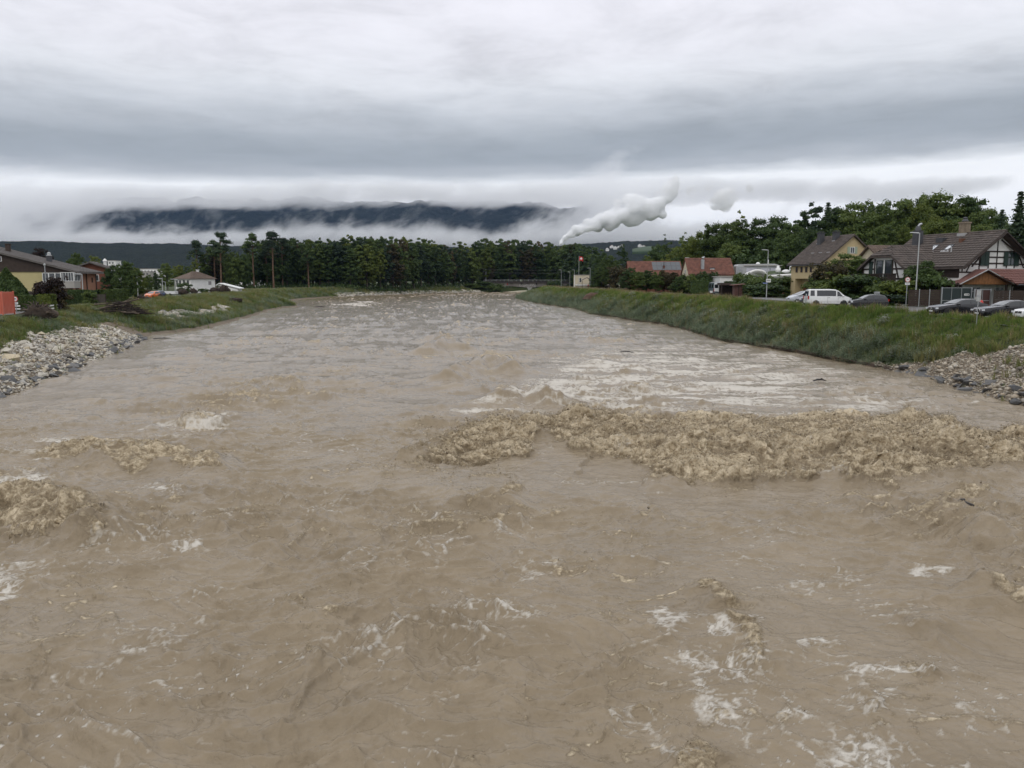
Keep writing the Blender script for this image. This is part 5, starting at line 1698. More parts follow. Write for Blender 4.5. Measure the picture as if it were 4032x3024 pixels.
# --- the yellow house -------------------------------------------------------------------------------
def yellow_house():
 t = thing('yellow_house', 'tall yellow plastered house with steep dark roof and recessed porch', 'house', (53.5, 140, 4.2), R(15))
 W, L, ze, zr = 11.7, 9.0, 5.92, 10.5
 # porch opening in the river wall
 p0, p1, pz, dep = 2.7, 7.7, 3.15, 1.5
 mb = MB()
 A = lambda x, y, z: (x, y, z)
 mb.face([A(0, 0, -.2), A(W, 0, -.2), A(W, 0, ze), A(W / 2, 0, zr), A(0, 0, ze)])
 mb.face([A(0, L, -.2), A(0, L, ze), A(W / 2, L, zr), A(W, L, ze), A(W, L, -.2)])
 mb.face([A(W, 0, -.2), A(W, L, -.2), A(W, L, ze), A(W, 0, ze)])
 mb.face([A(0, 0, -.2), A(0, 0, ze), A(0, p0, ze), A(0, p0, -.2)])
 mb.face([A(0, p1, -.2), A(0, p1, ze), A(0, L, ze), A(0, L, -.2)])
 mb.face([A(0, p0, pz), A(0, p0, ze), A(0, p1, ze), A(0, p1, pz)])
 mb.face([A(dep, p0, -.2), A(dep, p0, pz), A(dep, p1, pz), A(dep, p1, -.2)])
 mb.face([A(0, p0, -.2), A(0, p0, pz), A(dep, p0, pz), A(dep, p0, -.2)])
 mb.face([A(0, p1, -.2), A(dep, p1, -.2), A(dep, p1, pz), A(0, p1, pz)])
 mb.face([A(0, p0, pz), A(0, p1, pz), A(dep, p1, pz), A(dep, p0, pz)])
 me = bpy.data.meshes.new('wall')
 me.from_pydata(mb.v, [], mb.f)
 me.materials.append(YELLOW_W)
 obj('wall', me, t)
 gable_house(t, W, L, ze, zr, YELLOW_W, TILE_DK, 0.6, 0.5, wall=False, tile=(30, 20))
 for y in (7.3, 5.85, 4.45, 3.1):
  window(t, (0, y, 4.25), (0, 1, 0), (-1, 0, 0), 0.62, 1.0, DOOR_B, GLASS, bars=0)
 mb = MB()
 panel(mb, (dep - 0.01, 6.75, 0.0), (0, 1, 0), (-1, 0, 0), 0.95, 2.2, 0.07)
 d = mb.build('door', DOOR_B, t)
 mb = MB()
 mb.box(dep - 0.14, dep - 0.09, 6.36, 6.40, 1.0, 1.12)
 mb.build('handle', METAL, d)
 window(t, (dep - 0.005, 3.9, 1.2), (0, 1, 0), (-1, 0, 0), 0.7, 1.1, WHITE_P, GLASS, bars=0)
 window(t, (W / 2, 0, 7.5), (1, 0, 0), (0, -1, 0), 0.9, 1.1, WHITE_P, GLASS)
 for s in (-1, 1):
  mb = MB()
  panel(mb, (W / 2 + s * 0.74, -0.005, 7.45), (1, 0, 0), (0, -1, 0), 0.52, 1.2, 0.05)
  mb.build('shutter', SHUT_L, t)
 for xc in (2.6, 5.85, 9.1):
  for z0 in (4.0, 1.1):
   window(t, (xc, 0, z0), (1, 0, 0), (0, -1, 0), 1.0, 1.3, WHITE_P, GLASS, cross=1, sill=1)
   for s in (-1, 1):
    mb = MB()
    panel(mb, (xc + s * 0.8, -0.005, z0 - 0.03), (1, 0, 0), (0, -1, 0), 0.52, 1.36, 0.05)
    mb.build('shutter', SHUT_L, t)
 for x, y in ((4.2, 6.6), (5.0, 3.4)):
  mb = MB()
  mb.box(x - 0.45, x + 0.45, y - 0.45, y + 0.45, zr - 2.2, zr + 0.75)
  mb.box(x - 0.55, x + 0.55, y - 0.55, y + 0.55, zr + 0.75, zr + 0.87)
  c = mb.build('chimney', SLATE, t)
  mb = MB()
  mb.box(x - 0.38, x + 0.38, y - 0.38, y + 0.38, zr + 1.02, zr + 1.1)
  for sx in (-1, 1):
   for sy in (-1, 1):
    mb.box(x + sx * 0.3 - 0.04, x + sx * 0.3 + 0.04, y + sy * 0.3 - 0.04, y + sy * 0.3 + 0.04, zr + 0.87, zr + 1.02)
  mb.build('cap', SLATE, c)
 for y, xx in ((1.0, 1.9), (3.2, 1.9), (5.4, 1.9), (3.4, 4.6), (7.2, 4.2)):
  zz = ze + (zr - ze) / (W / 2) * xx + 0.3
  mb = MB()
  mb.box(xx - 0.2, xx + 0.2, y - 0.35, y + 0.35, zz - 0.1, zz + 0.05)
  mb.build('snow_guard', LEAD, t)
 mb = MB()
 mb.tube([(-0.62, -0.5, ze - 0.42), (-0.62, L + 0.5, ze - 0.42)], 0.09, 8)
 mb.build('gutter', SLATE, t)
 # garden bench inside the porch
 b = thing('garden_bench', 'small brown wooden bench standing in the yellow porch', 'bench', t.matrix_world @ Vector((0, 0, 0)), 0)
 b.location = Matrix.Translation((53.5, 140, 4.2)) @ Matrix.Rotation(R(15), 4, 'Z') @ Vector((0.9, 4.9, 0))
 b.rotation_euler = (0, 0, R(15))
 mb = MB()
 mb.box(-0.3, 0.3, -0.75, 0.75, 0.68, 0.75)
 mb.build('seat', DOOR_B, b)
 for y in (-0.6, 0.6):
  mb = MB()
  mb.box(-0.25, 0.25, y - 0.05, y + 0.05, 0, 0.68)
  mb.build('leg', DOOR_B, b)
yellow_house()
# --- other buildings on the right -------------------------------------------------------------------
def right_side():
 # brown tiled house between the yellow and the timbered one
 t = thing('brown_roofed_house', 'old house with mossy brown tiles and dark gablet between yellow and timbered houses', 'house', (55.2, 118.5, 4.2), R(75))
 W, L = 8.0, 8.5
 t.location = (66.5, 128, 4.6)
 t.rotation_euler = (0, 0, R(90 + 8))
 gable_house(t, W, L, 5.2, 7.75, CREAM_W, TILE_BR, 0.6, 0.5, tile=(22, 12))
 # gablet facing the river
 mb = MB()
 mb.prism([(-1.2, 4.9), (1.2, 4.9), (0, 7.15)], 0, 3.0)
 o = mb.build('gablet', CREAM_W, t)
 o.matrix_basis = Matrix.Translation((-0.2, 6.2, 0)) @ Matrix.Rotation(R(-90), 4, 'Z')
 for s in (-1, 1):
  mb = MB()
  mb.prism([(s * 1.65, 4.62), (0, 7.27), (0, 7.45), (s * 1.65, 4.80)], -0.4, 3.0)
  r = mb.build('gablet_roof', TILE_BR, t)
  r.matrix_basis = Matrix.Translation((-0.2, 6.2, 0)) @ Matrix.Rotation(R(-90), 4, 'Z')
 window(t, (0, 2.5, 3.6), (0, 1, 0), (-1, 0, 0), 1.0, 1.1, WHITE_P, GLASS)
 window(t, (0, 6.0, 3.6), (0, 1, 0), (-1, 0, 0), 1.0, 1.1, WHITE_P, GLASS)
 # carport with red tiles and orange timber gable
 t = thing('carport', 'timber carport with orange boarded gable, metal verge and red tiled roof', 'carport', (57.1, 97.5, 3.34), R(0))
 t.scale = (1.22, 1.22, 1.22)
 mb = MB()
 zg, hw, zp = 2.62, 2.55, 3.98
 # gable face turned a little to the left, the tiled roof running off to the right
 g = (math.cos(R(-3)), math.sin(R(-3)))
 mb.prism([(-hw + 0.15, zg), (hw - 0.15, zg), (0, zp - 0.1)], 0.25, 0.33)
 gab = mb.build('gable', ORANGE_TIMB, t)
 for k in range(16):
  x = -2.2 + k * 0.293
  h = (zp - 0.12) - abs(x) * (zp - 0.1 - zg) / (hw - 0.15) - zg
  if h > 0.12:
   mb = MB()
   mb.box(x - 0.135, x + 0.135, 0.22, 0.25, zg + 0.02, zg + h)
   mb.build('plank', ORANGE_TIMB, gab)
 for s in (-1, 1):
  mb = MB()
  mb.prism([(s * (hw + 0.1), zg - 0.06), (0, zp), (0, zp + 0.16), (s * (hw + 0.1), zg + 0.10)], -0.1, 3.4)
  mb.build('gable_roof', TILE_PINK, t)
  mb = MB()
  mb.bar((s * (hw + 0.14), -0.14, zg + 0.02), (0, -0.14, zp + 0.1), 0.06, 0.2, up=(0, -1, 0))
  mb.build('verge', METAL_W, t)
 # long roof to the right, slope facing the river and the camera
 mb = MB()
 a = [(0.6, 1.0, zp + 0.02), (11.5, 1.0, zp + 0.02), (11.5, -1.35, zg - 0.05), (2.3, -1.35, zg - 0.05)]
 top = [(p[0], p[1], p[2] + 0.12) for p in a]
 mb.mesh(a + top, [(0, 1, 2, 3), (7, 6, 5, 4), (0, 4, 5, 1), (1, 5, 6, 2), (2, 6, 7, 3), (3, 7, 4, 0)])
 o = mb.build('roof', TILE_PINK, t)
 tiles(o, (2.3, -1.35, zg + 0.07), (9.2, 0, 0), (0, 2.35, zp - zg + 0.07), 30, 9, TILE_PINK, 190)
 tiles(o, (0.62, -1.35, zg + 0.07), (1.68, 0, 0), (0, 2.35, zp - zg + 0.07), 6, 9, TILE_PINK, 0, lambda p: p.x > 2.3 - 1.7 * (p.z - zg) / (zp - zg))
 mb = MB()
 mb.box(0.6, 11.5, 0.95, 1.15, zp + 0.10, zp + 0.24)
 mb.build('ridge', METAL_W, t)
 mb = MB()
 mb.box(0.6, 11.5, 1.15, 4.0, zg, zg + 0.12)
 mb.build('back_roof', TILE_PINK, t)
 mb = MB()
 mb.tube([(2.3, -1.42, zg - 0.02), (11.5, -1.42, zg - 0.02)], 0.07, 8)
 mb.build('gutter', SLATE, t)
 for x, y in ((-2.3, 0.3), (2.2, 0.3), (-2.3, 3.2), (2.3, 3.2), (6.5, -0.9), (11.2, -0.9), (6.5, 3.6), (11.2, 3.6)):
  mb = MB()
  mb.box(x - 0.09, x + 0.09, y - 0.09, y + 0.09, -0.1, zg)
  mb.build('post', FENCE_W, t)
 mb = MB()
 mb.box(2.6, 11.2, 3.5, 3.6, 0, zg)
 mb.build('back_wall', BROWN_SH, t)
 mb = MB()
 mb.box(-2.3, 2.3, 2.9, 3.0, 0, zg - 0.1)
 mb.build('rear_panel', ORANGE_TIMB, t)
 # flat canopy left of the carport
 t = thing('flat_canopy', 'flat dark canopy with a thin pale roof edge left of the carport', 'canopy', (53.0, 98.5, 3.34))
 t.scale = (1.2, 1.2, 1.2)
 mb = MB()
 mb.box(-2.3, 1.6, 0, 3.2, 2.62, 2.74)
 mb.build('roof_slab', TIMBER, t)
 mb = MB()
 mb.box(-2.35, 1.65, -0.06, 0.0, 2.66, 2.80)
 mb.build('roof_edge', METAL_W, t)
 for x in (-2.1, 1.4):
  for y in (0.2, 3.0):
   mb = MB()
   mb.box(x - 0.07, x + 0.07, y - 0.07, y + 0.07, -0.1, 2.62)
   mb.build('post', TIMBER, t)
 # red tiled barn
 t = thing('red_tiled_barn', 'barn with a broad red tiled roof, cream gable and pale metal chimney', 'barn', (40.6, 194.0, 4.2), R(-90))
 gable_house(t, 8.2, 10.2, 4.3, 7.75, CREAM_W, TILE_RED, 0.4, 0.25, tile=(34, 14))
 t.location = (40.6, 194.0, 4.2)
 t.rotation_euler = (0, 0, R(-90))
 # local x -> world -y, local y -> world +x : the eave at local x = W faces the river
 mb = MB()
 mb.box(6.6, 7.3, 2.9, 3.6, 3.0, 7.6)
 c = mb.build('chimney', METAL, t)
 mb = MB()
 mb.tube([(6.95, 3.25, 7.6), (6.95, 3.25, 7.9), (6.95, 3.7, 8.2)], [0.33, 0.36, 0.2], 10)
 mb.build('cowl', METAL, c)
 window(t, (8.2, 6.0, 2.4), (0, 1, 0), (1, 0, 0), 1.1, 1.1, WHITE_P, GLASS)
 mb = MB()
 mb.box(6.4, 7.3, 4.9, 6.1, 5.2, 5.75)
 d = mb.build('dormer', SLATE, t)
 mb = MB()
 mb.box(7.3, 7.34, 5.0, 6.0, 5.25, 5.5)
 mb.build('pane', WHITE_P, d)
 window(t, (4.1, 0, 4.4), (-1, 0, 0), (0, -1, 0), 1.2, 1.0, WHITE_P, GLASS)
 # solar roofed barn to its left
 t = thing('solar_roofed_barn', 'long low barn with red tiles half covered by grey solar panels', 'barn', (29.6, 212.0, 4.2), R(-90))
 gable_house(t, 8.6, 13.2, 3.9, 7.45, RED_W, TILE_RED, 0.4, 0.25, tile=(36, 14))
 sl = (7.45 - 3.9) / 4.3
 for i in range(6):
  for j in range(2):
   mb = MB()
   y0 = 6.0 + i * 1.2
   x0, x1 = 4.7 + j * 1.25, 4.7 + j * 1.25 + 1.2
   z0, z1 = 7.45 - sl * (x0 - 4.3) + 0.36, 7.45 - sl * (x1 - 4.3) + 0.36
   mb.mesh([(x0, y0, z0), (x1, y0, z1), (x1, y0 + 1.15, z1), (x0, y0 + 1.15, z0), (x0, y0, z0 + .05), (x1, y0, z1 + .05), (x1, y0 + 1.15, z1 + .05), (x0, y0 + 1.15, z0 + .05)],
     [(0, 1, 2, 3), (7, 6, 5, 4), (0, 4, 5, 1), (1, 5, 6, 2), (2, 6, 7, 3), (3, 7, 4, 0)])
   mb.build('solar_panel', SOLAR, t)
 mb = MB()
 mb.box(6.2, 6.7, 8.6, 9.1, 4.6, 6.6)
 c = mb.build('chimney', TILE_RED, t)
 mb = MB()
 mb.tube([(6.45, 8.85, 6.6), (6.45, 8.85, 7.5)], 0.1, 8)
 mb.build('flue', SLATE, c)
 # organic white building
 t = thing('organic_building', 'white free-form building with curved canopy, grassed roof and low pale wing', 'building', (45.2, 176.0, 4.0))
 mb = MB()
 mb.box(0, 8.0, 0, 9, -0.1, 3.75)
 mb.build('wing_wall', WHITE_W, t)
 mb = MB()
 mb.box(-0.2, 8.0, -0.25, 9.2, 3.75, 3.98)
 mb.build('roof_edge', GREY_W, t)
 window(t, (1.3, 0, 1.6), (1, 0, 0), (0, -1, 0), 0.9, 1.3, WHITE_P, GLASS)
 window(t, (3.6, 0, 1.4), (1, 0, 0), (0, -1, 0), 1.4, 1.5, WHITE_P, GLASS)
 mb = MB()
 mb.box(8.0, 17.5, 1.5, 10, -0.1, 3.2)
 mb.build('wall', TERRA_W, t)
 # swelling white canopy: a lofted shell
 prof = [(5.2, 2.2), (5.1, 3.4), (5.6, 4.3), (6.6, 4.95), (7.8, 5.05), (8.9, 4.75), (9.7, 4.0), (10.6, 3.85), (12.0, 3.95), (14.0, 4.1), (17.2, 4.2)]
 fine = []
 for i in range(len(prof) - 1):
  p0, p1, p2, p3 = (Vector(prof[max(0, i - 1)]), Vector(prof[i]), Vector(prof[i + 1]), Vector(prof[min(len(prof) - 1, i + 2)]))
  for k in range(5):
   s = k / 5
   fine.append(0.5 * ((2 * p1) + (p2 - p0) * s + (2 * p0 - 5 * p1 + 4 * p2 - p3) * s * s + (3 * p1 - p0 - 3 * p2 + p3) * s ** 3))
 fine.append(Vector(prof[-1]))
 sec = [(-1.6, -0.12), (-1.75, 0.1), (-1.55, 0.34), (-0.6, 0.30), (1.2, 0.1), (1.2, -0.35), (-0.6, -0.5), (-1.2, -0.75)]
 mb = MB()
 v = []
 for p in fine:
  for (yy, dz) in sec:
   v.append((p.x, yy - (0.5 if 6 < p.x < 9.5 else 0.0), p.y + dz))
 n_ = len(sec)
 mb.mesh(v, [(i * n_ + k, i * n_ + (k + 1) % n_, (i + 1) * n_ + (k + 1) % n_, (i + 1) * n_ + k) for i in range(len(fine) - 1) for k in range(n_)])
 mb.build('canopy', WHITE_W, t, smooth=True)
 mb = MB()
 mb.lathe([(0.9, 0), (0.75, 1.2), (0.85, 2.2), (1.2, 3.2), (1.5, 3.9)], 14, (6.1, -0.7, -0.1))
 mb.build('column', WHITE_W, t, smooth=True)
 mb = MB()
 v, f = [], []
 for i in range(13):
  for j in range(7):
   x, y = 9.2 + 8.3 * i / 12, 2.0 + 7.5 * j / 6
   z = 3.9 + 1.35 * math.sin(math.pi * min(1, (i + 0.6) / 9.0) * 0.6) * math.sin(math.pi * (j + 1.5) / 9)
   v.append((x, y, z))
 mb.mesh(v, [(i * 7 + j, i * 7 + 7 + j, i * 7 + 8 + j, i * 7 + 1 + j) for i in range(12) for j in range(6)])
 mb.build('grass_roof', mat('roof_grass', (0.045, 0.066, 0.018), rough=0.9, var=0.4, scale=1.5, bump=0.8, bscale=8), t, smooth=True)
 mb = MB()
 mb.lathe([(0.55, 0), (0.55, 0.9), (0.3, 1.15), (0.28, 1.6)], 12, (13.6, 3.4, 4.7))
 mb.build('chimney_pot', WHITE_P, t, smooth=True)
 # silver cabin on top
 t = thing('silver_cabin', 'long silver cabin with rounded end and ribbon windows above the white building', 'cabin', (51.6, 186.0, 4.0))
 mb = MB()
 end = [(0.0, 3.9), (0.0, 6.3), (0.3, 6.65), (0.9, 6.75), (8.6, 6.85), (9.4, 6.6), (10.0, 5.9), (10.1, 3.9)]
 mb.prism([(x, z) for x, z in end], 0, 3.4)
 mb.build('body', METAL_W, t)
 for x0, w_ in ((2.0, 2.6), (5.3, 2.2), (7.6, 1.8)):
  window(t, (x0 + w_ / 2, 0, 4.75), (1, 0, 0), (0, -1, 0), w_, 1.2, METAL, mat('pale_blind', (0.50, 0.50, 0.56), rough=0.4), bars=0)
 mb = MB()
 mb.box(-0.4, 1.0, -0.5, 0.0, 4.0, 6.2)
 mb.box(-0.5, 1.1, -0.6, 0.0, 5.3, 5.5)
 mb.build('entrance_box', METAL, t)
 mb = MB()
 mb.box(1.5, 10.2, -0.35, -0.02, 6.35, 6.5)
 mb.build('roof_trim', GREY_W, t)
 mb = MB()
 mb.lathe([(0.5, 0), (0.42, 0.25), (0.15, 0.42)], 12, (5.2, 1.6, 6.8))
 mb.build('roof_dome', WHITE_P, t)
 mb = MB()
 mb.tube([(7.7, 2.0, 6.8), (7.7, 2.0, 7.8)], 0.1, 8)
 mb.build('flue', WHITE_P, t)
 mb = MB()
 mb.box(0.4, 9.6, 0.3, 3.2, -0.1, 3.9)
 mb.build('base', GREY_W, t)
 # swan on the grass roof
 t = thing('swan_figure', 'white swan figure with raised neck on the grass roof', 'figure', (60.6, 178.6, 8.55), 0)
 mb = MB()
 mb.lathe([(0.05, -0.95), (0.32, -0.6), (0.45, -0.1), (0.42, 0.35), (0.2, 0.75)], 12, (-0.3, 0, 0.45), axis='x')
 mb.build('body', WHITE_P, t, smooth=True)
 mb = MB()
 mb.tube([(0.35, 0, 0.55), (0.6, 0, 0.85), (0.52, 0, 1.2), (0.58, 0, 1.5), (0.8, 0, 1.56), (0.98, 0, 1.4)], [0.18, 0.13, 0.1, 0.11, 0.1, 0.03], 10)
 mb.build('neck', WHITE_P, t, smooth=True)
 # kiosk
 p = at(2908, 1140, 150)
 t = thing('garden_shed', 'small brown wooden shed with a reddish overhanging roof by the bank', 'shed', (p.x, 150, gz(p.x, 150)))
 mb = MB()
 mb.box(-0.75, 0.75, 0, 1.4, -0.1, 2.15)
 w_ = mb.build('wall', mat('red_brown_boards', (0.10, 0.046, 0.036), rough=0.8, var=0.3, scale=3), t)
 for k in range(5):
  mb = MB()
  mb.box(-0.74, 0.74, -0.03, 0, 0.05 + k * 0.42, 0.44 + k * 0.42)
  mb.build('plank', w_.data.materials[0], w_)
 mb = MB()
 mb.prism([(-1.25, 2.12), (1.1, 2.32), (1.1, 2.44), (-1.25, 2.24)], -0.5, 1.7)
 mb.build('roof', TILE_PINK, t)
 mb = MB()
 mb.box(-0.06, 0.06, -0.06, -0.03, 0, 2.1)
 mb.build('door_trim', TIMBER, t)
 # low garden wall and roofed annex behind the shed
 p = at(2870, 1118, 163)
 t = thing('dark_shelter', 'low dark roofed shelter behind the small brown shed', 'shelter', (p.x, 163, 4.0))
 mb = MB()
 mb.box(-1.6, 9.5, 0, 3.0, 2.1, 2.55)
 mb.build('roof_slab', BROWN_SH, t)
 mb = MB()
 mb.box(-1.3, 9.2, 2.4, 2.6, -0.1, 2.1)
 mb.build('back_wall', TIMBER, t)
 for x in (-1.4, 4.0, 9.3):
  mb = MB()
  mb.box(x - 0.08, x + 0.08, 0.1, 0.26, -0.1, 2.1)
  mb.build('post', TIMBER, t)
 # cream house by the flag
 t = thing('cream_house', 'plain cream house with flat roof and one tall window below the flag', 'house', (27.3, 352.0, 4.0))
 mb = MB()
 mb.box(0, 6.3, 0, 7, 0, 5.35)
 mb.build('wall', CREAM_W, t)
 mb = MB()
 mb.box(-0.15, 6.5, -0.15, 7.15, 5.35, 5.52)
 mb.build('roof', GREY_W, t)
 mb = MB()
 mb.box(-0.25, 0.0, -0.1, 0.2, 0, 5.4)
 mb.build('corner_post', WHITE_P, t)
 window(t, (2.4, 0, 2.3), (1, 0, 0), (0, -1, 0), 0.9, 1.9, WHITE_P, GLASS, bars=0)
 mb = MB()
 mb.box(0.2, 6.0, -0.6, 0, 0.9, 1.35)
 mb.build('white_plinth', WHITE_P, t)
 for k in range(9):
  mb = MB()
  mb.box(0.4 + k * 0.68, 0.46 + k * 0.68, -0.66, -0.6, 0.9, 1.8)
  mb.build('baluster', METAL, t)
 mb = MB()
 mb.box(0.3, 6.0, -0.68, -0.6, 1.8, 1.88)
 mb.build('rail', METAL, t)
 p = at(2312, 1100, 345)
 t = thing('porch_roof', 'small dark pitched roof at the right corner of the cream house', 'shelter', (p.x, 345, 4.0))
 for s in (-1, 1):
  mb = MB()
  mb.prism([(s * 2.6, 2.9), (0, 4.2), (0, 4.4), (s * 2.6, 3.1)], 0, 4)
  mb.build('roof', ROOF_GR, t)
 for x in (-2.1, 2.1):
  mb = MB()
  mb.box(x - 0.1, x + 0.1, 0.2, 0.4, -0.1, 3.0)
  mb.build('post', TIMBER, t)
right_side()
# --- far village on the hillside ---------------------------------------------------------------------
def village():
 rs = random.Random(3)
 for k, (px, py, w_, lab, roof) in enumerate(((2382, 983, 11, 'small white house low on the left of the hillside village', TILE_BR), (2400, 974, 13, 'white house with red roof at the top of the hillside village', TILE_RED),
             (2412, 979, 14, 'larger white house in the middle of the hillside village', TILE_BR), (2428, 975, 11, 'grey roofed white house right of the larger one', ROOF_GR),
             (2440, 971, 12, 'white house at the right end of the hillside village', TILE_DK), (2508, 970, 13, 'pale house alone above the green meadow', ROOF_GR), (2525, 972, 10, 'smaller pale house beside the one above the meadow', ROOF_GR))):
  p = on_hill(px, py)
  t = thing('village_house', lab, 'house', (p.x, p.y - 16, p.z - 3), R(rs.uniform(-30, 30)), 'far houses on the wooded hill')
  gable_house(t, w_ * 0.72, w_ * 0.75, w_ * 0.42, w_ * 0.7, WHITE_W, roof, 0.4, 0.4, zb=-12)
  for x in (0.25, 0.5, 0.75):
   window(t, (w_ * 0.72 * x, 0, w_ * 0.15), (1, 0, 0), (0, -1, 0), 1.1, 1.3, WHITE_P, GLASS)
village()
# --- the left bank ---------------------------------------------------------------------------------
def left_side():
 # long house: broad brown gable over yellow wall, glazed balcony, terracotta side
 t = thing('long_gabled_house', 'long house with broad brown shingled gable over yellow wall and glazed balcony', 'house', (-67.6, 126.0, 3.3), 0)
 sl, zE = 0.246, 5.05
 XL = -19.0
 zR = zE + sl * 19.0
 D = 6.2
 mb = MB()
 mb.box(-38, -5.0, 0, D, -0.3, zE)
 mb.build('wall', PALE_YEL, t)
 mb = MB()
 mb.box(-5.0, -0.3, 0.9, D, -0.3, zE - 0.02)
 mb.build('side_wall', TERRA_W, t)
 # shingled gable, boards laid in courses
 mb = MB()
 mb.prism([(-38, zE), (-0.2, zE), (XL, zR - 0.1)], -0.12, D - 0.2)
 gab = mb.build('gable', BROWN_SH, t)
 for k in range(16):
  z0 = zE + 0.02 + k * 0.30
  x1 = -0.4 - (z0 + 0.3 - zE) / sl
  if x1 < -18:
   break
  b = MB()
  b.box(-19.0, x1, -0.155 + 0.006 * (k % 2), -0.12, z0, z0 + 0.27)
  b.build('plank', BROWN_SH, gab)
 for s in (0, 1):
  mb = MB()
  if s == 0:
   mb.prism([(0.7, zE - 0.25), (XL, zR - 0.02), (XL, zR + 0.2), (0.7, zE - 0.03)], -0.7, D + 0.7)
  else:
   mb.prism([(XL, zR - 0.02), (-38.7, zE - 0.25), (-38.7, zE - 0.03), (XL, zR + 0.2)], -0.7, D + 0.7)
  ro = mb.build('roof', ROOF_GR, t)
  if s == 0:
   tiles(ro, (0.7, -0.7, zE - 0.02), (0, D + 1.4, 0), (XL - 0.7, 0, zR + 0.2 - zE), 8, 40, ROOF_GR)
 for x, w_, h, capm in ((-12.4, 0.55, 1.3, BROWN_SH), (-6.0, 0.62, 1.1, SLATE), (-18.4, 0.3, 1.5, SLATE)):
  zz = zE + sl * (-x)
  mb = MB()
  mb.box(x - w_ / 2, x + w_ / 2, 3.0, 3.0 + w_, zz - 0.4, zz + h)
  c = mb.build('chimney', capm, t)
  if x == -6.0:
   mb = MB()
   mb.lathe([(0.42, 0.0), (0.42, 0.06), (0.28, 0.1), (0.26, 0.4), (0.30, 0.42), (0.08, 0.58)], 10, (x, 3.31, zz + h))
   mb.build('cowl', METAL_W, c)
  elif x == -12.4:
   mb = MB()
   mb.box(x - 0.36, x + 0.36, 2.9, 3.7, zz + h, zz + h + 0.1)
   mb.build('cap', BROWN_SH, c)
 window(t, (-11.3 - 0.5, -0.16, 7.2 - 0.55), (1, 0, 0), (0, -1, 0), 0.85, 0.75, WHITE_P, GLASS, bars=0)
 window(t, (-12.75, -0.16, 6.6), (1, 0, 0), (0, -1, 0), 0.85, 0.75, WHITE_P, GLASS, bars=0)
 # glazed balcony
 b = MB()
 b.box(-5.0, 0.0, -0.9, 0.9, 2.55, 3.6)
 bal = b.build('balcony', GREY_W, t)
 for k in range(3):
  window(bal, (-4.35 + 0.98 * k, -0.9, 3.6), (1, 0, 0), (0, -1, 0), 0.98, 1.30, WHITE_P, GLASS, bars=0)
 window(bal, (-1.05, -0.9, 3.6), (1, 0, 0), (0, -1, 0), 2.05, 1.38, WHITE_P, GLASS, bars=4)
 window(bal, (0.0, 0.0, 3.6), (0, 1, 0), (1, 0, 0), 1.8, 1.38, WHITE_P, GLASS, bars=3)
 mb = MB()
 mb.box(-5.0, -0.02, -0.88, 0.9, 4.98, 5.04)
 mb.build('balcony_ceiling', TIMBER, bal)
 for x in (-4.9, -2.4, -0.2):
  mb = MB()
  mb.box(x - 0.12, x + 0.12, -0.8, -0.56, -0.3, 2.55)
  mb.build('pillar', TERRA_W, t)
 # rain pipes
 for x, y in ((-5.2, -0.1), (-0.2, 3.2), (-0.2, D - 0.1)):
  mb = MB()
  mb.tube([(x, y, -0.2), (x, y, zE - 0.1)], 0.07, 8)
  mb.build('rain_pipe', TIMBER, t)
 window(t, (-0.3, 5.0, 3.4), (0, 1, 0), (1, 0, 0), 0.3, 0.8, TIMBER, GLASS, bars=0)
 window(t, (-3.0, 0.9, 0.5), (1, 0, 0), (0, -1, 0), 1.6, 1.7, TIMBER, GLASS)
 # terrace wall of dark stone
 t = thing('terrace_wall', 'dark dry-stone terrace wall below the yellow wall of the long house', 'wall', (-74.5, 121.0, 3.3))
 mb = MB()
 mb.prism([(-8.5, -0.2), (3.8, -0.2), (3.3, 2.1), (-8.5, 2.25)], 0, 1.2)
 mb.build('core', mat('mortar_dark', (0.05, 0.042, 0.036), rough=0.95), t)
 stm = [mat('wall_stone_%s' % n_, c_, rough=0.95, var=0.3, scale=3) for n_, c_ in (('brown', (0.085, 0.065, 0.052)), ('grey', (0.10, 0.092, 0.082)), ('dark', (0.055, 0.046, 0.04)))]
 rs = random.Random(5)
 sm = []
 for k in range(6):
  b = MB()
  w_, h_ = 0.36 + 0.08 * k, 0.17
  v = [(sx * w_ / 2 * rs.uniform(0.9, 1), sy * 0.12 * rs.uniform(0.7, 1), sz * h_ / 2 * rs.uniform(0.8, 1)) for sx in (-1, 1) for sy in (-1, 1) for sz in (-1, 1)]
  b.mesh(v, [(0, 1, 3, 2), (4, 6, 7, 5), (0, 4, 5, 1), (2, 3, 7, 6), (0, 2, 6, 4), (1, 5, 7, 3)])
  sm.append((w_, b.data('stone', stm[k % 3])))
 for r_ in range(11):
  x = -8.4
  while x < 3.4 - r_ * 0.04:
   w_, me = sm[rs.randrange(6)]
   if x + w_ > 3.5:
    break
   o = obj('stone', me, t)
   o.location = (x + w_ / 2, -0.02 + rs.uniform(-0.03, 0.02), 0.05 + r_ * 0.195)
   x += w_ + 0.02
 # red gabled house behind
 t = thing('red_house', 'red plastered house with dark shallow roof behind the terracotta wall', 'house', (-80.6, 150.0, 3.3), R(10))
 gable_house(t, 5.2, 3.0, 6.0, 6.9, RED_W, ROOF_GR, 0.7, 0.7, tile=(14, 12))
 window(t, (3.4, 0, 3.6), (1, 0, 0), (0, -1, 0), 1.0, 1.2, WHITE_P, GLASS)
 mb = MB()
 mb.lathe([(0.3, -0.6), (0.3, 0.4), (0.45, 0.45), (0.3, 0.7), (0.05, 0.95)], 10, (4.2, 3, 6.9))
 mb.build('chimney', WHITE_P, t)
 # white hip-roofed house
 t = thing('white_house', 'white two-storey house with brown hipped roof beside the wood', 'house', (-97.2, 245.0, 3.3), R(60))
 mb = MB()
 Lx, Wy, ze = 9.0, 7.0, 4.35
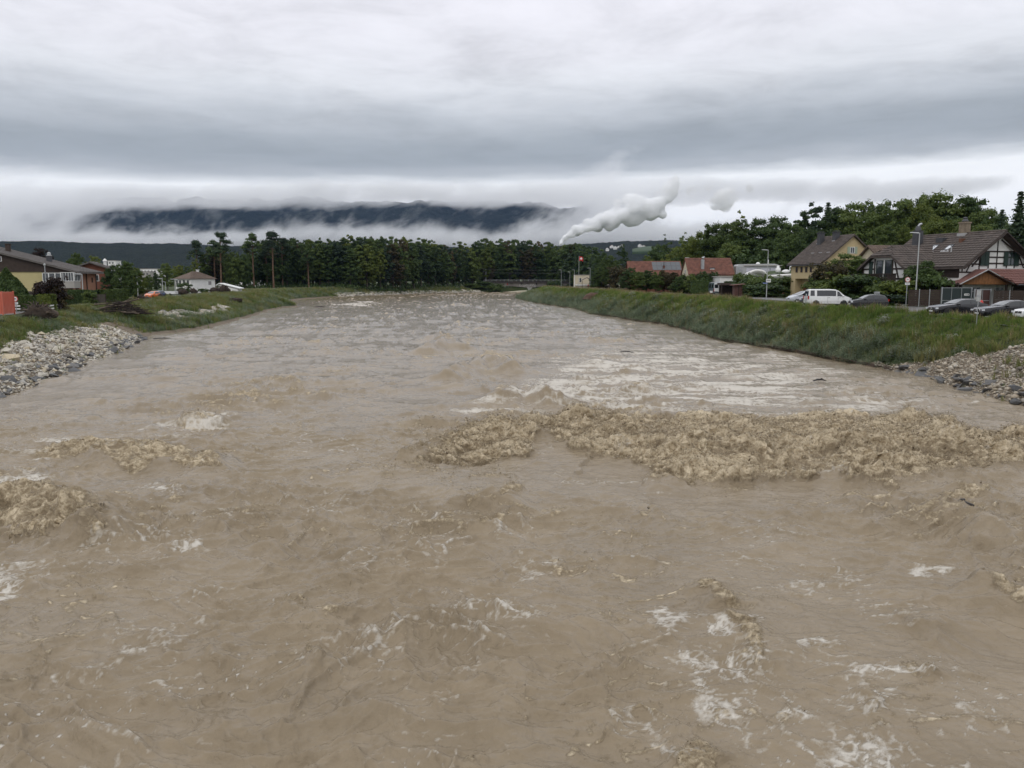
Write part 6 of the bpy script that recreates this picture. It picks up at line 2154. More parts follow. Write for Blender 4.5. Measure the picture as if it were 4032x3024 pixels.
 mb.box(0, Lx, 0, Wy, -0.3, ze)
 mb.build('wall', WHITE_W, t)
 o_, zr = 0.6, 6.45
 mb = MB()
 e = [(-o_, -o_, ze - .1), (Lx + o_, -o_, ze - .1), (Lx + o_, Wy + o_, ze - .1), (-o_, Wy + o_, ze - .1), (3.3, Wy / 2, zr), (Lx - 3.3, Wy / 2, zr)]
 mb.mesh(e, [(0, 1, 5, 4), (1, 2, 5), (2, 3, 4, 5), (3, 0, 4), (3, 2, 1, 0)])
 ro = mb.build('roof', TILE_BR, t)
 tiles(ro, (-o_, -o_, ze - .1), (Lx + 2 * o_, 0, 0), (0, Wy / 2 + o_, zr - ze + .1), 24, 9, TILE_BR, 0, lambda p: abs(p.x - Lx / 2) < (Lx / 2 + o_) - (p.z - ze + .1) / (zr - ze + .1) * (3.3 + o_) - 0.1)
 for x, z0, w_, h_ in ((7.0, 2.3, 1.3, 1.3), (4.0, 0.1, 1.4, 1.2), (1.4, 0.1, 0.6, 1.1)):
  window(t, (x, 0, z0), (1, 0, 0), (0, -1, 0), w_, h_, WHITE_P, mat('grey_blind', (0.28, 0.26, 0.26)) if x == 7.0 else GLASS, bars=0)
 for y, z0 in ((1.2, 2.4), (3.0, 2.4), (4.8, 2.4), (6.2, 2.4), (1.2, 0.1), (5.0, 0.1)):
  window(t, (0, y, z0), (0, 1, 0), (-1, 0, 0), 0.8, 1.4, TIMBER, GLASS, bars=0)
 mb = MB()
 mb.box(5.2, 5.8, 3.2, 3.8, zr - 0.3, zr + 0.5)
 mb.box(5.1, 5.9, 3.1, 3.9, zr + 0.5, zr + 0.62)
 mb.build('chimney', WHITE_P, t)
 mb = MB()
 mb.prism([(Lx - 0.2, 2.0), (Lx + 2.6, 1.9), (Lx + 2.6, 2.05), (Lx - 0.2, 2.2)], 0.2, 4)
 mb.build('porch_roof', TILE_BR, t)
 # white shed with sloping verge
 p = at(862, 1130, 240)
 t = thing('white_shed', 'low white shed with a sloping white-edged roof right of the white house', 'shed', (p.x, 240, 3.3), R(4))
 mb = MB()
 mb.prism([(0, -0.2), (5.4, -0.2), (5.4, 1.3), (0, 2.45)], 0, 5)
 mb.build('wall', WHITE_W, t)
 mb = MB()
 mb.prism([(-0.8, 2.2), (0.1, 2.75), (6.0, 1.3), (6.0, 1.5), (0.1, 3.0), (-0.9, 2.35)], -0.3, 5.2)
 mb.build('roof', WHITE_P, t)
 # pale buildings beyond the trees
 for px, py, Y, w_, h, lab in ((590, 1060, 640, 15.5, 22, 'white flat-roofed works building below the dark hill'), (568, 1070, 632, 9, 14, 'low grey block in front of the works building'),
         (440, 1027, 700, 7, 26, 'pale block showing above the trees by the red house'), (905, 1085, 520, 16, 9.5, 'white building glimpsed between the pine trunks'),
         (980, 1095, 520, 14, 8.5, 'second white building glimpsed right of the tallest pine trunks'), (770, 1082, 470, 10, 9, 'white house glimpsed behind the roof of the white house')):
  p = at(px, py, Y)
  zb = gz(p.x, Y)
  t = thing('works_building', lab, 'building', (p.x - w_ / 2, Y, zb), R(rnd.uniform(-6, 6)), 'pale buildings far beyond the left bank')
  H = p.z - zb
  mb = MB()
  mb.box(0, w_, 0, 10, -1, H)
  mb.build('wall', WHITE_W if 'grey' not in lab else GREY_W, t)
  mb = MB()
  mb.box(-0.3, w_ + 0.3, -0.3, 10.3, H, H + 0.4)
  mb.build('roof', GREY_W, t)
  n_ = int(w_ / 2.6)
  for k in range(n_):
   for lev in range(2):
    window(t, (1.6 + k * 2.6, 0, H - 2.4 - lev * 2.9), (1, 0, 0), (0, -1, 0), 1.5, 1.3, GREY_W, GLASS)
left_side()
# ------------------------------------------------------------------ vehicles
def paint(name, col, rough=0.25, metal=0.0):
 return mat(name, col, rough=rough, metal=metal, coat=0.6, var=0.06, scale=1.5)
P_BLACK = paint('black_car_paint', (0.010, 0.010, 0.012))
P_WHITE = paint('white_car_paint', (0.74, 0.74, 0.73))
P_SILVER = paint('silver_car_paint', (0.50, 0.52, 0.55), 0.3, 0.4)
P_GREY = paint('grey_blue_car_paint', (0.14, 0.175, 0.20), 0.3, 0.3)
P_DKGREY = paint('dark_grey_car_paint', (0.045, 0.047, 0.055))
P_BLUE = paint('dark_blue_car_paint', (0.020, 0.045, 0.11))
P_ORANGE = paint('orange_car_paint', (0.75, 0.16, 0.02))
P_RED = paint('red_container_paint', (0.55, 0.125, 0.075), 0.5)
CARGLASS = mat('car_glass', (0.015, 0.018, 0.020), rough=0.04, spec=0.9)
WS_SKYTONE = mat('sky_toned_windscreen', (0.13, 0.14, 0.145), rough=0.05, spec=1.0)  # lightened base colour stands in for sky mirrored in the screen
RUBBER = mat('tyre_rubber', (0.015, 0.015, 0.015), rough=0.8)
ALLOY = mat('wheel_alloy', (0.42, 0.42, 0.43), rough=0.35, metal=0.8)
BLACK_PL = mat('black_plastic', (0.014, 0.014, 0.015), rough=0.5)
LAMPGL = mat('headlamp_glass', (0.62, 0.64, 0.66), rough=0.08, spec=0.8)
TAILRED = mat('tail_lamp', (0.36, 0.012, 0.010), rough=0.15)
PLATE = mat('number_plate', (0.70, 0.70, 0.68), rough=0.4)
CHROME = mat('chrome', (0.72, 0.72, 0.73), rough=0.12, metal=1.0)
WAGO = mat('dark_print', (0.03, 0.03, 0.035), rough=0.6)
class Shape:
 """A car body lofted from its side profile."""
 def __init__(self, top, belt, bottom, half, tum=0.40):
  self.tum = tum
  self.T = np.array(sorted(top))
  self.B = np.array(sorted(belt))
  self.Z = np.array(sorted(bottom))
  self.W = np.array(sorted(half))
 def at(self, x):
  zt = float(np.interp(x, self.T[:, 0], self.T[:, 1]))
  zb = min(float(np.interp(x, self.B[:, 0], self.B[:, 1])), zt - 0.012)
  z0 = float(np.interp(x, self.Z[:, 0], self.Z[:, 1]))
  w = float(np.interp(x, self.W[:, 0], self.W[:, 1]))
  ws = w * 0.965
  wr = max(0.3, ws - max(0.0, zt - zb) * self.tum)
  return zt, zb, z0, w, ws, wr
 def section(self, x):
  zt, zb, z0, w, ws, wr = self.at(x)
  g = zt - zb
  m = z0 + (zb - z0) * 0.42
  pts = [(w * 0.80, z0), (w * 0.955, z0 + 0.05), (w * 0.985, z0 + 0.16), (w, m), (w * 0.992, (m + zb) / 2 + 0.04), (ws, zb),
    (ws - (ws - wr) * 0.45, zb + g * 0.5), (wr + 0.015, zt - min(0.05, g * 0.25)), (wr - 0.06, zt - min(0.012, g * 0.05)), (wr * 0.55, zt + min(0.02, g * 0.05)), (0, zt + min(0.03, g * 0.07))]
  return pts
def loft(sh, name, m, parent, n=56):
 x0, x1 = sh.T[0, 0], sh.T[-1, 0]
 xs = sorted(set([round(x0 + (x1 - x0) * i / n, 4) for i in range(n + 1)] + [round(float(a), 4) for a in sh.T[:, 0]]))
 v, f = [], []
 for x in xs:
  s = sh.section(x)
  ring = [(x, y, z) for y, z in s] + [(x, -y, z) for y, z in s[-2::-1]]
  v += ring
 k = len(v) // len(xs)
 for i in range(len(xs) - 1):
  for j in range(k - 1):
   f.append((i * k + j, i * k + j + 1, (i + 1) * k + j + 1, (i + 1) * k + j))
  f.append((i * k + k - 1, i * k, (i + 1) * k, (i + 1) * k + k - 1))
 f.append(tuple(range(k)))
 f.append(tuple(range((len(xs) - 1) * k + k - 1, (len(xs) - 1) * k - 1, -1)))
 mb = MB()
 mb.mesh(v, f)
 me = mb.data(name, m, True)
 me.set_sharp_from_angle(angle=R(42))
 return obj(name, me, parent)
def side_pane(sh, x0, x1, s, lo=0.10, hi=0.84, tl=0.0, tr=0.0, off=0.014):
 """A side window between x0 and x1; tl / tr lean its ends in at the top."""
 mb = MB()
 nx, nz = 6, 3
 v = []
 for i in range(nx + 1):
  for j in range(nz + 1):
   t = j / nz
   x = (x0 + tl * t) + ((x1 - tr * t) - (x0 + tl * t)) * i / nx
   zt, zb, z0, w, ws, wr = sh.at(x)
   k = lo + (hi - lo) * t
   z = zb + (zt - zb) * k
   y = ws - (ws - wr - 0.012) * k
   v.append((x, s * (y + off), z))
 mb.mesh(v, [(i * (nz + 1) + j, (i + 1) * (nz + 1) + j, (i + 1) * (nz + 1) + j + 1, i * (nz + 1) + j + 1) for i in range(nx) for j in range(nz)])
 return mb
def top_pane(sh, x0, x1, fr=0.90, off=0.016):
 mb = MB()
 nx, ny = 6, 8
 v = []
 for i in range(nx + 1):
  x = x0 + (x1 - x0) * i / nx
  zt, zb, z0, w, ws, wr = sh.at(x)
  for j in range(ny + 1):
   y = (wr - 0.03) * fr * (2 * j / ny - 1)
   v.append((x, y, zt + off + 0.02 * (1 - abs(2 * j / ny - 1))))
 mb.mesh(v, [(i * (ny + 1) + j, (i + 1) * (ny + 1) + j, (i + 1) * (ny + 1) + j + 1, i * (ny + 1) + j + 1) for i in range(nx) for j in range(ny)])
 return mb
_wheel_cache = {}
def wheel_meshes(r, spokes):
 if (r, spokes) in _wheel_cache:
  return _wheel_cache[(r, spokes)]
 a = MB()
 a.lathe([(r * 0.66, -0.10), (r * 0.96, -0.105), (r, -0.07), (r, 0.07), (r * 0.96, 0.105), (r * 0.66, 0.10)], 24, axis='y')
 b = MB()
 b.lathe([(r * 0.60, 0.045), (r * 0.66, 0.075), (r * 0.67, 0.085), (r * 0.62, 0.088), (r * 0.60, 0.06)], 20, axis='y')
 for k in range(spokes):
  t = k * 2 * math.pi / spokes
  b.bar((0, 0.07, 0), (math.cos(t) * r * 0.63, 0.075, math.sin(t) * r * 0.63), r * 0.15, 0.03, up=(0, 1, 0))
 b.lathe([(r * 0.16, 0.05), (r * 0.14, 0.095)], 10, axis='y')
 out = (a.data('tyre', RUBBER, True), b.data('rim', ALLOY))
 _wheel_cache[(r, spokes)] = out
 return out
def vehicle(name, label, cat, loc, rotz, sh, body_m, axles, r=0.32, side=(), ws=None, rw=None, front=None, spokes=5, group=None, extras=None, lamps=True):
 t = thing(name, label, cat, loc, rotz, group)
 loft(sh, 'body', body_m, t)
 ty, ri = wheel_meshes(r, spokes)
 for ax in axles:
  w = sh.at(ax)[3]
  for s in (-1, 1):
   arch = MB()
   arch.lathe([(r * 1.19, 0.0), (r * 1.19, 0.012)], 22, (ax, s * (w + 0.002) - 0.006, r), axis='y')
   arch.build('wheel_arch', BLACK_PL, t)
   o = obj('wheel', ty, t)
   o.location = (ax, s * (w - 0.075), r)
   o.rotation_euler = (0, 0, 0 if s > 0 else math.pi)
   obj('rim', ri, o)
 for q in side:
  for s in (-1, 1):
   side_pane(sh, *q[:2], s, *(q[2:] if len(q) > 2 else ())).build('side_window', CARGLASS, t, smooth=True)
 if ws:
  top_pane(sh, *ws).build('windscreen', WS_SKYTONE, t, smooth=True)
 if rw:
  top_pane(sh, *rw).build('rear_window', CARGLASS, t, smooth=True)
 x1, x0 = sh.T[-1, 0], sh.T[0, 0]
 zt, zb, z0, w, ws_, wr = sh.at(x1 - 0.05)
 # mirrors
 if ws:
  xm = ws[1] - 0.22 if ws[1] > ws[0] else ws[0] - 0.25
  zz, bb, _, w2, w2s, _ = sh.at(xm)
  for s in (-1, 1):
   mb = MB()
   mb.lathe([(0.03, -0.10), (0.085, -0.06), (0.09, 0.06), (0.04, 0.10)], 8, (xm, s * (w2s + 0.10), bb + 0.07), axis='y')
   mb.bar((xm, s * w2s, bb + 0.03), (xm, s * (w2s + 0.06), bb + 0.06), 0.05, 0.04)
   mb.build('mirror', body_m, t, smooth=True)
 # sills
 mb = MB()
 for s in (-1, 1):
  mb.box(axles[0] + r * 1.25, axles[-1] - r * 1.25, s * (sh.at(0)[3] * 0.97) - 0.02, s * (sh.at(0)[3] * 0.97) + 0.02, sh.at(0)[2] - 0.02, sh.at(0)[2] + 0.07)
 mb.build('sill', BLACK_PL, t)
 if extras:
  extras(t, sh)
 return t
def on_nose(mb, sh, y, z, w, h, x=None, d=0.03, yaw=0.0):
 """A small block set on the nose (x > 0) or tail."""
 x = sh.T[-1, 0] if x is None else x
 c, s = math.cos(yaw), math.sin(yaw)
 v = [(x + (i * d * c - j * w / 2 * s), y + (i * d * s + j * w / 2 * c), z + k * h / 2) for i in (-1, 1) for j in (-1, 1) for k in (-1, 1)]
 mb.mesh(v, [(0, 1, 3, 2), (4, 6, 7, 5), (0, 4, 5, 1), (2, 3, 7, 6), (0, 2, 6, 4), (1, 5, 7, 3)])
def lights(t, sh, hz, hy, hw, hh, tz, ty_, tw, th, hx=None, tx=None, plate=True, grille=None, gm=None):
 x1, x0 = sh.T[-1, 0], sh.T[0, 0]
 for s in (-1, 1):
  mb = MB()
  on_nose(mb, sh, s * hy, hz, hw, hh, (x1 - 0.10) if hx is None else hx, 0.10, -s * 0.55)
  mb.build('headlight', LAMPGL, t)
  mb = MB()
  on_nose(mb, sh, s * ty_, tz, tw, th, (x0 + 0.05) if tx is None else tx, 0.08, s * 0.4)
  mb.build('tail_light', TAILRED, t)
 if grille:
  mb = MB()
  on_nose(mb, sh, 0, grille[0], grille[1], grille[2], x1 + 0.005 - 0.02, 0.03)
  g = mb.build('grille', gm or BLACK_PL, t)
 if plate:
  for x, z in ((x1 + 0.018, 0.42), (x0 - 0.018, 0.72)):
   mb = MB()
   on_nose(mb, sh, 0, z, 0.46, 0.11, x, 0.012)
   mb.build('number_plate', PLATE, t)
def ring(mb, c, R_, r_, axis='x', n=18):
 v, f = [], []
 for i in range(n):
  a = i * 2 * math.pi / n
  for j in range(5):
   b = j * 2 * math.pi / 5
   rr = R_ + r_ * math.cos(b)
   v.append((c[0] + r_ * math.sin(b), c[1] + rr * math.cos(a), c[2] + rr * math.sin(a)))
 mb.mesh(v, [(i * 5 + j, i * 5 + (j + 1) % 5, ((i + 1) % n) * 5 + (j + 1) % 5, ((i + 1) % n) * 5 + j) for i in range(n) for j in range(5)])
SALOON = Shape([(2.36, 0.60), (2.30, 0.74), (2.1, 0.83), (1.3, 0.95), (0.80, 1.0), (-0.02, 1.355), (-0.35, 1.41), (-0.8, 1.42), (-1.15, 1.36), (-1.78, 1.07), (-2.15, 1.01), (-2.30, 0.95), (-2.36, 0.70)],
    [(2.36, 0.57), (2.1, 0.77), (0.8, 0.93), (-1.7, 0.99), (-2.2, 0.96), (-2.36, 0.66)],
    [(2.36, 0.30), (2.0, 0.20), (-2.0, 0.22), (-2.36, 0.36)], [(2.36, 0.62), (2.2, 0.78), (1.8, 0.88), (-1.7, 0.90), (-2.2, 0.82), (-2.36, 0.70)])
HATCH = Shape([(1.98, 0.58), (1.92, 0.74), (1.7, 0.84), (1.05, 0.97), (0.85, 1.0), (0.05, 1.40), (-0.4, 1.455), (-1.2, 1.43), (-1.62, 1.33), (-1.88, 0.98), (-1.97, 0.90), (-2.0, 0.66)],
    [(1.98, 0.55), (1.7, 0.79), (0.85, 0.93), (-1.5, 0.99), (-1.9, 0.93), (-2.0, 0.62)],
    [(1.98, 0.30), (1.7, 0.2), (-1.7, 0.22), (-2.0, 0.36)], [(1.98, 0.58), (1.8, 0.74), (1.5, 0.83), (-1.5, 0.85), (-1.85, 0.78), (-2.0, 0.68)])
MPV = Shape([(2.2, 0.60), (2.12, 0.78), (1.85, 0.93), (1.45, 1.06), (0.3, 1.55), (-0.3, 1.65), (-1.6, 1.62), (-1.95, 1.45), (-2.15, 1.0), (-2.2, 0.7)],
   [(2.2, 0.57), (1.85, 0.88), (1.3, 1.0), (-1.9, 1.06), (-2.2, 0.66)],
   [(2.2, 0.3), (1.9, 0.2), (-1.9, 0.22), (-2.2, 0.36)], [(2.2, 0.62), (2.0, 0.80), (1.6, 0.89), (-1.8, 0.89), (-2.2, 0.76)])
VAN = Shape([(2.48, 0.72), (2.42, 0.92), (2.28, 1.05), (1.75, 1.22), (1.05, 1.80), (0.75, 1.92), (0.2, 1.965), (-2.1, 1.96), (-2.30, 1.90), (-2.42, 1.2), (-2.46, 0.7)],
   [(2.48, 0.68), (2.2, 0.98), (1.7, 1.12), (-2.3, 1.13), (-2.46, 0.66)],
   [(2.48, 0.34), (2.2, 0.22), (-2.1, 0.24), (-2.46, 0.40)], [(2.48, 0.70), (2.3, 0.86), (1.9, 0.95), (-2.2, 0.96), (-2.46, 0.90)], tum=0.19)
CAMPER = Shape([(2.98, 0.72), (2.9, 1.0), (2.6, 1.22), (2.2, 1.42), (1.35, 2.25), (1.0, 2.48), (0.4, 2.56), (-2.8, 2.56), (-2.92, 2.48), (-2.98, 1.3), (-3.0, 0.6)],
    [(2.98, 0.68), (2.5, 1.12), (2.0, 1.26), (-2.9, 1.28), (-3.0, 0.56)],
    [(2.98, 0.36), (2.6, 0.26), (-2.6, 0.30), (-3.0, 0.44)], [(2.98, 0.72), (2.7, 0.92), (2.2, 1.0), (-2.8, 1.02), (-3.0, 0.98)], tum=0.06)
def ex_merc(t, sh):
 lights(t, sh, 0.66, 0.62, 0.30, 0.13, 0.82, 0.62, 0.34, 0.16, grille=(0.60, 0.72, 0.22))
 x = sh.T[-1, 0] + 0.035
 mb = MB()
 ring(mb, (x, 0, 0.60), 0.085, 0.011)
 for k in range(3):
  a = math.pi / 2 + k * 2 * math.pi / 3
  mb.bar((x, 0, 0.60), (x, 0.085 * math.cos(a), 0.60 + 0.085 * math.sin(a)), 0.018, 0.018, up=(1, 0, 0))
 mb.build('emblem', CHROME, t)
 mb = MB()
 mb.box(x - 0.02, x, -0.34, 0.34, 0.595, 0.61)
 mb.build('grille_bar', CHROME, t)
 detail(t, sh, (0.35, -0.95))
def ex_audi(t, sh):
 lights(t, sh, 0.67, 0.62, 0.34, 0.11, 0.84, 0.60, 0.34, 0.14)
 x = sh.T[-1, 0] + 0.01
 mb = MB()
 mb.mesh([(x, -0.30, 0.72), (x, 0.30, 0.72), (x, 0.36, 0.62), (x, 0.26, 0.34), (x, -0.26, 0.34), (x, -0.36, 0.62)] + [(x - 0.06, q, z) for q, z in ((-0.30, 0.72), (0.30, 0.72), (0.36, 0.62), (0.26, 0.34), (-0.26, 0.34), (-0.36, 0.62))],
   [(0, 1, 2, 3, 4, 5)] + [(i, (i + 1) % 6, (i + 1) % 6 + 6, i + 6) for i in range(6)])
 mb.build('grille', BLACK_PL, t)
 P = [(-0.31, 0.73), (0.31, 0.73), (0.38, 0.62), (0.27, 0.33), (-0.27, 0.33), (-0.38, 0.62)]
 mb = MB()
 for i in range(6):
  a, b = P[i], P[(i + 1) % 6]
  mb.bar((x + 0.012, a[0], a[1]), (x + 0.012, b[0], b[1]), 0.03, 0.03)
 mb.build('grille_frame', CHROME, t)
 mb = MB()
 for k in range(4):
  ring(mb, (x + 0.03, -0.105 + 0.07 * k, 0.655), 0.045, 0.008, n=14)
 mb.build('emblem', CHROME, t)
 detail(t, sh, (0.30, -0.95))
def ex_vw(t, sh):
 lights(t, sh, 0.66, 0.60, 0.34, 0.15, 0.82, 0.60, 0.3, 0.18, grille=(0.62, 0.70, 0.15))
 vw(t, sh.T[-1, 0] + 0.02, 0.62, 0.07)
 detail(t, sh, (0.30, -0.95))
def vw(t, x, z, r):
 mb = MB()
 ring(mb, (x, 0, z), r, r * 0.12)
 for a, b in (((-0.5, 0.85), (0, 0.08)), ((0.5, 0.85), (0, 0.08)), ((-0.92, 0.3), (-0.42, -0.8)), ((-0.42, -0.8), (0, 0.0)), ((0, 0.0), (0.42, -0.8)), ((0.42, -0.8), (0.92, 0.3))):
  mb.bar((x, a[0] * r, z + a[1] * r), (x, b[0] * r, z + b[1] * r), r * 0.16, r * 0.16, up=(1, 0, 0))
 mb.build('emblem', CHROME, t)
def detail(t, sh, seams):
 """Door seams and handles."""
 for s in (-1, 1):
  for xd in seams:
   mb = MB()
   sec = sh.section(xd)[2:6]
   pts = [(xd, s * (y + 0.004), z) for y, z in sec]
   for a, b in zip(pts, pts[1:]):
    mb.bar(a, b, 0.012, 0.012)
   mb.build('door_seam', BLACK_PL, t)
   mb = MB()
   zt, zb, z0, w, ws, wr = sh.at(xd)
   mb.box(xd + 0.08, xd + 0.28, s * (w * 0.995) - 0.015, s * (w * 0.995) + 0.018, zb - 0.13, zb - 0.10)
   mb.build('door_handle', BLACK_PL, t)
def ex_plain(t, sh):
 lights(t, sh, 0.68, sh.at(sh.T[-1, 0] - 0.3)[3] * 0.74, 0.30, 0.15, 0.85, sh.at(sh.T[0, 0] + 0.1)[3] * 0.86, 0.16, 0.24, grille=(0.60, 0.5, 0.10))
 detail(t, sh, (0.35, -0.75))
def ex_van(t, sh):
 lights(t, sh, 0.86, 0.66, 0.30, 0.17, 1.02, 0.88, 0.10, 0.40, grille=(0.80, 0.8, 0.12))
 vw(t, 2.50, 0.80, 0.09)
 mb = MB()
 for x, z0, z1 in ((-2.425, 1.2, 1.78),):
  mb.mesh([(-2.44, -0.74, 1.22), (-2.44, 0.74, 1.22), (-2.345, 0.68, 1.76), (-2.345, -0.68, 1.76)], [(0, 1, 2, 3)])
 mb.build('rear_window', CARGLASS, t)
 detail(t, sh, (0.95, -0.25))
 mb = MB()
 for s in (-1, 1):
  mb.box(-1.9, 1.7, s * 0.965 - 0.012, s * 0.965 + 0.012, 0.62, 0.66)
 mb.build('rub_strip', P_WHITE, t)
SIDE_SALOON = ((-1.52, -0.62, 0.08, 0.86, 0.38, 0.02), (-0.56, 0.62, 0.08, 0.86, 0.02, 0.52))
SIDE_HATCH = ((-1.58, -1.02, 0.1, 0.82, 0.12, 0.0), (-0.98, -0.30, 0.08, 0.86, 0.0, 0.0), (-0.24, 0.70, 0.08, 0.86, 0.0, 0.50))
SIDE_MPV = ((-1.85, -1.15, 0.1, 0.82, 0.2, 0.0), (-1.08, -0.2, 0.08, 0.86, 0.0, 0.0), (-0.12, 1.2, 0.08, 0.84, 0.0, 0.85))
SIDE_VAN = ((-2.22, -1.72, 0.1, 0.86, 0.05, 0.0), (-1.45, 0.72, 0.08, 0.86, 0.0, 0.0), (0.85, 1.68, 0.06, 0.84, 0.0, 0.62))
PI = math.pi
G1 = 'cars parked along the right bank'
GZ = 4.03
def car(kind, name, label, x, y, rot, paint_m, group=G1, z=None, cat='car'):
 z = GZ if z is None else z
 if kind == 'saloon':
  return vehicle(name, label, cat, (x, y, z), rot, SALOON, paint_m, (-1.40, 1.42), 0.325, SIDE_SALOON, (0.10, 0.72), (-1.70, -1.10), spokes=5, group=group, extras=ex_plain)
 if kind == 'hatch':
  return vehicle(name, label, cat, (x, y, z), rot, HATCH, paint_m, (-1.22, 1.25), 0.30, SIDE_HATCH, (0.12, 0.80), (-1.85, -1.66), spokes=6, group=group, extras=ex_plain)
 if kind == 'mpv':
  return vehicle(name, label, cat, (x, y, z), rot, MPV, paint_m, (-1.35, 1.38), 0.32, SIDE_MPV, (0.38, 1.38), (-2.12, -1.97), spokes=6, group=group, extras=ex_plain)
vehicle('parked_car', 'black coupe with a round star emblem, nose to the bank before the green gate', 'car', (38.1, 69.0, GZ), PI + 0.10, SALOON, P_BLACK, (-1.40, 1.42), 0.335, SIDE_SALOON, (0.10, 0.72), (-1.70, -1.10), spokes=5, group=G1, extras=ex_merc)
vehicle('parked_car', 'black saloon with four-ring grille standing behind the bare sign plate', 'car', (39.3, 64.2, GZ), PI + 0.06, SALOON, P_BLACK, (-1.40, 1.42), 0.335, SIDE_SALOON, (0.10, 0.72), (-1.70, -1.10), spokes=7, group=G1, extras=ex_audi)
vehicle('parked_car', 'white saloon with dark grille, its nose showing at the right edge of the view', 'car', (40.35, 60.6, GZ), PI + 0.05, SALOON, P_WHITE, (-1.40, 1.42), 0.32, SIDE_SALOON, (0.10, 0.72), (-1.70, -1.10), spokes=6, group=G1, extras=ex_vw)
vehicle('parked_car', 'small white car whose corner with a blue badge enters at the far right', 'car', (39.85, 57.0, GZ), PI + 0.04, HATCH, P_WHITE, (-1.22, 1.25), 0.30, SIDE_HATCH, (0.12, 0.80), (-1.85, -1.66), spokes=6, group=G1, extras=ex_plain)
car('hatch', 'parked_car', 'small black hatchback with bright headlamp in front of the white van', 39.2, 89.0, PI - 0.05, P_BLACK)
vehicle('parked_van', 'white passenger van with dark side windows parked beside the black hatchback', 'van', (36.9, 94.6, GZ), -0.06, VAN, P_WHITE, (-1.55, 1.60), 0.335, SIDE_VAN, (1.10, 1.70), None, spokes=10, group=G1, extras=ex_van)
car('mpv', 'parked_car', 'silver people carrier half hidden behind the white van, facing left', 38.9, 107.5, PI + 0.12, P_SILVER)
car('hatch', 'parked_car', 'dark grey small car squeezed between silver people carrier and white van', 37.6, 101.2, PI + 0.15, P_DKGREY)
def ex_camper(t, sh):
 lights(t, sh, 0.95, 0.72, 0.3, 0.3, 1.0, 0.93, 0.12, 0.7)
 mb = MB()
 mb.box(-3.05, -2.99, -0.95, 0.95, 0.72, 2.46)
 d = mb.build('rear_door', P_WHITE, t)
 mb = MB()
 mb.box(-3.07, -3.05, -0.88, -0.05, 1.42, 2.2)
 mb.box(-3.07, -3.05, 0.05, 0.88, 1.42, 2.2)
 mb.build('rear_window', CARGLASS, d)
 mb = MB()
 for y in (-0.62, -0.12):
  mb.tube([(-3.14, y, 0.8), (-3.14, y, 2.1)], 0.025, 6)
 for k in range(4):
  mb.tube([(-3.14, -0.72, 1.0 + k * 0.33), (-3.14, 0.2, 1.0 + k * 0.33)], 0.025, 6)
 mb.build('rear_ladder', ALLOY, t)
 mb = MB()
 mb.box(-2.6, 0.6, -0.55, 0.55, 2.58, 2.68)
 mb.build('roof_box', P_WHITE, t)
 mb = MB()
 mb.box(-3.0, -2.96, -0.95, 0.95, 2.40, 2.52)
 mb.build('rear_trim', P_SILVER, t)
p = at(2822, 1150, 172)
vehicle('camper_van', 'tall grey blue camper van seen from behind with rear ladder', 'camper van', (p.x + 0.2, 175.5, gz(p.x, 172) + 0.02), PI / 2 + 0.10, CAMPER, P_GREY, (-1.9, 2.0), 0.35,
  ((-2.3, -1.4, 0.12, 0.72), (-0.9, 0.1, 0.12, 0.72), (1.1, 2.1, 0.1, 0.6, 0.0, 0.7)), (1.4, 2.15), None, spokes=8, group=None, extras=ex_camper)
# far vehicles
def far_truck():
 p = at(2250, 1125, 430)
 t = thing('truck', 'white truck cab with dark flat trailer behind the far end of the bank', 'truck', (p.x, 430, gz(p.x, 430)), R(0))
 z0 = 0.55
 mb = MB()
 mb.prism([(-0.95, 0.5 + z0), (0.95, 0.5 + z0), (1.05, 1.4 + z0), (0.95, 2.6 + z0), (0.7, 2.75 + z0), (-0.7, 2.75 + z0), (-0.95, 2.6 + z0), (-1.05, 1.4 + z0)], 0, 2.0)
 mb.build('cab', P_WHITE, t)
 mb = MB()
 mb.box(-0.85, 0.85, -0.03, 0, 1.55 + z0, 2.35 + z0)
 mb.build('windscreen', CARGLASS, t)
 mb = MB()
 mb.box(-0.7, 0.7, -0.03, 0, 0.75 + z0, 1.2 + z0)
 mb.build('grille', BLACK_PL, t)
 mb = MB()
 mb.box(-6.5, -1.15, 0.3, 2.4, 0.9 + z0, 1.7 + z0)
 mb.build('trailer', BLACK_PL, t)
 mb = MB()
 mb.box(-3.2, -1.6, 0.25, 0.3, 1.2 + z0, 1.5 + z0)
 mb.build('marker_board', PLATE, t)
 ty, ri = wheel_meshes(0.5, 6)
 for x, y in ((-0.85, 0.9), (0.85, 0.9), (-5.5, 0.5), (-4.0, 0.5)):
  o = obj('wheel', ty, t)
  o.location = (x, y, 0.5)
  o.rotation_euler = (0, 0, PI / 2 if abs(x) < 1 else 0)
far_truck()
p = at(2471, 1140, 262)
car('hatch', 'parked_car', 'dark car with a red and white load at the back, near the strolling couple', p.x, 262, PI / 2 + 0.2, P_DKGREY, group=None, z=gz(p.x, 262) + 0.02)
p = at(600, 1165, 152)
car('hatch', 'parked_car', 'bright orange small car standing on the left bank road', p.x, 168, -PI / 2 - 0.1, P_ORANGE, group='cars on the left bank road', z=gz(-76, 168) + 0.03).location.x = at(600, 1165, 168).x
car('hatch', 'parked_car', 'dark blue small car right behind the orange one', at(621, 1165, 178).x, 178, -PI / 2 - 0.15, P_BLUE, group='cars on the left bank road', z=gz(-78, 178) + 0.03)
car('hatch', 'parked_car', 'pale car half hidden in the bushes left of the orange one', at(560, 1165, 200).x, 200, -0.4, P_WHITE, group='cars on the left bank road', z=gz(-90, 200) + 0.03)
p = at(661, 1150, 200)
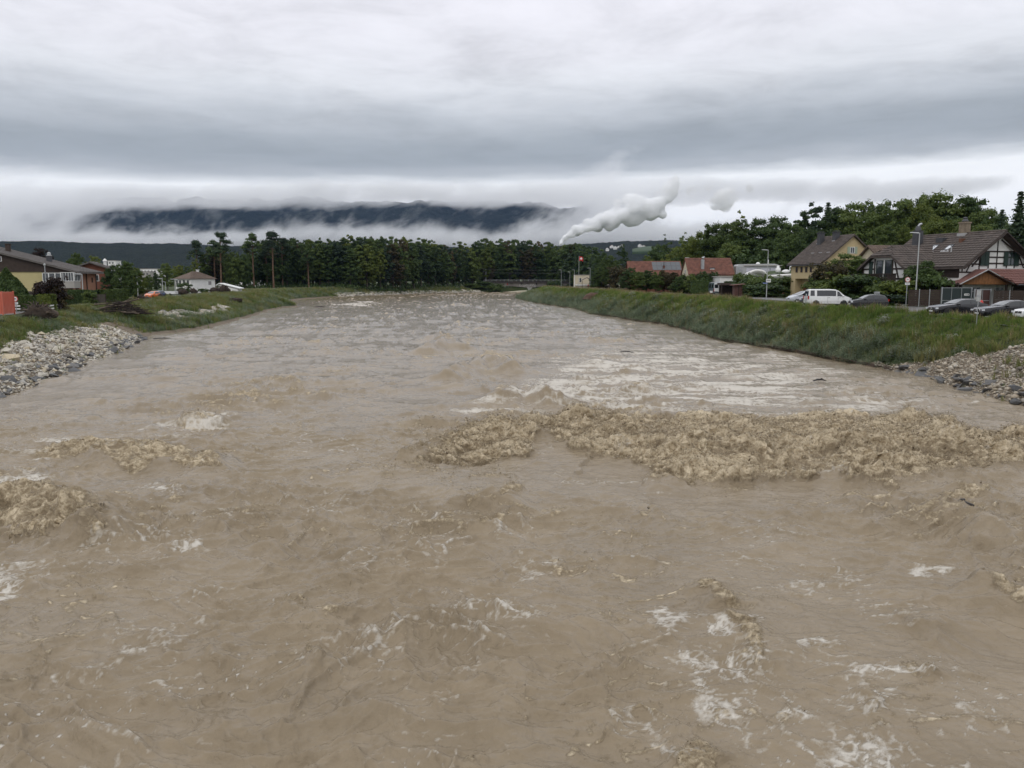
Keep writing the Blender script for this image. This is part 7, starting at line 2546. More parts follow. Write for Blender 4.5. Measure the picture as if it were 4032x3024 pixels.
t = thing('trailer', 'long low white trailer parked past the blue car', 'trailer', (p.x, 200, gz(p.x, 200)), R(2))
mb = MB()
mb.box(-1.75, 1.75, 0, 2.0, 0.42, 1.12)
mb.build('body', P_WHITE, t)
mb = MB()
mb.box(-1.7, 1.7, 0.1, 1.9, 0.3, 0.42)
mb.box(1.75, 2.6, 0.9, 1.1, 0.32, 0.4)
mb.build('chassis', BLACK_PL, t)
for x in (-0.6, 0.5):
 o = obj('wheel', wheel_meshes(0.3, 5)[0], t)
 o.location = (x, 0.1, 0.3)
# red container at the left edge
t = thing('shipping_container', 'orange red steel container at the left edge on the paved yard', 'container', (-57.9, 85.0, 3.36), R(6))
mb = MB()
mb.box(-2.0, 4.0, 0.0, 2.4, 0.12, 2.45)
mb.build('body', P_RED, t)
for k in range(22):
 mb = MB()
 mb.box(-1.95 + k * 0.27, -1.82 + k * 0.27, -0.03, 0.0, 0.25, 2.32)
 mb.build('rib', P_RED, t)
for k in range(8):
 mb = MB()
 mb.box(4.0, 4.03, 0.12 + k * 0.28, 0.25 + k * 0.28, 0.25, 2.32)
 mb.build('rib', P_RED, t)
mb = MB()
for x in (-2.0, 4.0):
 for y in (0.0, 2.4):
  mb.box(x - 0.06, x + 0.06, y - 0.06, y + 0.06, 0.0, 2.52)
mb.build('corner_post', P_RED, t)
# ------------------------------------------------------------------ street furniture, fences, signs, flag, bridge, people
def street_lamp(px, top, Y, h, label, group, arm=-1, name='street_lamp', fat=1.0, dbl=False, x=None, wood=False):
 X = at(px, top, Y).x if x is None else x
 zt = at(px, top, Y).z
 zb = gz(X, Y)
 h = zt - zb
 t = thing(name, label, 'street lamp', (X, Y, zb), 0, group)
 mb = MB()
 mb.tube([(0, 0, -0.2), (0, 0, 0.9), (0.01, 0, h)], [0.085 * fat, 0.08 * fat, 0.055 * fat], 10)
 mb.build('pole', METAL_W if not wood else METAL, t)
 mb = MB()
 mb.tube([(0.05 * -arm, 0, h), (arm * 0.5, 0, h + 0.05)], 0.035 * fat, 8)
 mb.build('arm', METAL_W, t)
 mb = MB()
 mb.mesh([(arm * 0.1, -0.14, h - 0.03), (arm * 1.15, -0.11, h + 0.04), (arm * 1.15, 0.11, h + 0.04), (arm * 0.1, 0.14, h - 0.03),
    (arm * 0.15, -0.10, h + 0.10), (arm * 1.05, -0.07, h + 0.13), (arm * 1.05, 0.07, h + 0.13), (arm * 0.15, 0.10, h + 0.10)],
   [(0, 1, 2, 3), (7, 6, 5, 4), (0, 4, 5, 1), (1, 5, 6, 2), (2, 6, 7, 3), (3, 7, 4, 0)])
 mb.build('lamp_head', METAL_W, t)
 return t
GR = 'tall street lamps along the right bank street'
for px, top, Y, lab in ((3621, 918, 96.5, 'tallest street lamp, standing behind the dark plank fence'), (3025, 985, 142, 'street lamp carrying the white place sign and a blue sign'),
      (2716, 1016, 192, 'street lamp in front of the red tiled barn'), (2533, 1034, 240, 'street lamp beside the person in red'),
      (2412, 1045, 285, 'street lamp before the big bushy tree'), (2324, 1056, 345, 'street lamp in front of the cream house corner'),
      (2262, 1063, 400, 'short street lamp at the left edge of the cream house'), (2210, 1063, 398, 'farthest street lamp, left of the white truck cab')):
 street_lamp(px, top, Y, 8.5, lab, GR)
street_lamp(2244, 1071, 455, 8, 'thin pale mast left of the cream house', GR)
GL = 'white street lamps along the left bank road'
for px, top, Y, lab, fat in ((322, 1080, 121, 'nearest white street lamp in front of the terracotta wall', 1.15), (539, 1086, 148, 'white street lamp beside the log heap', 1.15),
        (638, 1097, 190, 'white street lamp over the white trailer, nearest the blue car', 1.2), (687, 1100, 222, 'white street lamp left of the close pair of lamps', 1.2),
        (700, 1101, 246, 'left lamp of the close pair by the white house', 1.2), (710, 1101, 262, 'right lamp of the close pair by the white house', 1.2),
        (651, 1110, 300, 'small far street lamp behind the white trailer', 1.3)):
 street_lamp(px, top, Y, 5, lab, GL, fat=fat)
# bare grey post with a lantern in front of the yellow wall
p = at(175, 1038, 112)
t = thing('lantern_post', 'grey post with a small lantern before the yellow wall of the long house', 'street lamp', (p.x, 112, 3.3))
mb = MB()
mb.tube([(0, 0, -0.2), (0, 0, p.z - 3.3 - 0.3)], 0.07, 8)
mb.build('pole', METAL, t)
mb = MB()
mb.lathe([(0.07, 0), (0.14, 0.08), (0.14, 0.26), (0.04, 0.36)], 10, (0, 0, p.z - 3.62))
mb.build('lantern', METAL_W, t)
SIGN_W = mat('sign_white', (0.70, 0.70, 0.69), rough=0.4)
SIGN_R = mat('sign_red', (0.42, 0.025, 0.03), rough=0.4)
SIGN_B = mat('sign_blue', (0.02, 0.07, 0.32), rough=0.4)
SIGN_GR = mat('sign_back_grey', (0.46, 0.46, 0.45), rough=0.45, metal=0.3, var=0.2, scale=6)
def disc(mb, c, r, y0, y1, n=28):
 mb.lathe([(r, y0), (r, y1)], n, c, axis='y')
def round_sign(label, px, py, Y, r, base, car_mark=True, yaw=0.0, plate=True, faded=False):
 p = at(px, py, Y)
 t = thing('traffic_sign', label, 'traffic sign', (p.x, Y, base), yaw)
 z = p.z - base
 mb = MB()
 mb.tube([(0, 0.06, -0.2), (0, 0.06, z + r * 0.9)], 0.04, 8)
 mb.build('post', METAL, t)
 rm = SIGN_R if not faded else mat('faded_sign_red', (0.45, 0.16, 0.15), rough=0.5)
 mb = MB()
 disc(mb, (0, 0, z), r, -0.012, 0.012)
 d = mb.build('disc', rm, t)
 mb = MB()
 disc(mb, (0, 0, z), r * 0.74, -0.018, -0.012)
 mb.build('white_field', SIGN_W, d)
 mb = MB()
 if car_mark:
  mb.prism([(-0.5 * r, z - 0.13 * r), (0.5 * r, z - 0.13 * r), (0.48 * r, z + 0.03 * r), (0.30 * r, z + 0.06 * r), (0.18 * r, z + 0.22 * r), (-0.2 * r, z + 0.22 * r), (-0.34 * r, z + 0.06 * r), (-0.5 * r, z + 0.02 * r)], -0.023, -0.018)
  for s in (-1, 1):
   disc(mb, (s * 0.28 * r, 0, z - 0.14 * r), 0.10 * r, -0.024, -0.0185, 12)
  mb.build('car_symbol', WAGO, d)
 else:
  mb.box(-0.42 * r, 0.42 * r, -0.023, -0.018, z - 0.10 * r, z + 0.10 * r)
  mb.box(-0.12 * r, 0.12 * r, -0.0232, -0.0182, z + 0.12 * r, z + 0.35 * r)
  mb.build('symbol', mat('faded_print', (0.28, 0.17, 0.16), rough=0.6), d)
 if plate:
  mb = MB()
  w = r * 0.9
  mb.box(-w, w, -0.012, 0.012, z - r * 2.0, z - r * 1.12)
  pl = mb.build('plate', SIGN_W, t)
  mb = MB()
  for k, (zz, wd) in enumerate(((z - r * 1.38, 0.72), (z - r * 1.70, 0.5))):
   n_ = 9 if k == 0 else 6
   for q in range(n_):
    x = (-1 + 2 * (q + 0.5) / n_) * w * wd
    mb.box(x - w * wd / n_ * 0.62, x + w * wd / n_ * 0.55, -0.016, -0.012, zz - r * 0.07, zz + r * (0.07 + 0.03 * (q % 3)))
  mb.build('lettering', WAGO, pl)
 return t
round_sign('round red-rimmed no-cars sign with a white text plate, left of the big root stump', 60, 1177, 95, 0.32, 3.3)
round_sign('faded round traffic sign with white plate before the green garden', 3574, 1101, 93, 0.30, 4.0, car_mark=False, faded=True)
# place sign and street-name plate on the second lamp
p = at(3025, 1105, 141.8)
t = thing('place_sign', 'white place-name board on the street lamp beside the yellow house', 'sign', (p.x, 141.7, p.z))
mb = MB()
mb.box(-0.42, 0.42, -0.02, 0.02, -0.30, 0.30)
b = mb.build('board', SIGN_W, t)
mb = MB()
for q in range(8):
 x = -0.30 + q * 0.085
 mb.box(x - 0.03, x + 0.03, -0.026, -0.02, -0.06, 0.07 + 0.03 * (q % 2))
mb.build('lettering', WAGO, b)
p = at(3012, 1115, 141.8)
t = thing('street_name_plate', 'narrow blue street-name plate below the white place-name board', 'sign', (p.x, 141.7, p.z))
mb = MB()
mb.box(-0.42, 0.42, -0.015, 0.015, -0.10, 0.10)
b = mb.build('plate', SIGN_B, t)
mb = MB()
for q in range(9):
 x = -0.32 + q * 0.08
 mb.box(x - 0.025, x + 0.025, -0.02, -0.015, -0.035, 0.03 + 0.02 * (q % 3 == 0))
mb.build('lettering', SIGN_W, b)
# bare sign plate on a post by the bank (seen from its back)
p = at(3854, 1164, 60.5)
zb = gz(p.x, 60.5)
t = thing('sign_plate', 'grey upright sign plate on a post, seen from behind before the black saloon', 'sign', (p.x, 60.5, zb))
z = p.z - zb
mb = MB()
mb.tube([(0, 0.03, -0.3), (0, 0.03, z - 0.35)], 0.03, 8)
mb.build('post', METAL, t)
mb = MB()
poly = []
w, h, rr = 0.17, 0.43, 0.05
for cx_, cz_, a0 in ((w - rr, h - rr, 0), (-w + rr, h - rr, 90), (-w + rr, -h + rr, 180), (w - rr, -h + rr, 270)):
 for k in range(4):
  a = R(a0 + k * 30)
  poly.append((cx_ + rr * math.cos(a), z + cz_ + rr * math.sin(a)))
mb.prism(poly, -0.012, 0.012)
pl = mb.build('plate', SIGN_GR, t)
mb = MB()
mb.box(-0.15, 0.15, -0.02, -0.012, z - 0.09, z + 0.03)
mb.box(-0.12, 0.12, -0.0205, -0.0125, z + 0.36, z + 0.40)
mb.build('bracket', METAL, pl)
# grey post with small board in front of the van
p = at(3174, 1175, 91)
t = thing('marker_post', 'slim pale post standing before the tail of the white van', 'post', (p.x, 91, gz(p.x, 91)))
mb = MB()
mb.box(-0.05, 0.05, -0.03, 0.03, -0.2, at(3174, 1160, 91).z - gz(p.x, 91))
mb.build('post', METAL, t)
mb = MB()
mb.box(-0.06, 0.06, -0.04, -0.03, 1.0, 1.5)
mb.build('reflector', METAL_W, t)
# meter cabinet
p = at(3455, 1160, 97)
t = thing('meter_cabinet', 'pale grey metal cabinet on legs between hatchback and garden', 'cabinet', (p.x, 97, 4.0))
z = p.z - 4.0
mb = MB()
mb.box(-0.28, 0.28, 0, 0.3, z - 0.3, z + 0.32)
bd = mb.build('box', METAL_W, t)
mb = MB()
mb.box(-0.24, 0.24, -0.015, 0, z - 0.26, z + 0.2)
mb.build('door', METAL, bd)
mb = MB()
mb.box(-0.3, 0.3, -0.03, 0.33, z + 0.32, z + 0.36)
mb.build('lid', METAL, bd)
for x in (-0.2, 0.2):
 mb = MB()
 mb.box(x - 0.03, x + 0.03, 0.1, 0.16, -0.1, z - 0.3)
 mb.build('leg', METAL, t)
p = at(2540, 1136, 256)
t = thing('notice_board', 'small white notice on a post right of the strolling couple', 'sign', (p.x + 0.5, 256, gz(p.x, 256)))
z = p.z - gz(p.x, 256)
mb = MB()
mb.box(-0.28, 0.28, -0.02, 0.02, z - 0.2, z + 0.2)
mb.build('board', SIGN_W, t)
mb = MB()
mb.box(-0.04, 0.04, 0.02, 0.08, -0.1, z + 0.1)
mb.build('post', METAL, t)
p = at(2801, 1150, 168)
t = thing('letter_box', 'white square box on a short post beside the camper van', 'letter box', (p.x, 168, gz(p.x, 168)))
z = p.z - gz(p.x, 168)
mb = MB()
mb.box(-0.26, 0.26, 0, 0.3, z - 0.15, z + 0.25)
mb.build('box', SIGN_W, t)
mb = MB()
mb.box(-0.07, 0.07, 0.08, 0.22, -0.1, z - 0.15)
mb.build('post', TERRA_W, t)
# dark plank fence with metal gates on the right
def plank_fence():
 A, B = Vector((46.35, 94.4, 4.0)), Vector((49.75, 94.0, 4.0))
 def bay_run(t, P, Q, n, h, slats=9):
  for i in range(n + 1):
   q = P.lerp(Q, i / n)
   mb = MB()
   mb.box(q.x - 0.045, q.x + 0.045, q.y - 0.045, q.y + 0.045, -0.1, h + 0.05)
   mb.build('post', METAL if t['category'] == 'fence' and i in (1, 2) else FENCE_W, t)
  for i in range(n):
   a, b = P.lerp(Q, i / n), P.lerp(Q, (i + 1) / n)
   for k in range(slats):
    z0 = 0.08 + k * (h - 0.1) / slats
    hh = (h - 0.1) / slats - 0.018
    mb = MB()
    off = 0.012 * (k % 2)
    mb.bar((a.x + 0.05, a.y + off, z0 + hh / 2), (b.x - 0.05, b.y + off, z0 + hh / 2), 0.025, hh)
    mb.build('plank', FENCE_W, t)
 t = thing('plank_fence', 'dark brown plank fence in three bays left of the metal gate', 'fence', (A.x, A.y, 4.0))
 bay_run(t, Vector((0, 0, 0)), B - A, 3, 1.98)
 t = thing('plank_fence', 'dark brown plank fence behind the parked black cars right of the metal gates', 'fence', (55.6, 93.2, 4.0))
 bay_run(t, Vector((0, 0, 0)), Vector((8.4, -0.6, 0)), 5, 1.9, 9)
 GREENP = mat('green_mesh_panel', (0.014, 0.024, 0.024), rough=0.5, var=0.2, scale=2)
 DKRED = mat('dark_red_panel', (0.050, 0.018, 0.014), rough=0.6)
 for (x0, x1, y, h, pm, lab, np_) in ((49.95, 53.4, 94.0, 2.2, GREENP, 'metal-framed gate with dark green panels and a white notice', 3), (53.6, 55.45, 93.7, 2.0, DKRED, 'narrower metal-framed gate with dark red brown panels', 2)):
  t = thing('metal_gate', lab, 'gate', (x0, y, 4.0))
  w = x1 - x0
  for x in (0, w):
   mb = MB()
   mb.box(x - 0.07, x + 0.07, -0.07, 0.07, -0.1, h + 0.06)
   mb.build('post', METAL, t)
  mb = MB()
  mb.box(0.07, w - 0.07, -0.03, 0.03, h - 0.06, h)
  mb.box(0.07, w - 0.07, -0.03, 0.03, 0.68, 0.73)
  mb.box(0.07, w - 0.07, -0.03, 0.03, 0.08, 0.13)
  for k in range(1, np_):
   mb.box(w * k / np_ - 0.025, w * k / np_ + 0.025, -0.032, 0.028, 0.13, h - 0.06)
  mb.build('frame', METAL, t)
  for k in range(np_):
   for (z0, z1) in ((0.14, 0.67), (0.74, h - 0.07)):
    mb = MB()
    mb.box(w * k / np_ + 0.04, w * (k + 1) / np_ - 0.04, 0.0, 0.014, z0, z1)
    mb.build('panel', pm, t)
  mb = MB()
  if np_ == 3:
   mb.box(2.62, 3.2, -0.05, -0.035, 1.28, 1.50)
   nb = mb.build('notice', SIGN_W, t)
   mb = MB()
   for q in range(5):
    mb.box(2.70 + q * 0.07, 2.75 + q * 0.07, -0.055, -0.05, 1.35, 1.43)
   mb.lathe([(0.07, -0.056), (0.07, -0.05)], 14, (3.09, 0, 1.39), axis='y')
   mb.build('lettering', WAGO, nb)
  else:
   mb.box(0.05, 0.42, -0.06, -0.035, 0.75, 1.15)
   mb.build('notice', GREY_W, t)
 # a red ball lamp and blue thing behind the coupe
 t = thing('red_buoy', 'bright red round float lying behind the tail of the black coupe', 'float', (43.2, 74.5, 4.0))
 mb = MB()
 mb.lathe([(0.05, 0.72), (0.2, 0.78), (0.27, 0.98), (0.2, 1.18), (0.05, 1.24)], 12)
 mb.build('ball', mat('red_plastic', (0.50, 0.03, 0.02), rough=0.4), t, smooth=True)
 mb = MB()
 mb.tube([(0, 0, 0), (0, 0, 0.75)], 0.04, 8)
 mb.build('post', METAL, t)
plank_fence()
# white rail fence and board fence on the left
for px0, px1, Y, lab in ((28, 82, 96.5, 'white two-rail fence left of the root stump'), (196, 253, 97.0, 'white two-rail fence right of the root stump')):
 a, b = at(px0, 1220, Y), at(px1, 1220, Y + (0 if px0 < 100 else 6))
 t = thing('rail_fence', lab, 'fence', (a.x, a.y, 3.3), 0, 'white rail fences on the left bank')
 d = Vector((b.x - a.x, b.y - a.y, 0))
 for k in range(4):
  q = d * (k / 3)
  mb = MB()
  mb.box(q.x - 0.05, q.x + 0.05, q.y - 0.05, q.y + 0.05, -0.1, 0.85)
  mb.build('post', TIMBER, t)
 for z in (0.35, 0.70):
  mb = MB()
  mb.bar((0, -0.07, z), (d.x, d.y - 0.07, z), 0.03, 0.16)
  mb.build('rail', WHITE_P, t)
a, b = at(368, 1170, 119), at(414, 1170, 119)
t = thing('board_fence', 'grey board fence screen between the hedges behind the log heap', 'fence', (a.x, 119, 3.3))
for k in range(7):
 mb = MB()
 mb.box(0, b.x - a.x, -0.02, 0.02, 0.05 + k * 0.24, 0.26 + k * 0.24)
 mb.build('plank', mat('grey_board', (0.070, 0.058, 0.050), rough=0.9, var=0.3, scale=3) if k == 0 else bpy.data.materials['grey_board'], t)
for x in (0.0, b.x - a.x):
 mb = MB()
 mb.box(x - 0.06, x + 0.06, 0.02, 0.12, -0.1, 1.8)
 mb.build('post', TIMBER, t)
# flag
p = at(2280, 1009, 338)
zb = gz(p.x, 338)
t = thing('flagpole', 'tall thin flagpole rising behind the cream house', 'flagpole', (p.x, 338, zb))
mb = MB()
mb.tube([(0, 0, -0.2), (0, 0, p.z - zb)], [0.09, 0.06], 8)
mb.build('pole', METAL_W, t)
mb = MB()
mb.lathe([(0.03, 0), (0.1, 0.06), (0.03, 0.14)], 8, (0, 0, p.z - zb))
mb.build('finial', METAL_W, t)
f = thing('flag', 'red square flag with a white cross flying from the tall pole', 'flag', (p.x + 0.08, 338, p.z - 0.1))
FL_R = mat('flag_red', (0.50, 0.020, 0.022), rough=0.8)
FL_W = mat('flag_white', (0.75, 0.75, 0.75), rough=0.8)
n = 16
S = 1.75
def flag_pt(u, v, o=0.0):
 return (u * S * 0.93, 0.16 * math.sin(u * 7.0 + v * 1.5) * u + o, -v * S - 0.45 * u * u + 0.28 * u * math.sin(u * 3))
def cross(u, v):
 return (0.4 <= u < 0.6 and 0.2 <= v < 0.8) or (0.4 <= v < 0.6 and 0.2 <= u < 0.8)
for nm, m_, want, o in (('cloth', FL_R, False, 0.0), ('cross', FL_W, True, 0.0)):
 mb = MB()
 N_ = 20
 for i in range(N_):
  for j in range(N_):
   u, v = i / N_, j / N_
   if cross(u + 0.5 / N_, v + 0.5 / N_) == want:
    mb.face([flag_pt(u, v), flag_pt(u + 1 / N_, v), flag_pt(u + 1 / N_, v + 1 / N_), flag_pt(u, v + 1 / N_)])
 mb.build(nm, m_, f, smooth=True)
# rail bridge
def bridge():
 Y = 500.0
 t = thing('rail_bridge', 'concrete railway bridge with haunched girder, dark deck and pale pier', 'bridge', (0, Y, 0))
 P = lambda px, py: at(px, py, Y)
 x0, x1 = P(1925, 1115).x, P(2330, 1115).x
 zd = P(2000, 1110).z
 mb = MB()
 mb.box(x0 - 4, x1 + 14, -2.2, 3, zd - 0.45, zd + 0.35)
 mb.build('deck', mat('rusty_dark_steel', (0.042, 0.034, 0.032), rough=0.8, var=0.4, scale=0.5), t)
 low = [(1935, 1122), (1957, 1127), (2000, 1126), (2040, 1129), (2070, 1132), (2085, 1133), (2100, 1132), (2130, 1128), (2170, 1125), (2330, 1123)]
 poly = [(x0, zd - 0.46)] + [(P(a, b).x, P(a, b).z) for a, b in low] + [(x1, zd - 0.46)]
 mb = MB()
 mb.prism(poly, -1.4, 2.2)
 mb.build('girder', mat('stained_concrete', (0.17, 0.155, 0.14), rough=0.9, var=0.45, scale=0.25), t)
 xp = P(2085, 1135).x
 mb = MB()
 mb.box(xp - 0.95, xp + 0.95, -1.2, 2.0, -2.0, P(2085, 1133).z)
 mb.box(xp - 1.5, xp + 1.5, -1.5, 2.3, P(2085, 1133).z - 0.35, P(2085, 1133).z + 0.15)
 mb.build('pier', mat('pale_concrete', (0.42, 0.42, 0.41), rough=0.9, var=0.2, scale=0.5), t)
 mb = MB()
 mb.prism([(x0 - 7, zd - 0.5), (x0 + 2.5, zd - 0.5), (x0 + 6.5, 1.0), (x0 - 7, 1.0)], -1.3, 2.1)
 mb.build('abutment', bpy.data.materials['stained_concrete'], t)
 # railing
 rl = MB()
 rl.tube([(x0 - 3, -2.0, zd + 1.35), (x1 + 12, -2.0, zd + 1.35)], 0.03, 6)
 rl.tube([(x0 - 3, -2.0, zd + 0.85), (x1 + 12, -2.0, zd + 0.85)], 0.025, 6)
 rl = rl.build('railing', METAL, t)
 k = x0 - 3
 while k < x1 + 12:
  mb = MB()
  mb.box(k - 0.05, k + 0.05, -2.05, -1.95, zd + 0.3, zd + 1.4)
  mb.build('post', METAL, rl)
  k += 2.5
 # pale sprayed loops near the pier
 mb = MB()
 rs = random.Random(4)
 for k in range(8):
  c = P(2048 + k * 8.5, 1124 + rs.uniform(-1, 2))
  pts = [(c.x + math.cos(a) * rs.uniform(0.35, 0.75), -1.43, c.z + math.sin(a) * rs.uniform(0.4, 0.7)) for a in np.linspace(0.3, 5.6, 9)]
  for a, b in zip(pts, pts[1:]):
   mb.bar(a, b, 0.02, 0.16)
 mb.build('graffiti', mat('spray_paint_pale', (0.52, 0.53, 0.53), rough=0.8), t)
 for px, col in ((1998, (0.25, 0.04, 0.03)), (2112, (0.02, 0.02, 0.02)), (2054, (0.03, 0.03, 0.03))):
  c = P(px, 1118)
  mb = MB()
  mb.box(c.x - 0.35, c.x + 0.35, -1.44, -1.4, c.z - 0.7, c.z + 0.5)
  mb.build('stain', mat('stain_%d' % px, col, rough=0.9), t)
 # masts
 for px, top, lab, arms in ((1913, 1042, 'grey railway mast with cantilever arms at the left end of the bridge', 1), (2223, 1066, 'shorter grey railway mast behind the cream house', 0)):
  q = at(px, top, Y + 3)
  m = thing('railway_mast', lab, 'mast', (q.x, Y + 3, zd - 0.3 if px < 2000 else 4.5), 0, 'railway masts by the bridge')
  h = q.z - m.location.z
  mb = MB()
  mb.tube([(0, 0, 0), (0, 0, h)], [0.26, 0.20], 8)
  mb.build('pole', METAL, m)
  if arms:
   for dz in (2.6, 4.1):
    mb = MB()
    mb.bar((0, 0, h - dz), (-2.2, 0, h - dz + 0.25), 0.09, 0.09)
    mb.build('arm', METAL, m)
    mb = MB()
    mb.bar((-0.9, 0, h - dz + 0.1), (-1.6, 0, h - dz - 0.5), 0.12, 0.12)
    mb.build('insulator', SIGN_W, m)
 for k, (py0, py1) in enumerate(((1062, 1056), (1074, 1068))):
  a, b = at(1905, py0, Y + 3), at(2420, py1, Y + 3)
  w_ = thing('overhead_wire', ('upper', 'lower')[k] + ' railway wire running across the dark wood above the bridge', 'wire', (a.x, Y + 3, a.z))
  mb = MB()
  mb.tube([(0, 0, 0), ((b.x - a.x) / 2, 0, (b.z - a.z) / 2 - 0.8), (b.x - a.x, 0, b.z - a.z)], 0.014, 5)
  mb.build('strand', METAL, w_)
bridge()
# people on the levee path
def person(px, py_top, Y, label, jacket, trousers, hair, face=0.0, stride=0.25):
 X = at(px, py_top, Y).x
 zb = gz(X, Y)
 H = 1.74
 t = thing('person', label, 'person', (X, Y, zb), face)
 def skin(name, joints, edges, m, root=0):
  me = bpy.data.meshes.new(name)
  me.from_pydata([j[0] for j in joints], edges, [])
  me.materials.append(m)
  o = obj(name, me, t)
  sk = o.modifiers.new('skin', 'SKIN')
  for i, j in enumerate(joints):
   v = me.skin_vertices[0].data[i]
   r = j[1]
   v.radius = r if isinstance(r, tuple) else (r, r)
   v.use_root = (i == root)
  sk.use_smooth_shade = True
  ss = o.modifiers.new('sub', 'SUBSURF')
  ss.levels = ss.render_levels = 1
  return o
 s = stride
 J = [((0, 0, 0.95), (0.15, 0.11)), ((0, 0, 1.15), (0.14, 0.10)), ((0, 0, 1.38), (0.17, 0.11)), ((0, 0, 1.48), (0.07, 0.07)), ((0, -0.01, 1.56), (0.065, 0.07)), ((0, -0.02, 1.64), (0.085, 0.10)), ((0, -0.01, 1.72), (0.06, 0.07))]
 E = [(0, 1), (1, 2), (2, 3), (3, 4), (4, 5), (5, 6)]
 for sd in (-1, 1):
  k = len(J)
  J += [((sd * 0.10, 0, 0.88), (0.095, 0.095)), ((sd * 0.10, -sd * s * 0.5 - 0.03, 0.48), (0.062, 0.062)), ((sd * 0.10, -sd * s + (0.05 if sd < 0 else 0), 0.09), (0.042, 0.042)), ((sd * 0.11, -sd * s - 0.14, 0.04), (0.045, 0.035))]
  E += [(0, k), (k, k + 1), (k + 1, k + 2), (k + 2, k + 3)]
  k = len(J)
  J += [((sd * 0.19, 0, 1.40), (0.06, 0.06)), ((sd * 0.25, sd * 0.06, 1.12), (0.045, 0.045)), ((sd * 0.25, sd * s * 0.5 - 0.06, 0.88), (0.032, 0.032)), ((sd * 0.25, sd * s * 0.5 - 0.08, 0.80), (0.036, 0.022))]
  E += [(2, k), (k, k + 1), (k + 1, k + 2), (k + 2, k + 3)]
  for q, (dx, ln) in enumerate(((-0.024, 0.075), (-0.008, 0.085), (0.008, 0.08), (0.024, 0.065))):
   f0 = len(J)
   b = Vector((sd * 0.25, sd * s * 0.5 - 0.08 + dx, 0.77))
   J += [(tuple(b), 0.009), ((b.x - sd * 0.005, b.y, b.z - ln * 0.6), 0.008), ((b.x - sd * 0.02, b.y, b.z - ln), 0.007)]
   E += [(k + 3, f0), (f0, f0 + 1), (f0 + 1, f0 + 2)]
  f0 = len(J)
  J += [((sd * 0.24, sd * s * 0.5 - 0.115, 0.80), 0.010), ((sd * 0.235, sd * s * 0.5 - 0.135, 0.765), 0.008)]
  E += [(k + 3, f0), (f0, f0 + 1)]
 skin('body', J, E, mat('skin_tone', (0.42, 0.25, 0.18), rough=0.6))
 Jj = [((0, 0, 0.86), (0.19, 0.14)), ((0, 0, 1.12), (0.18, 0.135)), ((0, 0, 1.38), (0.20, 0.14)), ((0, 0, 1.50), (0.09, 0.09))]
 Ej = [(0, 1), (1, 2), (2, 3)]
 for sd in (-1, 1):
  k = len(Jj)
  Jj += [((sd * 0.20, 0, 1.41), 0.085), ((sd * 0.26, sd * 0.06, 1.12), 0.066), ((sd * 0.26, sd * s * 0.5 - 0.055, 0.90), 0.05)]
  Ej += [(2, k), (k, k + 1), (k + 1, k + 2)]
 skin('jacket', Jj, Ej, jacket, 1)
 Jt = [((0, 0, 0.92), (0.17, 0.12))]
 Et = []
 for sd in (-1, 1):
  k = len(Jt)
  Jt += [((sd * 0.10, 0, 0.84), 0.105), ((sd * 0.10, -sd * s * 0.5 - 0.03, 0.48), 0.078), ((sd * 0.10, -sd * s + (0.05 if sd < 0 else 0), 0.12), 0.06)]
  Et += [(0, k), (k, k + 1), (k + 1, k + 2)]
 skin('trousers', Jt, Et, trousers)
 mb = MB()
 for sd in (-1, 1):
  mb.lathe([(0.03, -0.17), (0.055, -0.08), (0.06, 0.04), (0.04, 0.10)], 8, (sd * 0.105, -sd * s - 0.05, 0.05), axis='y')
 mb.build('shoe', BLACK_PL, t, smooth=True)
 mb = MB()
 mb.lathe([(0.10, -0.09), (0.118, 0.0), (0.10, 0.07), (0.05, 0.11)], 12, (0, 0.02, 1.70))
 mb.build('hair', hair, t, smooth=True)
 # face
 mb = MB()
 for sd in (-1, 1):
  mb.lathe([(0.004, -0.012), (0.012, 0.0), (0.004, 0.008)], 8, (sd * 0.032, -0.108, 1.665), axis='y')
 mb.build('eye', BLACK_PL, t)
 mb = MB()
 mb.mesh([(-0.014, -0.112, 1.615), (0.014, -0.112, 1.615), (0, -0.145, 1.62), (0, -0.108, 1.665)], [(0, 1, 2), (0, 2, 3), (1, 3, 2)])
 mb.build('nose', bpy.data.materials['skin_tone'], t)
 return t
J_RED = mat('red_rain_jacket', (0.50, 0.018, 0.022), rough=0.6)
J_DARK = mat('dark_jacket', (0.018, 0.020, 0.026), rough=0.7)
T_DARK = mat('dark_trousers', (0.020, 0.020, 0.024), rough=0.8)
T_JEANS = mat('blue_jeans', (0.045, 0.060, 0.095), rough=0.8)
HAIR_G = mat('grey_hair', (0.30, 0.29, 0.28), rough=0.8)
HAIR_D = mat('dark_hair', (0.035, 0.025, 0.018), rough=0.8)
person(2521, 1128, 240, 'person in a bright red rain jacket walking on the right bank path', J_RED, T_DARK, HAIR_G, 0.1)
person(2534, 1129, 240.5, 'person in dark jacket and jeans walking right beside the red jacket', J_DARK, T_JEANS, HAIR_D, 0.0)
person(2397, 1125, 270, 'person in dark clothes standing left of the lamp before the bushy tree', J_DARK, T_DARK, HAIR_G, 0.6, 0.05)
person(2316, 1124, 310, 'distant person in a dull red jacket by the cream house fence', mat('dull_red_jacket', (0.22, 0.02, 0.02), rough=0.7), T_DARK, HAIR_D, 0.2, 0.1)
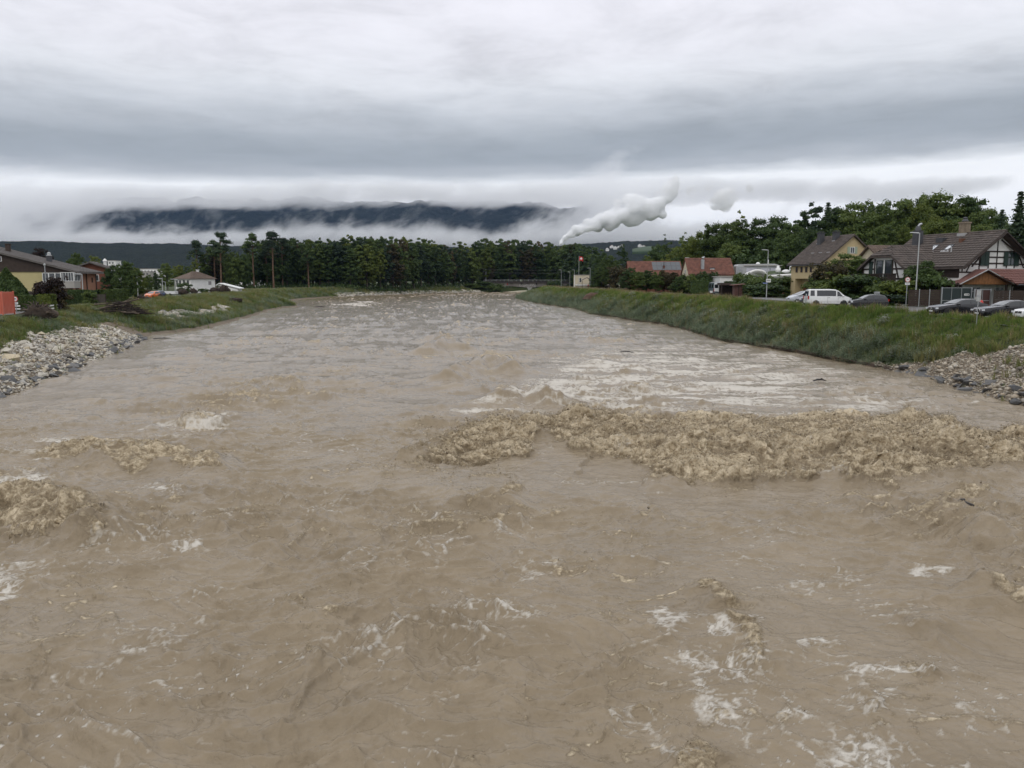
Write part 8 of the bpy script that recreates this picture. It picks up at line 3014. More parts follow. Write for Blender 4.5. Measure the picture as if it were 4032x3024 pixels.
# ------------------------------------------------------------------ garden shrubs and hedges
def bush(kind, px, top, Y, leaf, label, w=1.0, group=None, base=None, cat='shrub', name='garden_shrub', dz=0.0):
 p = at(px, top, Y)
 zb = (gz(p.x, Y) if base is None else base) - dz
 K = KIND[kind]
 t = thing(name, label, cat, (p.x, Y, zb), rnd.uniform(0, 6.28), group)
 s = max(0.15, (p.z - zb) / K['H'])
 t.scale = (w, w, s)
 tr = obj('stem', K['trunk'], t)
 cr = obj('foliage', K['crown'], t)
 cr.material_slots[0].link = 'OBJECT'
 cr.material_slots[0].material = LEAF[leaf]
 return t
def hedge(px0, px1, top, Y, depth, leaf, label, dY=0.0, seed=1):
 a, b = at(px0, top, Y), at(px1, top, Y + dY)
 zb = gz(a.x, Y) - 0.05
 h = a.z - zb
 rs = np.random.RandomState(seed)
 L = math.hypot(b.x - a.x, b.y - a.y)
 n = int(min(16000, 900 * (L * h + L * depth)))
 u, v, d = rs.uniform(0, L, n), rs.uniform(0, h, n), rs.uniform(0, depth, n)
 face = rs.randint(0, 4, n)
 d = np.where(face <= 1, rs.uniform(-0.05, 0.12, n), d)
 v = np.where(face == 2, h - rs.uniform(-0.06, 0.1, n), v)
 u = np.where(face == 3, np.where(rs.rand(n) < 0.5, rs.uniform(0, .15, n), L - rs.uniform(0, .15, n)), u)
 bump = 0.10 * perlin(u * 1.3, v * 1.3 + d, seed)
 P = np.stack([u, d + bump, v + bump * (face == 2) * 1.2], 1)
 Q = np.zeros((n, 3))
 Q[:, 1] = np.where(face <= 1, -1.0, 0)
 Q[:, 2] = np.where(face == 2, 1.0, 0.3)
 Q[:, 0] = np.where(face == 3, np.where(u < L / 2, -1.0, 1.0), 0)
 Q /= np.linalg.norm(Q, axis=1, keepdims=True)
 co, q = leaf_cards(P, Q, 0.17, rs, 1.4)
 t = thing('hedge', label, 'hedge', (a.x, a.y, zb), math.atan2(b.y - a.y, b.x - a.x))
 obj('foliage', npmesh('hedge_leaves', co, q, LEAF[leaf], False), t)
 mb = MB()
 mb.box(0.12, L - 0.12, 0.14, depth - 0.05, 0, h - 0.14)
 mb.build('core', mat('hedge_inside', (0.010, 0.013, 0.006), rough=1.0), t)
 return t
hedge(30, 152, 1166, 99, 1.6, 'mid green', 'clipped mid green hedge behind the round no-cars sign', seed=3)
hedge(146, 196, 1162, 98, 1.5, 'yellow green', 'bright rounded end of clipped hedge behind the root stump', seed=4)
hedge(252, 338, 1144, 120, 1.4, 'deep green', 'tall dark hedge below the glazed balcony', seed=5)
hedge(348, 374, 1146, 120, 1.4, 'deep green', 'narrow dark hedge left of the grey board fence', seed=6)
hedge(408, 506, 1143, 121, 1.6, 'mid green', 'long green hedge right of the grey board fence', dY=6, seed=7)
hedge(2726, 2792, 1106, 176, 1.6, 'deep green', 'tall dark hedge left of the camper van', seed=8)
hedge(2858, 2890, 1110, 170, 1.6, 'deep green', 'dark hedge between the camper van and the brown shed', seed=9)
bush('cypress', 22, 1058, 104, 'deep green', 'large dark cypress bush before the yellow wall', 1.15, cat='cypress', name='cypress')
bush('cypress', 62, 1096, 102, 'deep green', 'smaller dark cypress bush leaning on the large one', 1.0, cat='cypress', name='cypress')
SH = [
 (197, 1092, 101, 'shrub1', 'dark red', 'dark reddish shrub before the stone terrace wall', 1.15),
 (222, 1128, 102, 'shrub2', 'russet', 'brownish shrub right beside the dark reddish one', 0.9),
 (352, 1150, 119, 'shrub0', 'mid green', 'low green bush against the terracotta wall', 0.7),
 (565, 1140, 190, 'shrub3', 'russet', 'small brownish bush by the pale car', 1.2),
 (725, 1115, 238, 'shrub0', 'deep green', 'dark bush at the corner of the white house', 1.3),
 (800, 1136, 238, 'shrub1', 'deep green', 'low bush below the windows of the white house', 1.0),
 (3342, 992, 112, 'full2', 'mid green', 'big loose shrub with airy top before the yellow gable', 0.60),
 (3272, 1036, 108, 'shrub1', 'russet', 'brownish branchy shrub left of the big loose one', 1.5),
 (3300, 1082, 105, 'shrub2', 'yellow green', 'low yellow green shrub behind the white van', 1.7),
 (3225, 1100, 108, 'shrub0', 'mid green', 'low green shrub beside the yellow porch', 1.2),
 (3388, 1018, 110, 'full0', 'mid green', 'broad shrub between yellow house and balcony wing', 0.30),
 (3436, 1084, 106, 'shrub3', 'deep green', 'dark shrub left of the small parasol', 1.8),
 (3385, 1090, 103, 'shrub4', 'deep green', 'dark shrub right behind the black hatchback', 1.9),
 (3478, 1116, 101, 'shrub0', 'mid green', 'green shrub below the larger parasol', 1.5),
 (3522, 1108, 99.5, 'shrub1', 'yellow green', 'yellow green bamboo-like clump by the faded sign', 1.4),
 (3568, 1105, 99, 'shrub2', 'yellow green', 'drooping yellow green clump right behind the faded sign', 1.4),
 (3500, 1158, 97.5, 'shrub3', 'blue green', 'low ivy mound at the edge of the street', 1.6),
 (3545, 1162, 97, 'shrub4', 'deep green', 'dark low mound left of the plank fence', 1.3),
 (3628, 1026, 99.0, 'full1', 'deep green', 'dark tree-like shrub behind the tallest street lamp', 0.42),
 (3690, 1098, 98, 'shrub2', 'dark red', 'dark reddish shrub over the plank fence', 1.3),
 (3660, 1080, 97.5, 'shrub0', 'deep green', 'dark shrub leaning over the plank fence', 1.4),
 (2620, 1082, 215, 'shrub1', 'russet', 'russet bush before the solar roofed barn', 2.2),
 (2655, 1100, 205, 'shrub2', 'deep green', 'dark bush left of the barn gable', 2.0),
 (2600, 1120, 215, 'shrub3', 'mid green', 'low green bush by the far bank path', 2.0),
 (2690, 1112, 186, 'shrub4', 'mid green', 'green bush below the barn gable', 1.8),
 (2705, 1085, 188, 'shrub0', 'deep green', 'dark bush at the foot of the metal chimney', 1.5),
 (2778, 1072, 184, 'shrub1', 'deep green', 'dark bush before the right half of the barn roof', 1.9),
 (2742, 1102, 182, 'shrub2', 'mid green', 'green bush left of the tall hedge', 1.7),
 (2560, 1122, 225, 'shrub0', 'mid green', 'small bush behind the notice board', 1.8),
 (2930, 1076, 168, 'shrub3', 'mid green', 'green bush under the white canopy', 1.3),
 (2965, 1092, 160, 'shrub4', 'deep green', 'dark bush right of the brown shed', 1.9),
 (3010, 1088, 156, 'shrub0', 'mid green', 'green bush at the foot of the place-sign lamp', 1.9),
 (3055, 1096, 152, 'shrub1', 'deep green', 'dark bush between the lamp and the yellow house', 2.0),
 (3090, 1090, 150, 'shrub2', 'mid green', 'green bush at the corner of the yellow house', 1.4),
 (2995, 1120, 148, 'shrub3', 'deep green', 'low dark bush before the lamp', 1.8),
 (3040, 1124, 146, 'shrub4', 'deep green', 'second low dark bush right of the lamp', 1.8),
 (2390, 1085, 300, 'shrub1', 'russet', 'brownish bush left of the reddish tree', 2.6),
 (2490, 1098, 285, 'shrub2', 'deep green', 'dark bush behind the parked dark car', 2.6),
 (2545, 1100, 268, 'shrub3', 'deep green', 'dark bush behind the strolling couple', 2.4),
 (2350, 1100, 330, 'shrub0', 'deep green', 'dark bush by the small pitched roof', 2.4),
 (1945, 1118, 488, 'shrub1', 'mid green', 'green bush on the left abutment of the rail bridge', 3.5),
 (1895, 1108, 495, 'shrub2', 'deep green', 'dark bush left of the railway mast', 4.0),
 (1860, 1118, 490, 'shrub3', 'mid green', 'green bush at the far bank below the mast', 3.5),
 (2190, 1108, 490, 'shrub4', 'deep green', 'dark bush at the right end of the rail bridge', 3.5),
]
for px, top, Y, k, lf, lab, w in SH:
 b_ = bush(k, px, top, Y, lf, lab, w, 'shrubs along the gardens')
 if k.startswith('full'):
  b_.scale = (w, w, b_.scale[2])
# ------------------------------------------------------------------ stones of the two banks
def stone_data(seed, m, flat=0.7, rnd_=0.0):
 rs = np.random.RandomState(seed)
 bm = bmesh.new()
 for _ in range(13):
  d = rs.normal(size=3)
  d /= np.linalg.norm(d)
  r = rs.uniform(0.8, 1.0)
  bm.verts.new((d[0] * r, d[1] * r * rs.uniform(0.75, 1), d[2] * r * flat))
 res = bmesh.ops.convex_hull(bm, input=bm.verts)
 junk = [e for e in res['geom_interior'] + res['geom_unused'] if isinstance(e, bmesh.types.BMVert)]
 bmesh.ops.delete(bm, geom=list(set(junk)), context='VERTS')
 if rnd_ > 0:
  bmesh.ops.smooth_vert(bm, verts=bm.verts, factor=rnd_, use_axis_x=True, use_axis_y=True, use_axis_z=True)
 bmesh.ops.recalc_face_normals(bm, faces=bm.faces)
 me = bpy.data.meshes.new('stone')
 bm.to_mesh(me)
 bm.free()
 me.materials.append(m)
 if rnd_ > 0:
  me.polygons.foreach_set('use_smooth', [True] * len(me.polygons))
 return me
def mat_stone(name, cols):
 m = bpy.data.materials.new(name)
 m.use_nodes = True
 nt = m.node_tree
 b = nt.nodes['Principled BSDF']
 g = N(nt, 'ShaderNodeNewGeometry')
 oi = N(nt, 'ShaderNodeObjectInfo')
 no = N(nt, 'ShaderNodeTexNoise', ins={'Vector': g.outputs['Position'], 'Scale': 9.0, 'Detail': 5.0, 'Roughness': 0.7})
 # one colour per stone, joined or single
 f = N(nt, 'ShaderNodeMath', operation='FRACT', ins={0: M2(nt, 'ADD', g.outputs['Random Per Island'], oi.outputs['Random'])})
 col = RAMP(nt, f.outputs[0], [((i + 0.5) / len(cols), c) for i, c in enumerate(cols)], 'LINEAR')
 mot = RAMP(nt, no.outputs[0], [(0.3, 0.72), (0.7, 1.15)])
 nt.links.new(MIXC(nt, 1.0, col, mot, 'MULTIPLY'), b.inputs['Base Color'])
 b.inputs['Roughness'].default_value = 0.75
 bp = N(nt, 'ShaderNodeBump', ins={'Height': no.outputs[0], 'Strength': 0.5, 'Distance': 0.03})
 nt.links.new(bp.outputs[0], b.inputs['Normal'])
 return m
ST_PALE = mat_stone('pale_limestone', [(0.46, 0.42, 0.34), (0.60, 0.56, 0.47), (0.34, 0.31, 0.26), (0.52, 0.44, 0.30), (0.27, 0.255, 0.23), (0.64, 0.61, 0.54), (0.44, 0.40, 0.33), (0.18, 0.175, 0.17), (0.52, 0.49, 0.43)])
ST_WARM = mat_stone('warm_cobble', [(0.390, 0.337, 0.256), (0.494, 0.432, 0.342), (0.286, 0.248, 0.195), (0.442, 0.356, 0.256), (0.338, 0.318, 0.281), (0.546, 0.495, 0.415), (0.247, 0.222, 0.189)])
ST_DARK = mat_stone('wet_dark_rock', [(0.098, 0.099, 0.103), (0.132, 0.132, 0.132), (0.069, 0.068, 0.069), (0.161, 0.157, 0.152), (0.109, 0.097, 0.084)])
def stones():
 rs = np.random.RandomState(44)
 for side, n_small, lab, dat in ((-1, 8200, 'stone_bank', ST_PALE), (1, 6200, 'stone_bank', ST_WARM)):
  rnd_ = 0.0 if side < 0 else 0.45
  pal = [stone_data(200 + k + (side > 0) * 20, dat, 0.62 if side > 0 else 0.7, rnd_) for k in range(7)]
  drk = [stone_data(250 + k + (side > 0) * 20, ST_DARK, 0.42 if side > 0 else 0.55) for k in range(6)]
  root = thing(lab, '', '', (0, 0, 0))
  del root['label'], root['category']
  root['kind'] = 'structure'
  root.name = 'stone_bank'
  def place(Y, s, z_up=0.0):
   X = (xr(Y) + s) if side > 0 else (xl(Y) - s)
   hump = 0.22 * perlin(X / 3.1, Y / 3.1, 4) + 0.12 * perlin(X / 1.1, Y / 1.1, 8)
   wdt = 7.0 if side > 0 else 10.0
   hump = hump * sstep(0.3, 2.0, s) * sstep(wdt + 3, wdt - 1, s)
   return X, bank_z(side, s, Y) + hump + z_up
  # candidate field
  M = 60000
  Y = rs.uniform(40, 99, M) if side < 0 else rs.uniform(40, 66, M)
  s = rs.uniform(-0.1, 8.5, M) if side < 0 else rs.uniform(-0.1, 6.0, M)
  bf = bare_l(s, Y) if side < 0 else bare_r(s, Y)
  keep = rs.rand(M) < np.clip((bf - 0.25) * 1.7, 0, 1)
  Y, s = Y[keep][:n_small + 400], s[keep][:n_small + 400]
  X, Z = place(Y, s)
  size = 0.075 * np.exp(rs.normal(0, 0.5, len(Y))) * (1.1 if side > 0 else 1.2)
  order = np.argsort(-size / Y)
  big, rest = order[:165], order[165:]
  for i in big:
   o = obj('stone', pal[i % 7], root)
   r = size[i] * 1.15
   o.location = (X[i], Y[i], Z[i] + r * 0.25)
   o.scale = (r * rs.uniform(0.9, 1.35), r * rs.uniform(0.8, 1.1), r)
   o.rotation_euler = (rs.uniform(-.35, .35), rs.uniform(-.35, .35), rs.uniform(0, 6.28))
  # the rest: one mesh
  V, F, off = [], [], 0
  base = [(np.array([v.co[:] for v in me.vertices]), np.array([p.vertices[:] for p in me.polygons])) for me in pal]
  for k, i in enumerate(rest):
   bv, bf_ = base[k % 7]
   a = rs.uniform(0, 6.28)
   r = size[i]
   c_, s_ = math.cos(a), math.sin(a)
   v = bv * np.array([r * rs.uniform(0.95, 1.5), r, r * 0.95])
   tx = rs.uniform(-0.4, 0.4)
   v = np.stack([v[:, 0] * c_ - v[:, 1] * s_, v[:, 0] * s_ + v[:, 1] * c_, v[:, 2] + v[:, 0] * tx], 1) + np.array([X[i], Y[i], Z[i] + r * 0.3])
   V.append(v)
   F.append(bf_ + off)
   off += len(bv)
  me = npmesh('small_stones', np.concatenate(V), np.concatenate(F), dat, side > 0)
  obj('small_stones', me, root, kind='stuff')
  # dark boulders along the water
  Yb = np.concatenate([rs.uniform(44, 100, 120) if side < 0 else rs.uniform(41, 62, 70)])
  sb = rs.uniform(-0.35, 1.5, len(Yb)) if side < 0 else rs.uniform(-0.3, 0.75, len(Yb)) * np.interp(Yb, [41, 48, 62], [1.6, 1.2, 0.8])
  Xb, Zb = place(Yb, sb)
  for i in range(len(Yb)):
   o = obj('boulder', drk[i % 6], root)
   r = rs.uniform(0.25, 0.55) * (1.15 if side > 0 else 1.0) * (0.7 if rs.rand() < 0.4 else 1.0)
   o.location = (Xb[i], Yb[i], max(Zb[i], -0.1) + r * 0.10)
   o.scale = (r * rs.uniform(0.9, 1.5), r * rs.uniform(0.9, 1.4), r * rs.uniform(0.7, 1.1))
   o.rotation_euler = (rs.uniform(-.4, .4), rs.uniform(-.5, .5), rs.uniform(0, 6.28))
 # loose pale stones showing through the grass further along, and the grey rock edge of the far bank
 V, F, off = [], [], 0
 base = [(np.array([v.co[:] for v in me.vertices]), np.array([p.vertices[:] for p in me.polygons])) for me in [stone_data(300 + k, ST_PALE, 0.7) for k in range(5)]]
 pts = []
 for k in range(12000):
  Y = rs.uniform(112, 176)
  s = rs.uniform(3.5, 8.5)
  if rs.rand() < bare_l(np.array([s]), np.array([Y]))[0] - 0.3:
   pts.append((xl(Y) - s, Y, bank_z(-1, s, Y), 0.13 * math.exp(rs.normal(0, 0.45))))
 for k in range(1500):
  Y = rs.uniform(350, 486)
  s = rs.uniform(-0.3, 3.4)
  pts.append((xl(Y) - s, Y, float(bank_z(-1, s, Y)), 0.34 * math.exp(rs.normal(0, 0.4))))
 for k in range(500):
  Y = rs.uniform(80, 190)
  s = rs.uniform(1.5, 4.5)
  if perlin(np.array([Y / 7.0]), np.array([s / 4.0]), 77)[0] > 0.18:
   pts.append((xr(Y) + s, Y, float(bank_z(1, s, Y)), 0.14 * math.exp(rs.normal(0, 0.4))))
 for k, (x, y, z, r) in enumerate(pts):
  bv, bf_ = base[k % 5]
  a = rs.uniform(0, 6.28)
  c_, s_ = math.cos(a), math.sin(a)
  v = bv * np.array([r * 1.3, r, r])
  V.append(np.stack([v[:, 0] * c_ - v[:, 1] * s_, v[:, 0] * s_ + v[:, 1] * c_, v[:, 2]], 1) + np.array([x, y, float(z) + r * 0.3]))
  F.append(bf_ + off)
  off += len(bv)
 obj('scattered_stones', npmesh('scattered_stones', np.concatenate(V), np.concatenate(F), ST_PALE, False), kind='stuff', label='pale stones scattered along the grassy banks')
 # pale sandbar by the bridge pier
 mb = MB()
 rows = []
 for px, py, h in ((1985, 1146.5, 0.05), (2010, 1145, 0.5), (2035, 1143, 0.9), (2055, 1142, 1.15), (2072, 1142, 1.3), (2082, 1143, 0.7), (2090, 1146, 0.05)):
  X, Y = at(px, py, 490).x, 490
  rows.append([(X, Y - 9, -0.3), (X, Y - 4, 0.05 + h * 0.35), (X, Y, h), (X, Y + 6, h * 0.9), (X, Y + 12, -0.3)])
 v = [p for r_ in rows for p in r_]
 mb.mesh(v, [(i * 5 + k, i * 5 + 5 + k, i * 5 + 6 + k, i * 5 + 1 + k) for i in range(6) for k in range(4)])
 mb.build('sandbar', mat('pale_sand', (0.38, 0.34, 0.25), rough=0.95, var=0.2, scale=0.5), smooth=True, kind='structure')
stones()
# ------------------------------------------------------------------ grass and weeds
def mat_grass(name, c1, c2, c3):
 m = bpy.data.materials.new(name)
 m.use_nodes = True
 nt = m.node_tree
 nt.nodes.clear()
 out = N(nt, 'ShaderNodeOutputMaterial')
 g = N(nt, 'ShaderNodeNewGeometry')
 oi = N(nt, 'ShaderNodeObjectInfo')
 n1 = N(nt, 'ShaderNodeTexNoise', ins={'Vector': g.outputs['Position'], 'Scale': 0.22, 'Detail': 5.0, 'Roughness': 0.6})
 f = M2(nt, 'ADD', M2(nt, 'MULTIPLY', oi.outputs['Random'], 0.40), M2(nt, 'MULTIPLY', g.outputs['Random Per Island'], 0.22))
 f = M2(nt, 'ADD', f, M2(nt, 'MULTIPLY', M2(nt, 'SUBTRACT', n1.outputs[0], 0.37), 1.7))
 col = RAMP(nt, f, [(0.15, c1), (0.5, c2), (0.9, c3)])
 d = N(nt, 'ShaderNodeBsdfDiffuse', ins={0: col})
 t = N(nt, 'ShaderNodeBsdfTranslucent', ins={0: col})
 mx = N(nt, 'ShaderNodeMixShader', ins={0: 0.3, 1: d.outputs[0], 2: t.outputs[0]})
 nt.links.new(mx.outputs[0], out.inputs[0])
 return m
GRASS_M = [mat_grass('fresh_grass', (0.077, 0.125, 0.031), (0.136, 0.194, 0.049), (0.227, 0.260, 0.078)),
   mat_grass('olive_grass', (0.097, 0.118, 0.041), (0.175, 0.188, 0.067), (0.277, 0.252, 0.114)),
   mat_grass('willow_weed', (0.104, 0.140, 0.086), (0.180, 0.223, 0.144), (0.288, 0.324, 0.230)),
   mat_grass('dry_stems', (0.172, 0.125, 0.070), (0.281, 0.211, 0.118), (0.374, 0.296, 0.172)),
   mat_grass('white_heads', (0.300, 0.300, 0.270), (0.420, 0.420, 0.380), (0.520, 0.520, 0.480))]
def tuft(kind, seed):
 rs = np.random.RandomState(seed)
 co, q, mi = [], [], []
 def quad(a, b, c, d, m):
  k = len(co)
  co.extend([a, b, c, d])
  q.append((k, k + 1, k + 2, k + 3))
  mi.append(m)
 def blade(x, y, h, w, lean, ang, m):
  dx, dy = math.cos(ang), math.sin(ang)
  px_, py_ = -dy * w / 2, dx * w / 2
  m1 = (x + dx * lean * 0.35, y + dy * lean * 0.35, h * 0.6)
  m2 = (x + dx * lean, y + dy * lean, h)
  quad((x - px_, y - py_, -0.05), (x + px_, y + py_, -0.05), (m1[0] + px_ * .8, m1[1] + py_ * .8, m1[2]), (m1[0] - px_ * .8, m1[1] - py_ * .8, m1[2]), m)
  quad((m1[0] - px_ * .8, m1[1] - py_ * .8, m1[2]), (m1[0] + px_ * .8, m1[1] + py_ * .8, m1[2]), (m2[0] + px_ * .15, m2[1] + py_ * .15, m2[2]), (m2[0] - px_ * .15, m2[1] - py_ * .15, m2[2]), m)
 if kind in (0, 1, 3):
  for i in range(15 if kind != 3 else 9):
   a = rs.uniform(0, 6.28)
   r = rs.uniform(0, 0.30)
   h = rs.uniform(0.30, 0.62) * (1.0 if kind != 3 else 1.35)
   blade(math.cos(a) * r, math.sin(a) * r, h, rs.uniform(0.022, 0.042) * (1 if kind != 3 else 0.7), rs.uniform(0.08, 0.34), rs.uniform(0, 6.28), 0)
 else:
  for i in range(7):
   a = rs.uniform(0, 6.28)
   r = rs.uniform(0, 0.28)
   h = rs.uniform(0.45, 0.95) if kind == 2 else rs.uniform(0.25, 0.6)
   x, y = math.cos(a) * r, math.sin(a) * r
   lx, ly = rs.uniform(-0.16, 0.16), rs.uniform(-0.16, 0.16)
   for k in range(7):
    t = (k + 1) / 7.0
    bx, by, bz = x + lx * t, y + ly * t, h * t
    an = rs.uniform(0, 6.28)
    L = rs.uniform(0.07, 0.15) * (1.15 - 0.5 * t)
    dx, dy = math.cos(an) * L, math.sin(an) * L
    w = L * 0.30
    up = rs.uniform(0.0, 0.6) * L
    quad((bx, by, bz), (bx + dx * .5 - dy / L * w, by + dy * .5 + dx / L * w, bz + up * .6), (bx + dx, by + dy, bz + up), (bx + dx * .5 + dy / L * w, by + dy * .5 - dx / L * w, bz + up * .6), 0)
   if kind == 4:
    for k in range(5):
     s = 0.03
     cx_, cy_, cz_ = x + lx + rs.uniform(-.08, .08), y + ly + rs.uniform(-.08, .08), h + rs.uniform(-.03, .05)
     quad((cx_ - s, cy_, cz_), (cx_, cy_ - s, cz_ + .01), (cx_ + s, cy_, cz_), (cx_, cy_ + s, cz_ + .012), 1)
 me = npmesh('tuft', np.array(co), np.array(q), [GRASS_M[kind if kind < 4 else 0], GRASS_M[4]], False)
 me.polygons.foreach_set('material_index', mi)
 return me
GC = bpy.data.collections.new('tufts')
for kind in range(5):
 for v_ in range(2):
  o_ = bpy.data.objects.new('tuft_%d%d' % (kind, v_), tuft(kind, 400 + kind * 10 + v_))
  GC.objects.link(o_)
def scatter(name, label, P, scl, idx):
 me = bpy.data.meshes.new(name)
 me.vertices.add(len(P))
 me.vertices.foreach_set('co', np.ascontiguousarray(P, np.float32).ravel())
 rs = np.random.RandomState(len(P))
 for an, ty, av in (('scl', 'FLOAT', scl), ('rot', 'FLOAT', rs.uniform(0, 6.28, len(P))), ('idx', 'INT', idx)):
  a = me.attributes.new(an, ty, 'POINT')
  a.data.foreach_set('value', np.ascontiguousarray(av, np.float32 if ty == 'FLOAT' else np.int32))
 o = obj(name, me, kind='stuff', label=label)
 ng = bpy.data.node_groups.new(name + '_scatter', 'GeometryNodeTree')
 ng.interface.new_socket('Geometry', in_out='INPUT', socket_type='NodeSocketGeometry')
 ng.interface.new_socket('Geometry', in_out='OUTPUT', socket_type='NodeSocketGeometry')
 gi, go = ng.nodes.new('NodeGroupInput'), ng.nodes.new('NodeGroupOutput')
 ci = ng.nodes.new('GeometryNodeCollectionInfo')
 ci.inputs['Collection'].default_value = GC
 ci.inputs['Separate Children'].default_value = True
 ci.inputs['Reset Children'].default_value = True
 ip = ng.nodes.new('GeometryNodeInstanceOnPoints')
 ip.inputs['Pick Instance'].default_value = True
 def na(nm, ty):
  n = ng.nodes.new('GeometryNodeInputNamedAttribute')
  n.data_type = ty
  n.inputs['Name'].default_value = nm
  return n.outputs['Attribute']
 cx_ = ng.nodes.new('ShaderNodeCombineXYZ')
 ng.links.new(na('rot', 'FLOAT'), cx_.inputs[2])
 ng.links.new(gi.outputs[0], ip.inputs['Points'])
 ng.links.new(ci.outputs[0], ip.inputs['Instance'])
 ng.links.new(na('idx', 'INT'), ip.inputs['Instance Index'])
 ng.links.new(cx_.outputs[0], ip.inputs['Rotation'])
 ng.links.new(na('scl', 'FLOAT'), ip.inputs['Scale'])
 ng.links.new(ip.outputs[0], go.inputs[0])
 md = o.modifiers.new('scatter', 'NODES')
 md.node_group = ng
 return o
def grow():
 rs = np.random.RandomState(77)
 def hump(X, Y, s, wdt):
  return (0.22 * perlin(X / 3.1, Y / 3.1, 4) + 0.12 * perlin(X / 1.1, Y / 1.1, 8)) * sstep(0.3, 2.0, s) * sstep(wdt + 3, wdt - 1, s)
 # right bank
 Ps, Ss, Is = [], [], []
 for (y0, y1, dens, smax, big) in ((38, 70, 26, 6.9, 0.85), (70, 120, 20, 7.2, 0.95), (120, 200, 10, 11, 1.15), (200, 345, 6, 15, 1.35)):
  n = int((y1 - y0) * (smax + 0.5) * dens)
  Y = rs.uniform(y0, y1, n)
  s = rs.uniform(-0.45, smax, n)
  X = xr(Y) + s
  bare = bare_r(s, Y)
  ok = (rs.rand(n) > bare * 1.25) | ((bare > 0.4) & (rs.rand(n) < 0.02))
  ok |= (s < 0.7) & (Y > 66) & (rs.rand(n) < 0.8)
  wdt = np.interp(Y, [0, 60, 130, 250, 330], [6.2, 6.2, 6.4, 8.5, 11.0])
  f = s / wdt
  # willow weed low down, fresh grass towards the crest, dry stems on the shoulder
  v = f + 0.38 * perlin(X / 5.0, Y / 7.0, 201) + 0.15 * rs.normal(size=n)
  kind = np.where(v < 0.5, 2, np.where(v < 0.66, 1, 0))
  kind = np.where((Y < 62) & (kind == 2) & (rs.rand(n) < 0.7), 1, kind)
  q = perlin(X / 2.3, Y / 3.0, 202)
  kind = np.where((q > 0.42) & (kind != 2), 4, kind)
  kind = np.where((f > 1.02) & (rs.rand(n) < 0.4), 3, kind)
  kind = np.where(rs.rand(n) < 0.04, 3, kind)
  sc = rs.uniform(0.6, 1.2, n) * big * np.where(f > 0.9, 0.78, np.where(f > 0.55, 0.74, 1.0)) * np.clip(1.05 + 0.9 * perlin(X / 1.7, Y / 2.2, 203), 0.55, 1.7)
  Z = bank_z(1, s, Y) + hump(X, Y, s, 7.0)
  Ps.append(np.stack([X, Y, np.maximum(Z, 0.0)], 1)[ok])
  Ss.append(sc[ok])
  Is.append((kind * 2 + rs.randint(0, 2, n))[ok])
 scatter('bank_grass', 'grass and willow weeds covering the right bank', np.concatenate(Ps), np.concatenate(Ss), np.concatenate(Is))
 Ps, Ss, Is = [], [], []
 for (y0, y1, dens, smax, big) in ((44, 75, 20, 14, 0.8), (75, 120, 16, 19, 0.9), (120, 215, 7, 27, 1.15), (215, 345, 4, 28, 1.4), (345, 480, 2.6, 26, 1.7)):
  n = int((y1 - y0) * (smax + 0.5) * dens)
  Y = rs.uniform(y0, y1, n)
  s = rs.uniform(-0.3, smax, n)
  X = xl(Y) - s
  bare = bare_l(s, Y)
  ok = (rs.rand(n) > np.clip(bare * 1.25, 0, 1)) | ((bare > 0.4) & (rs.rand(n) < 0.015))
  # road and yard stay clear
  rd = np.interp(Y, [40, 75, 105, 140, 190, 260, 600], [-53, -53.5, -62.5, -72.5, -79.5, -96, -230])
  ok &= np.abs(X - rd) > 2.7
  ok &= ~((X < -51) & (Y > 70) & (Y < 96))
  ok &= X > rd - 9
  v = perlin(X / 6.0, Y / 8.0, 211) + 0.3 * rs.normal(size=n) + np.interp(s, [0, 3, 9, 16], [-0.5, -0.15, 0.1, 0.3])
  kind = np.where(v < -0.25, 2, np.where(v < 0.02, 0, 1))
  kind = np.where((perlin(X / 2.6, Y / 3.3, 212) > 0.45) & (kind != 2), 4, kind)
  kind = np.where(rs.rand(n) < 0.05, 3, kind)
  sc = rs.uniform(0.6, 1.15, n) * big * np.where(s > 11, 0.7, 0.85) * np.clip(1.05 + 0.8 * perlin(X / 1.8, Y / 2.4, 213), 0.55, 1.6)
  Z = bank_z(-1, s, Y) + hump(X, Y, s, 10.0)
  Ps.append(np.stack([X, Y, np.maximum(Z, 0.0)], 1)[ok])
  Ss.append(sc[ok])
  Is.append((kind * 2 + rs.randint(0, 2, n))[ok])
 scatter('meadow_grass', 'olive grass and weeds covering the left bank', np.concatenate(Ps), np.concatenate(Ss), np.concatenate(Is))
grow()
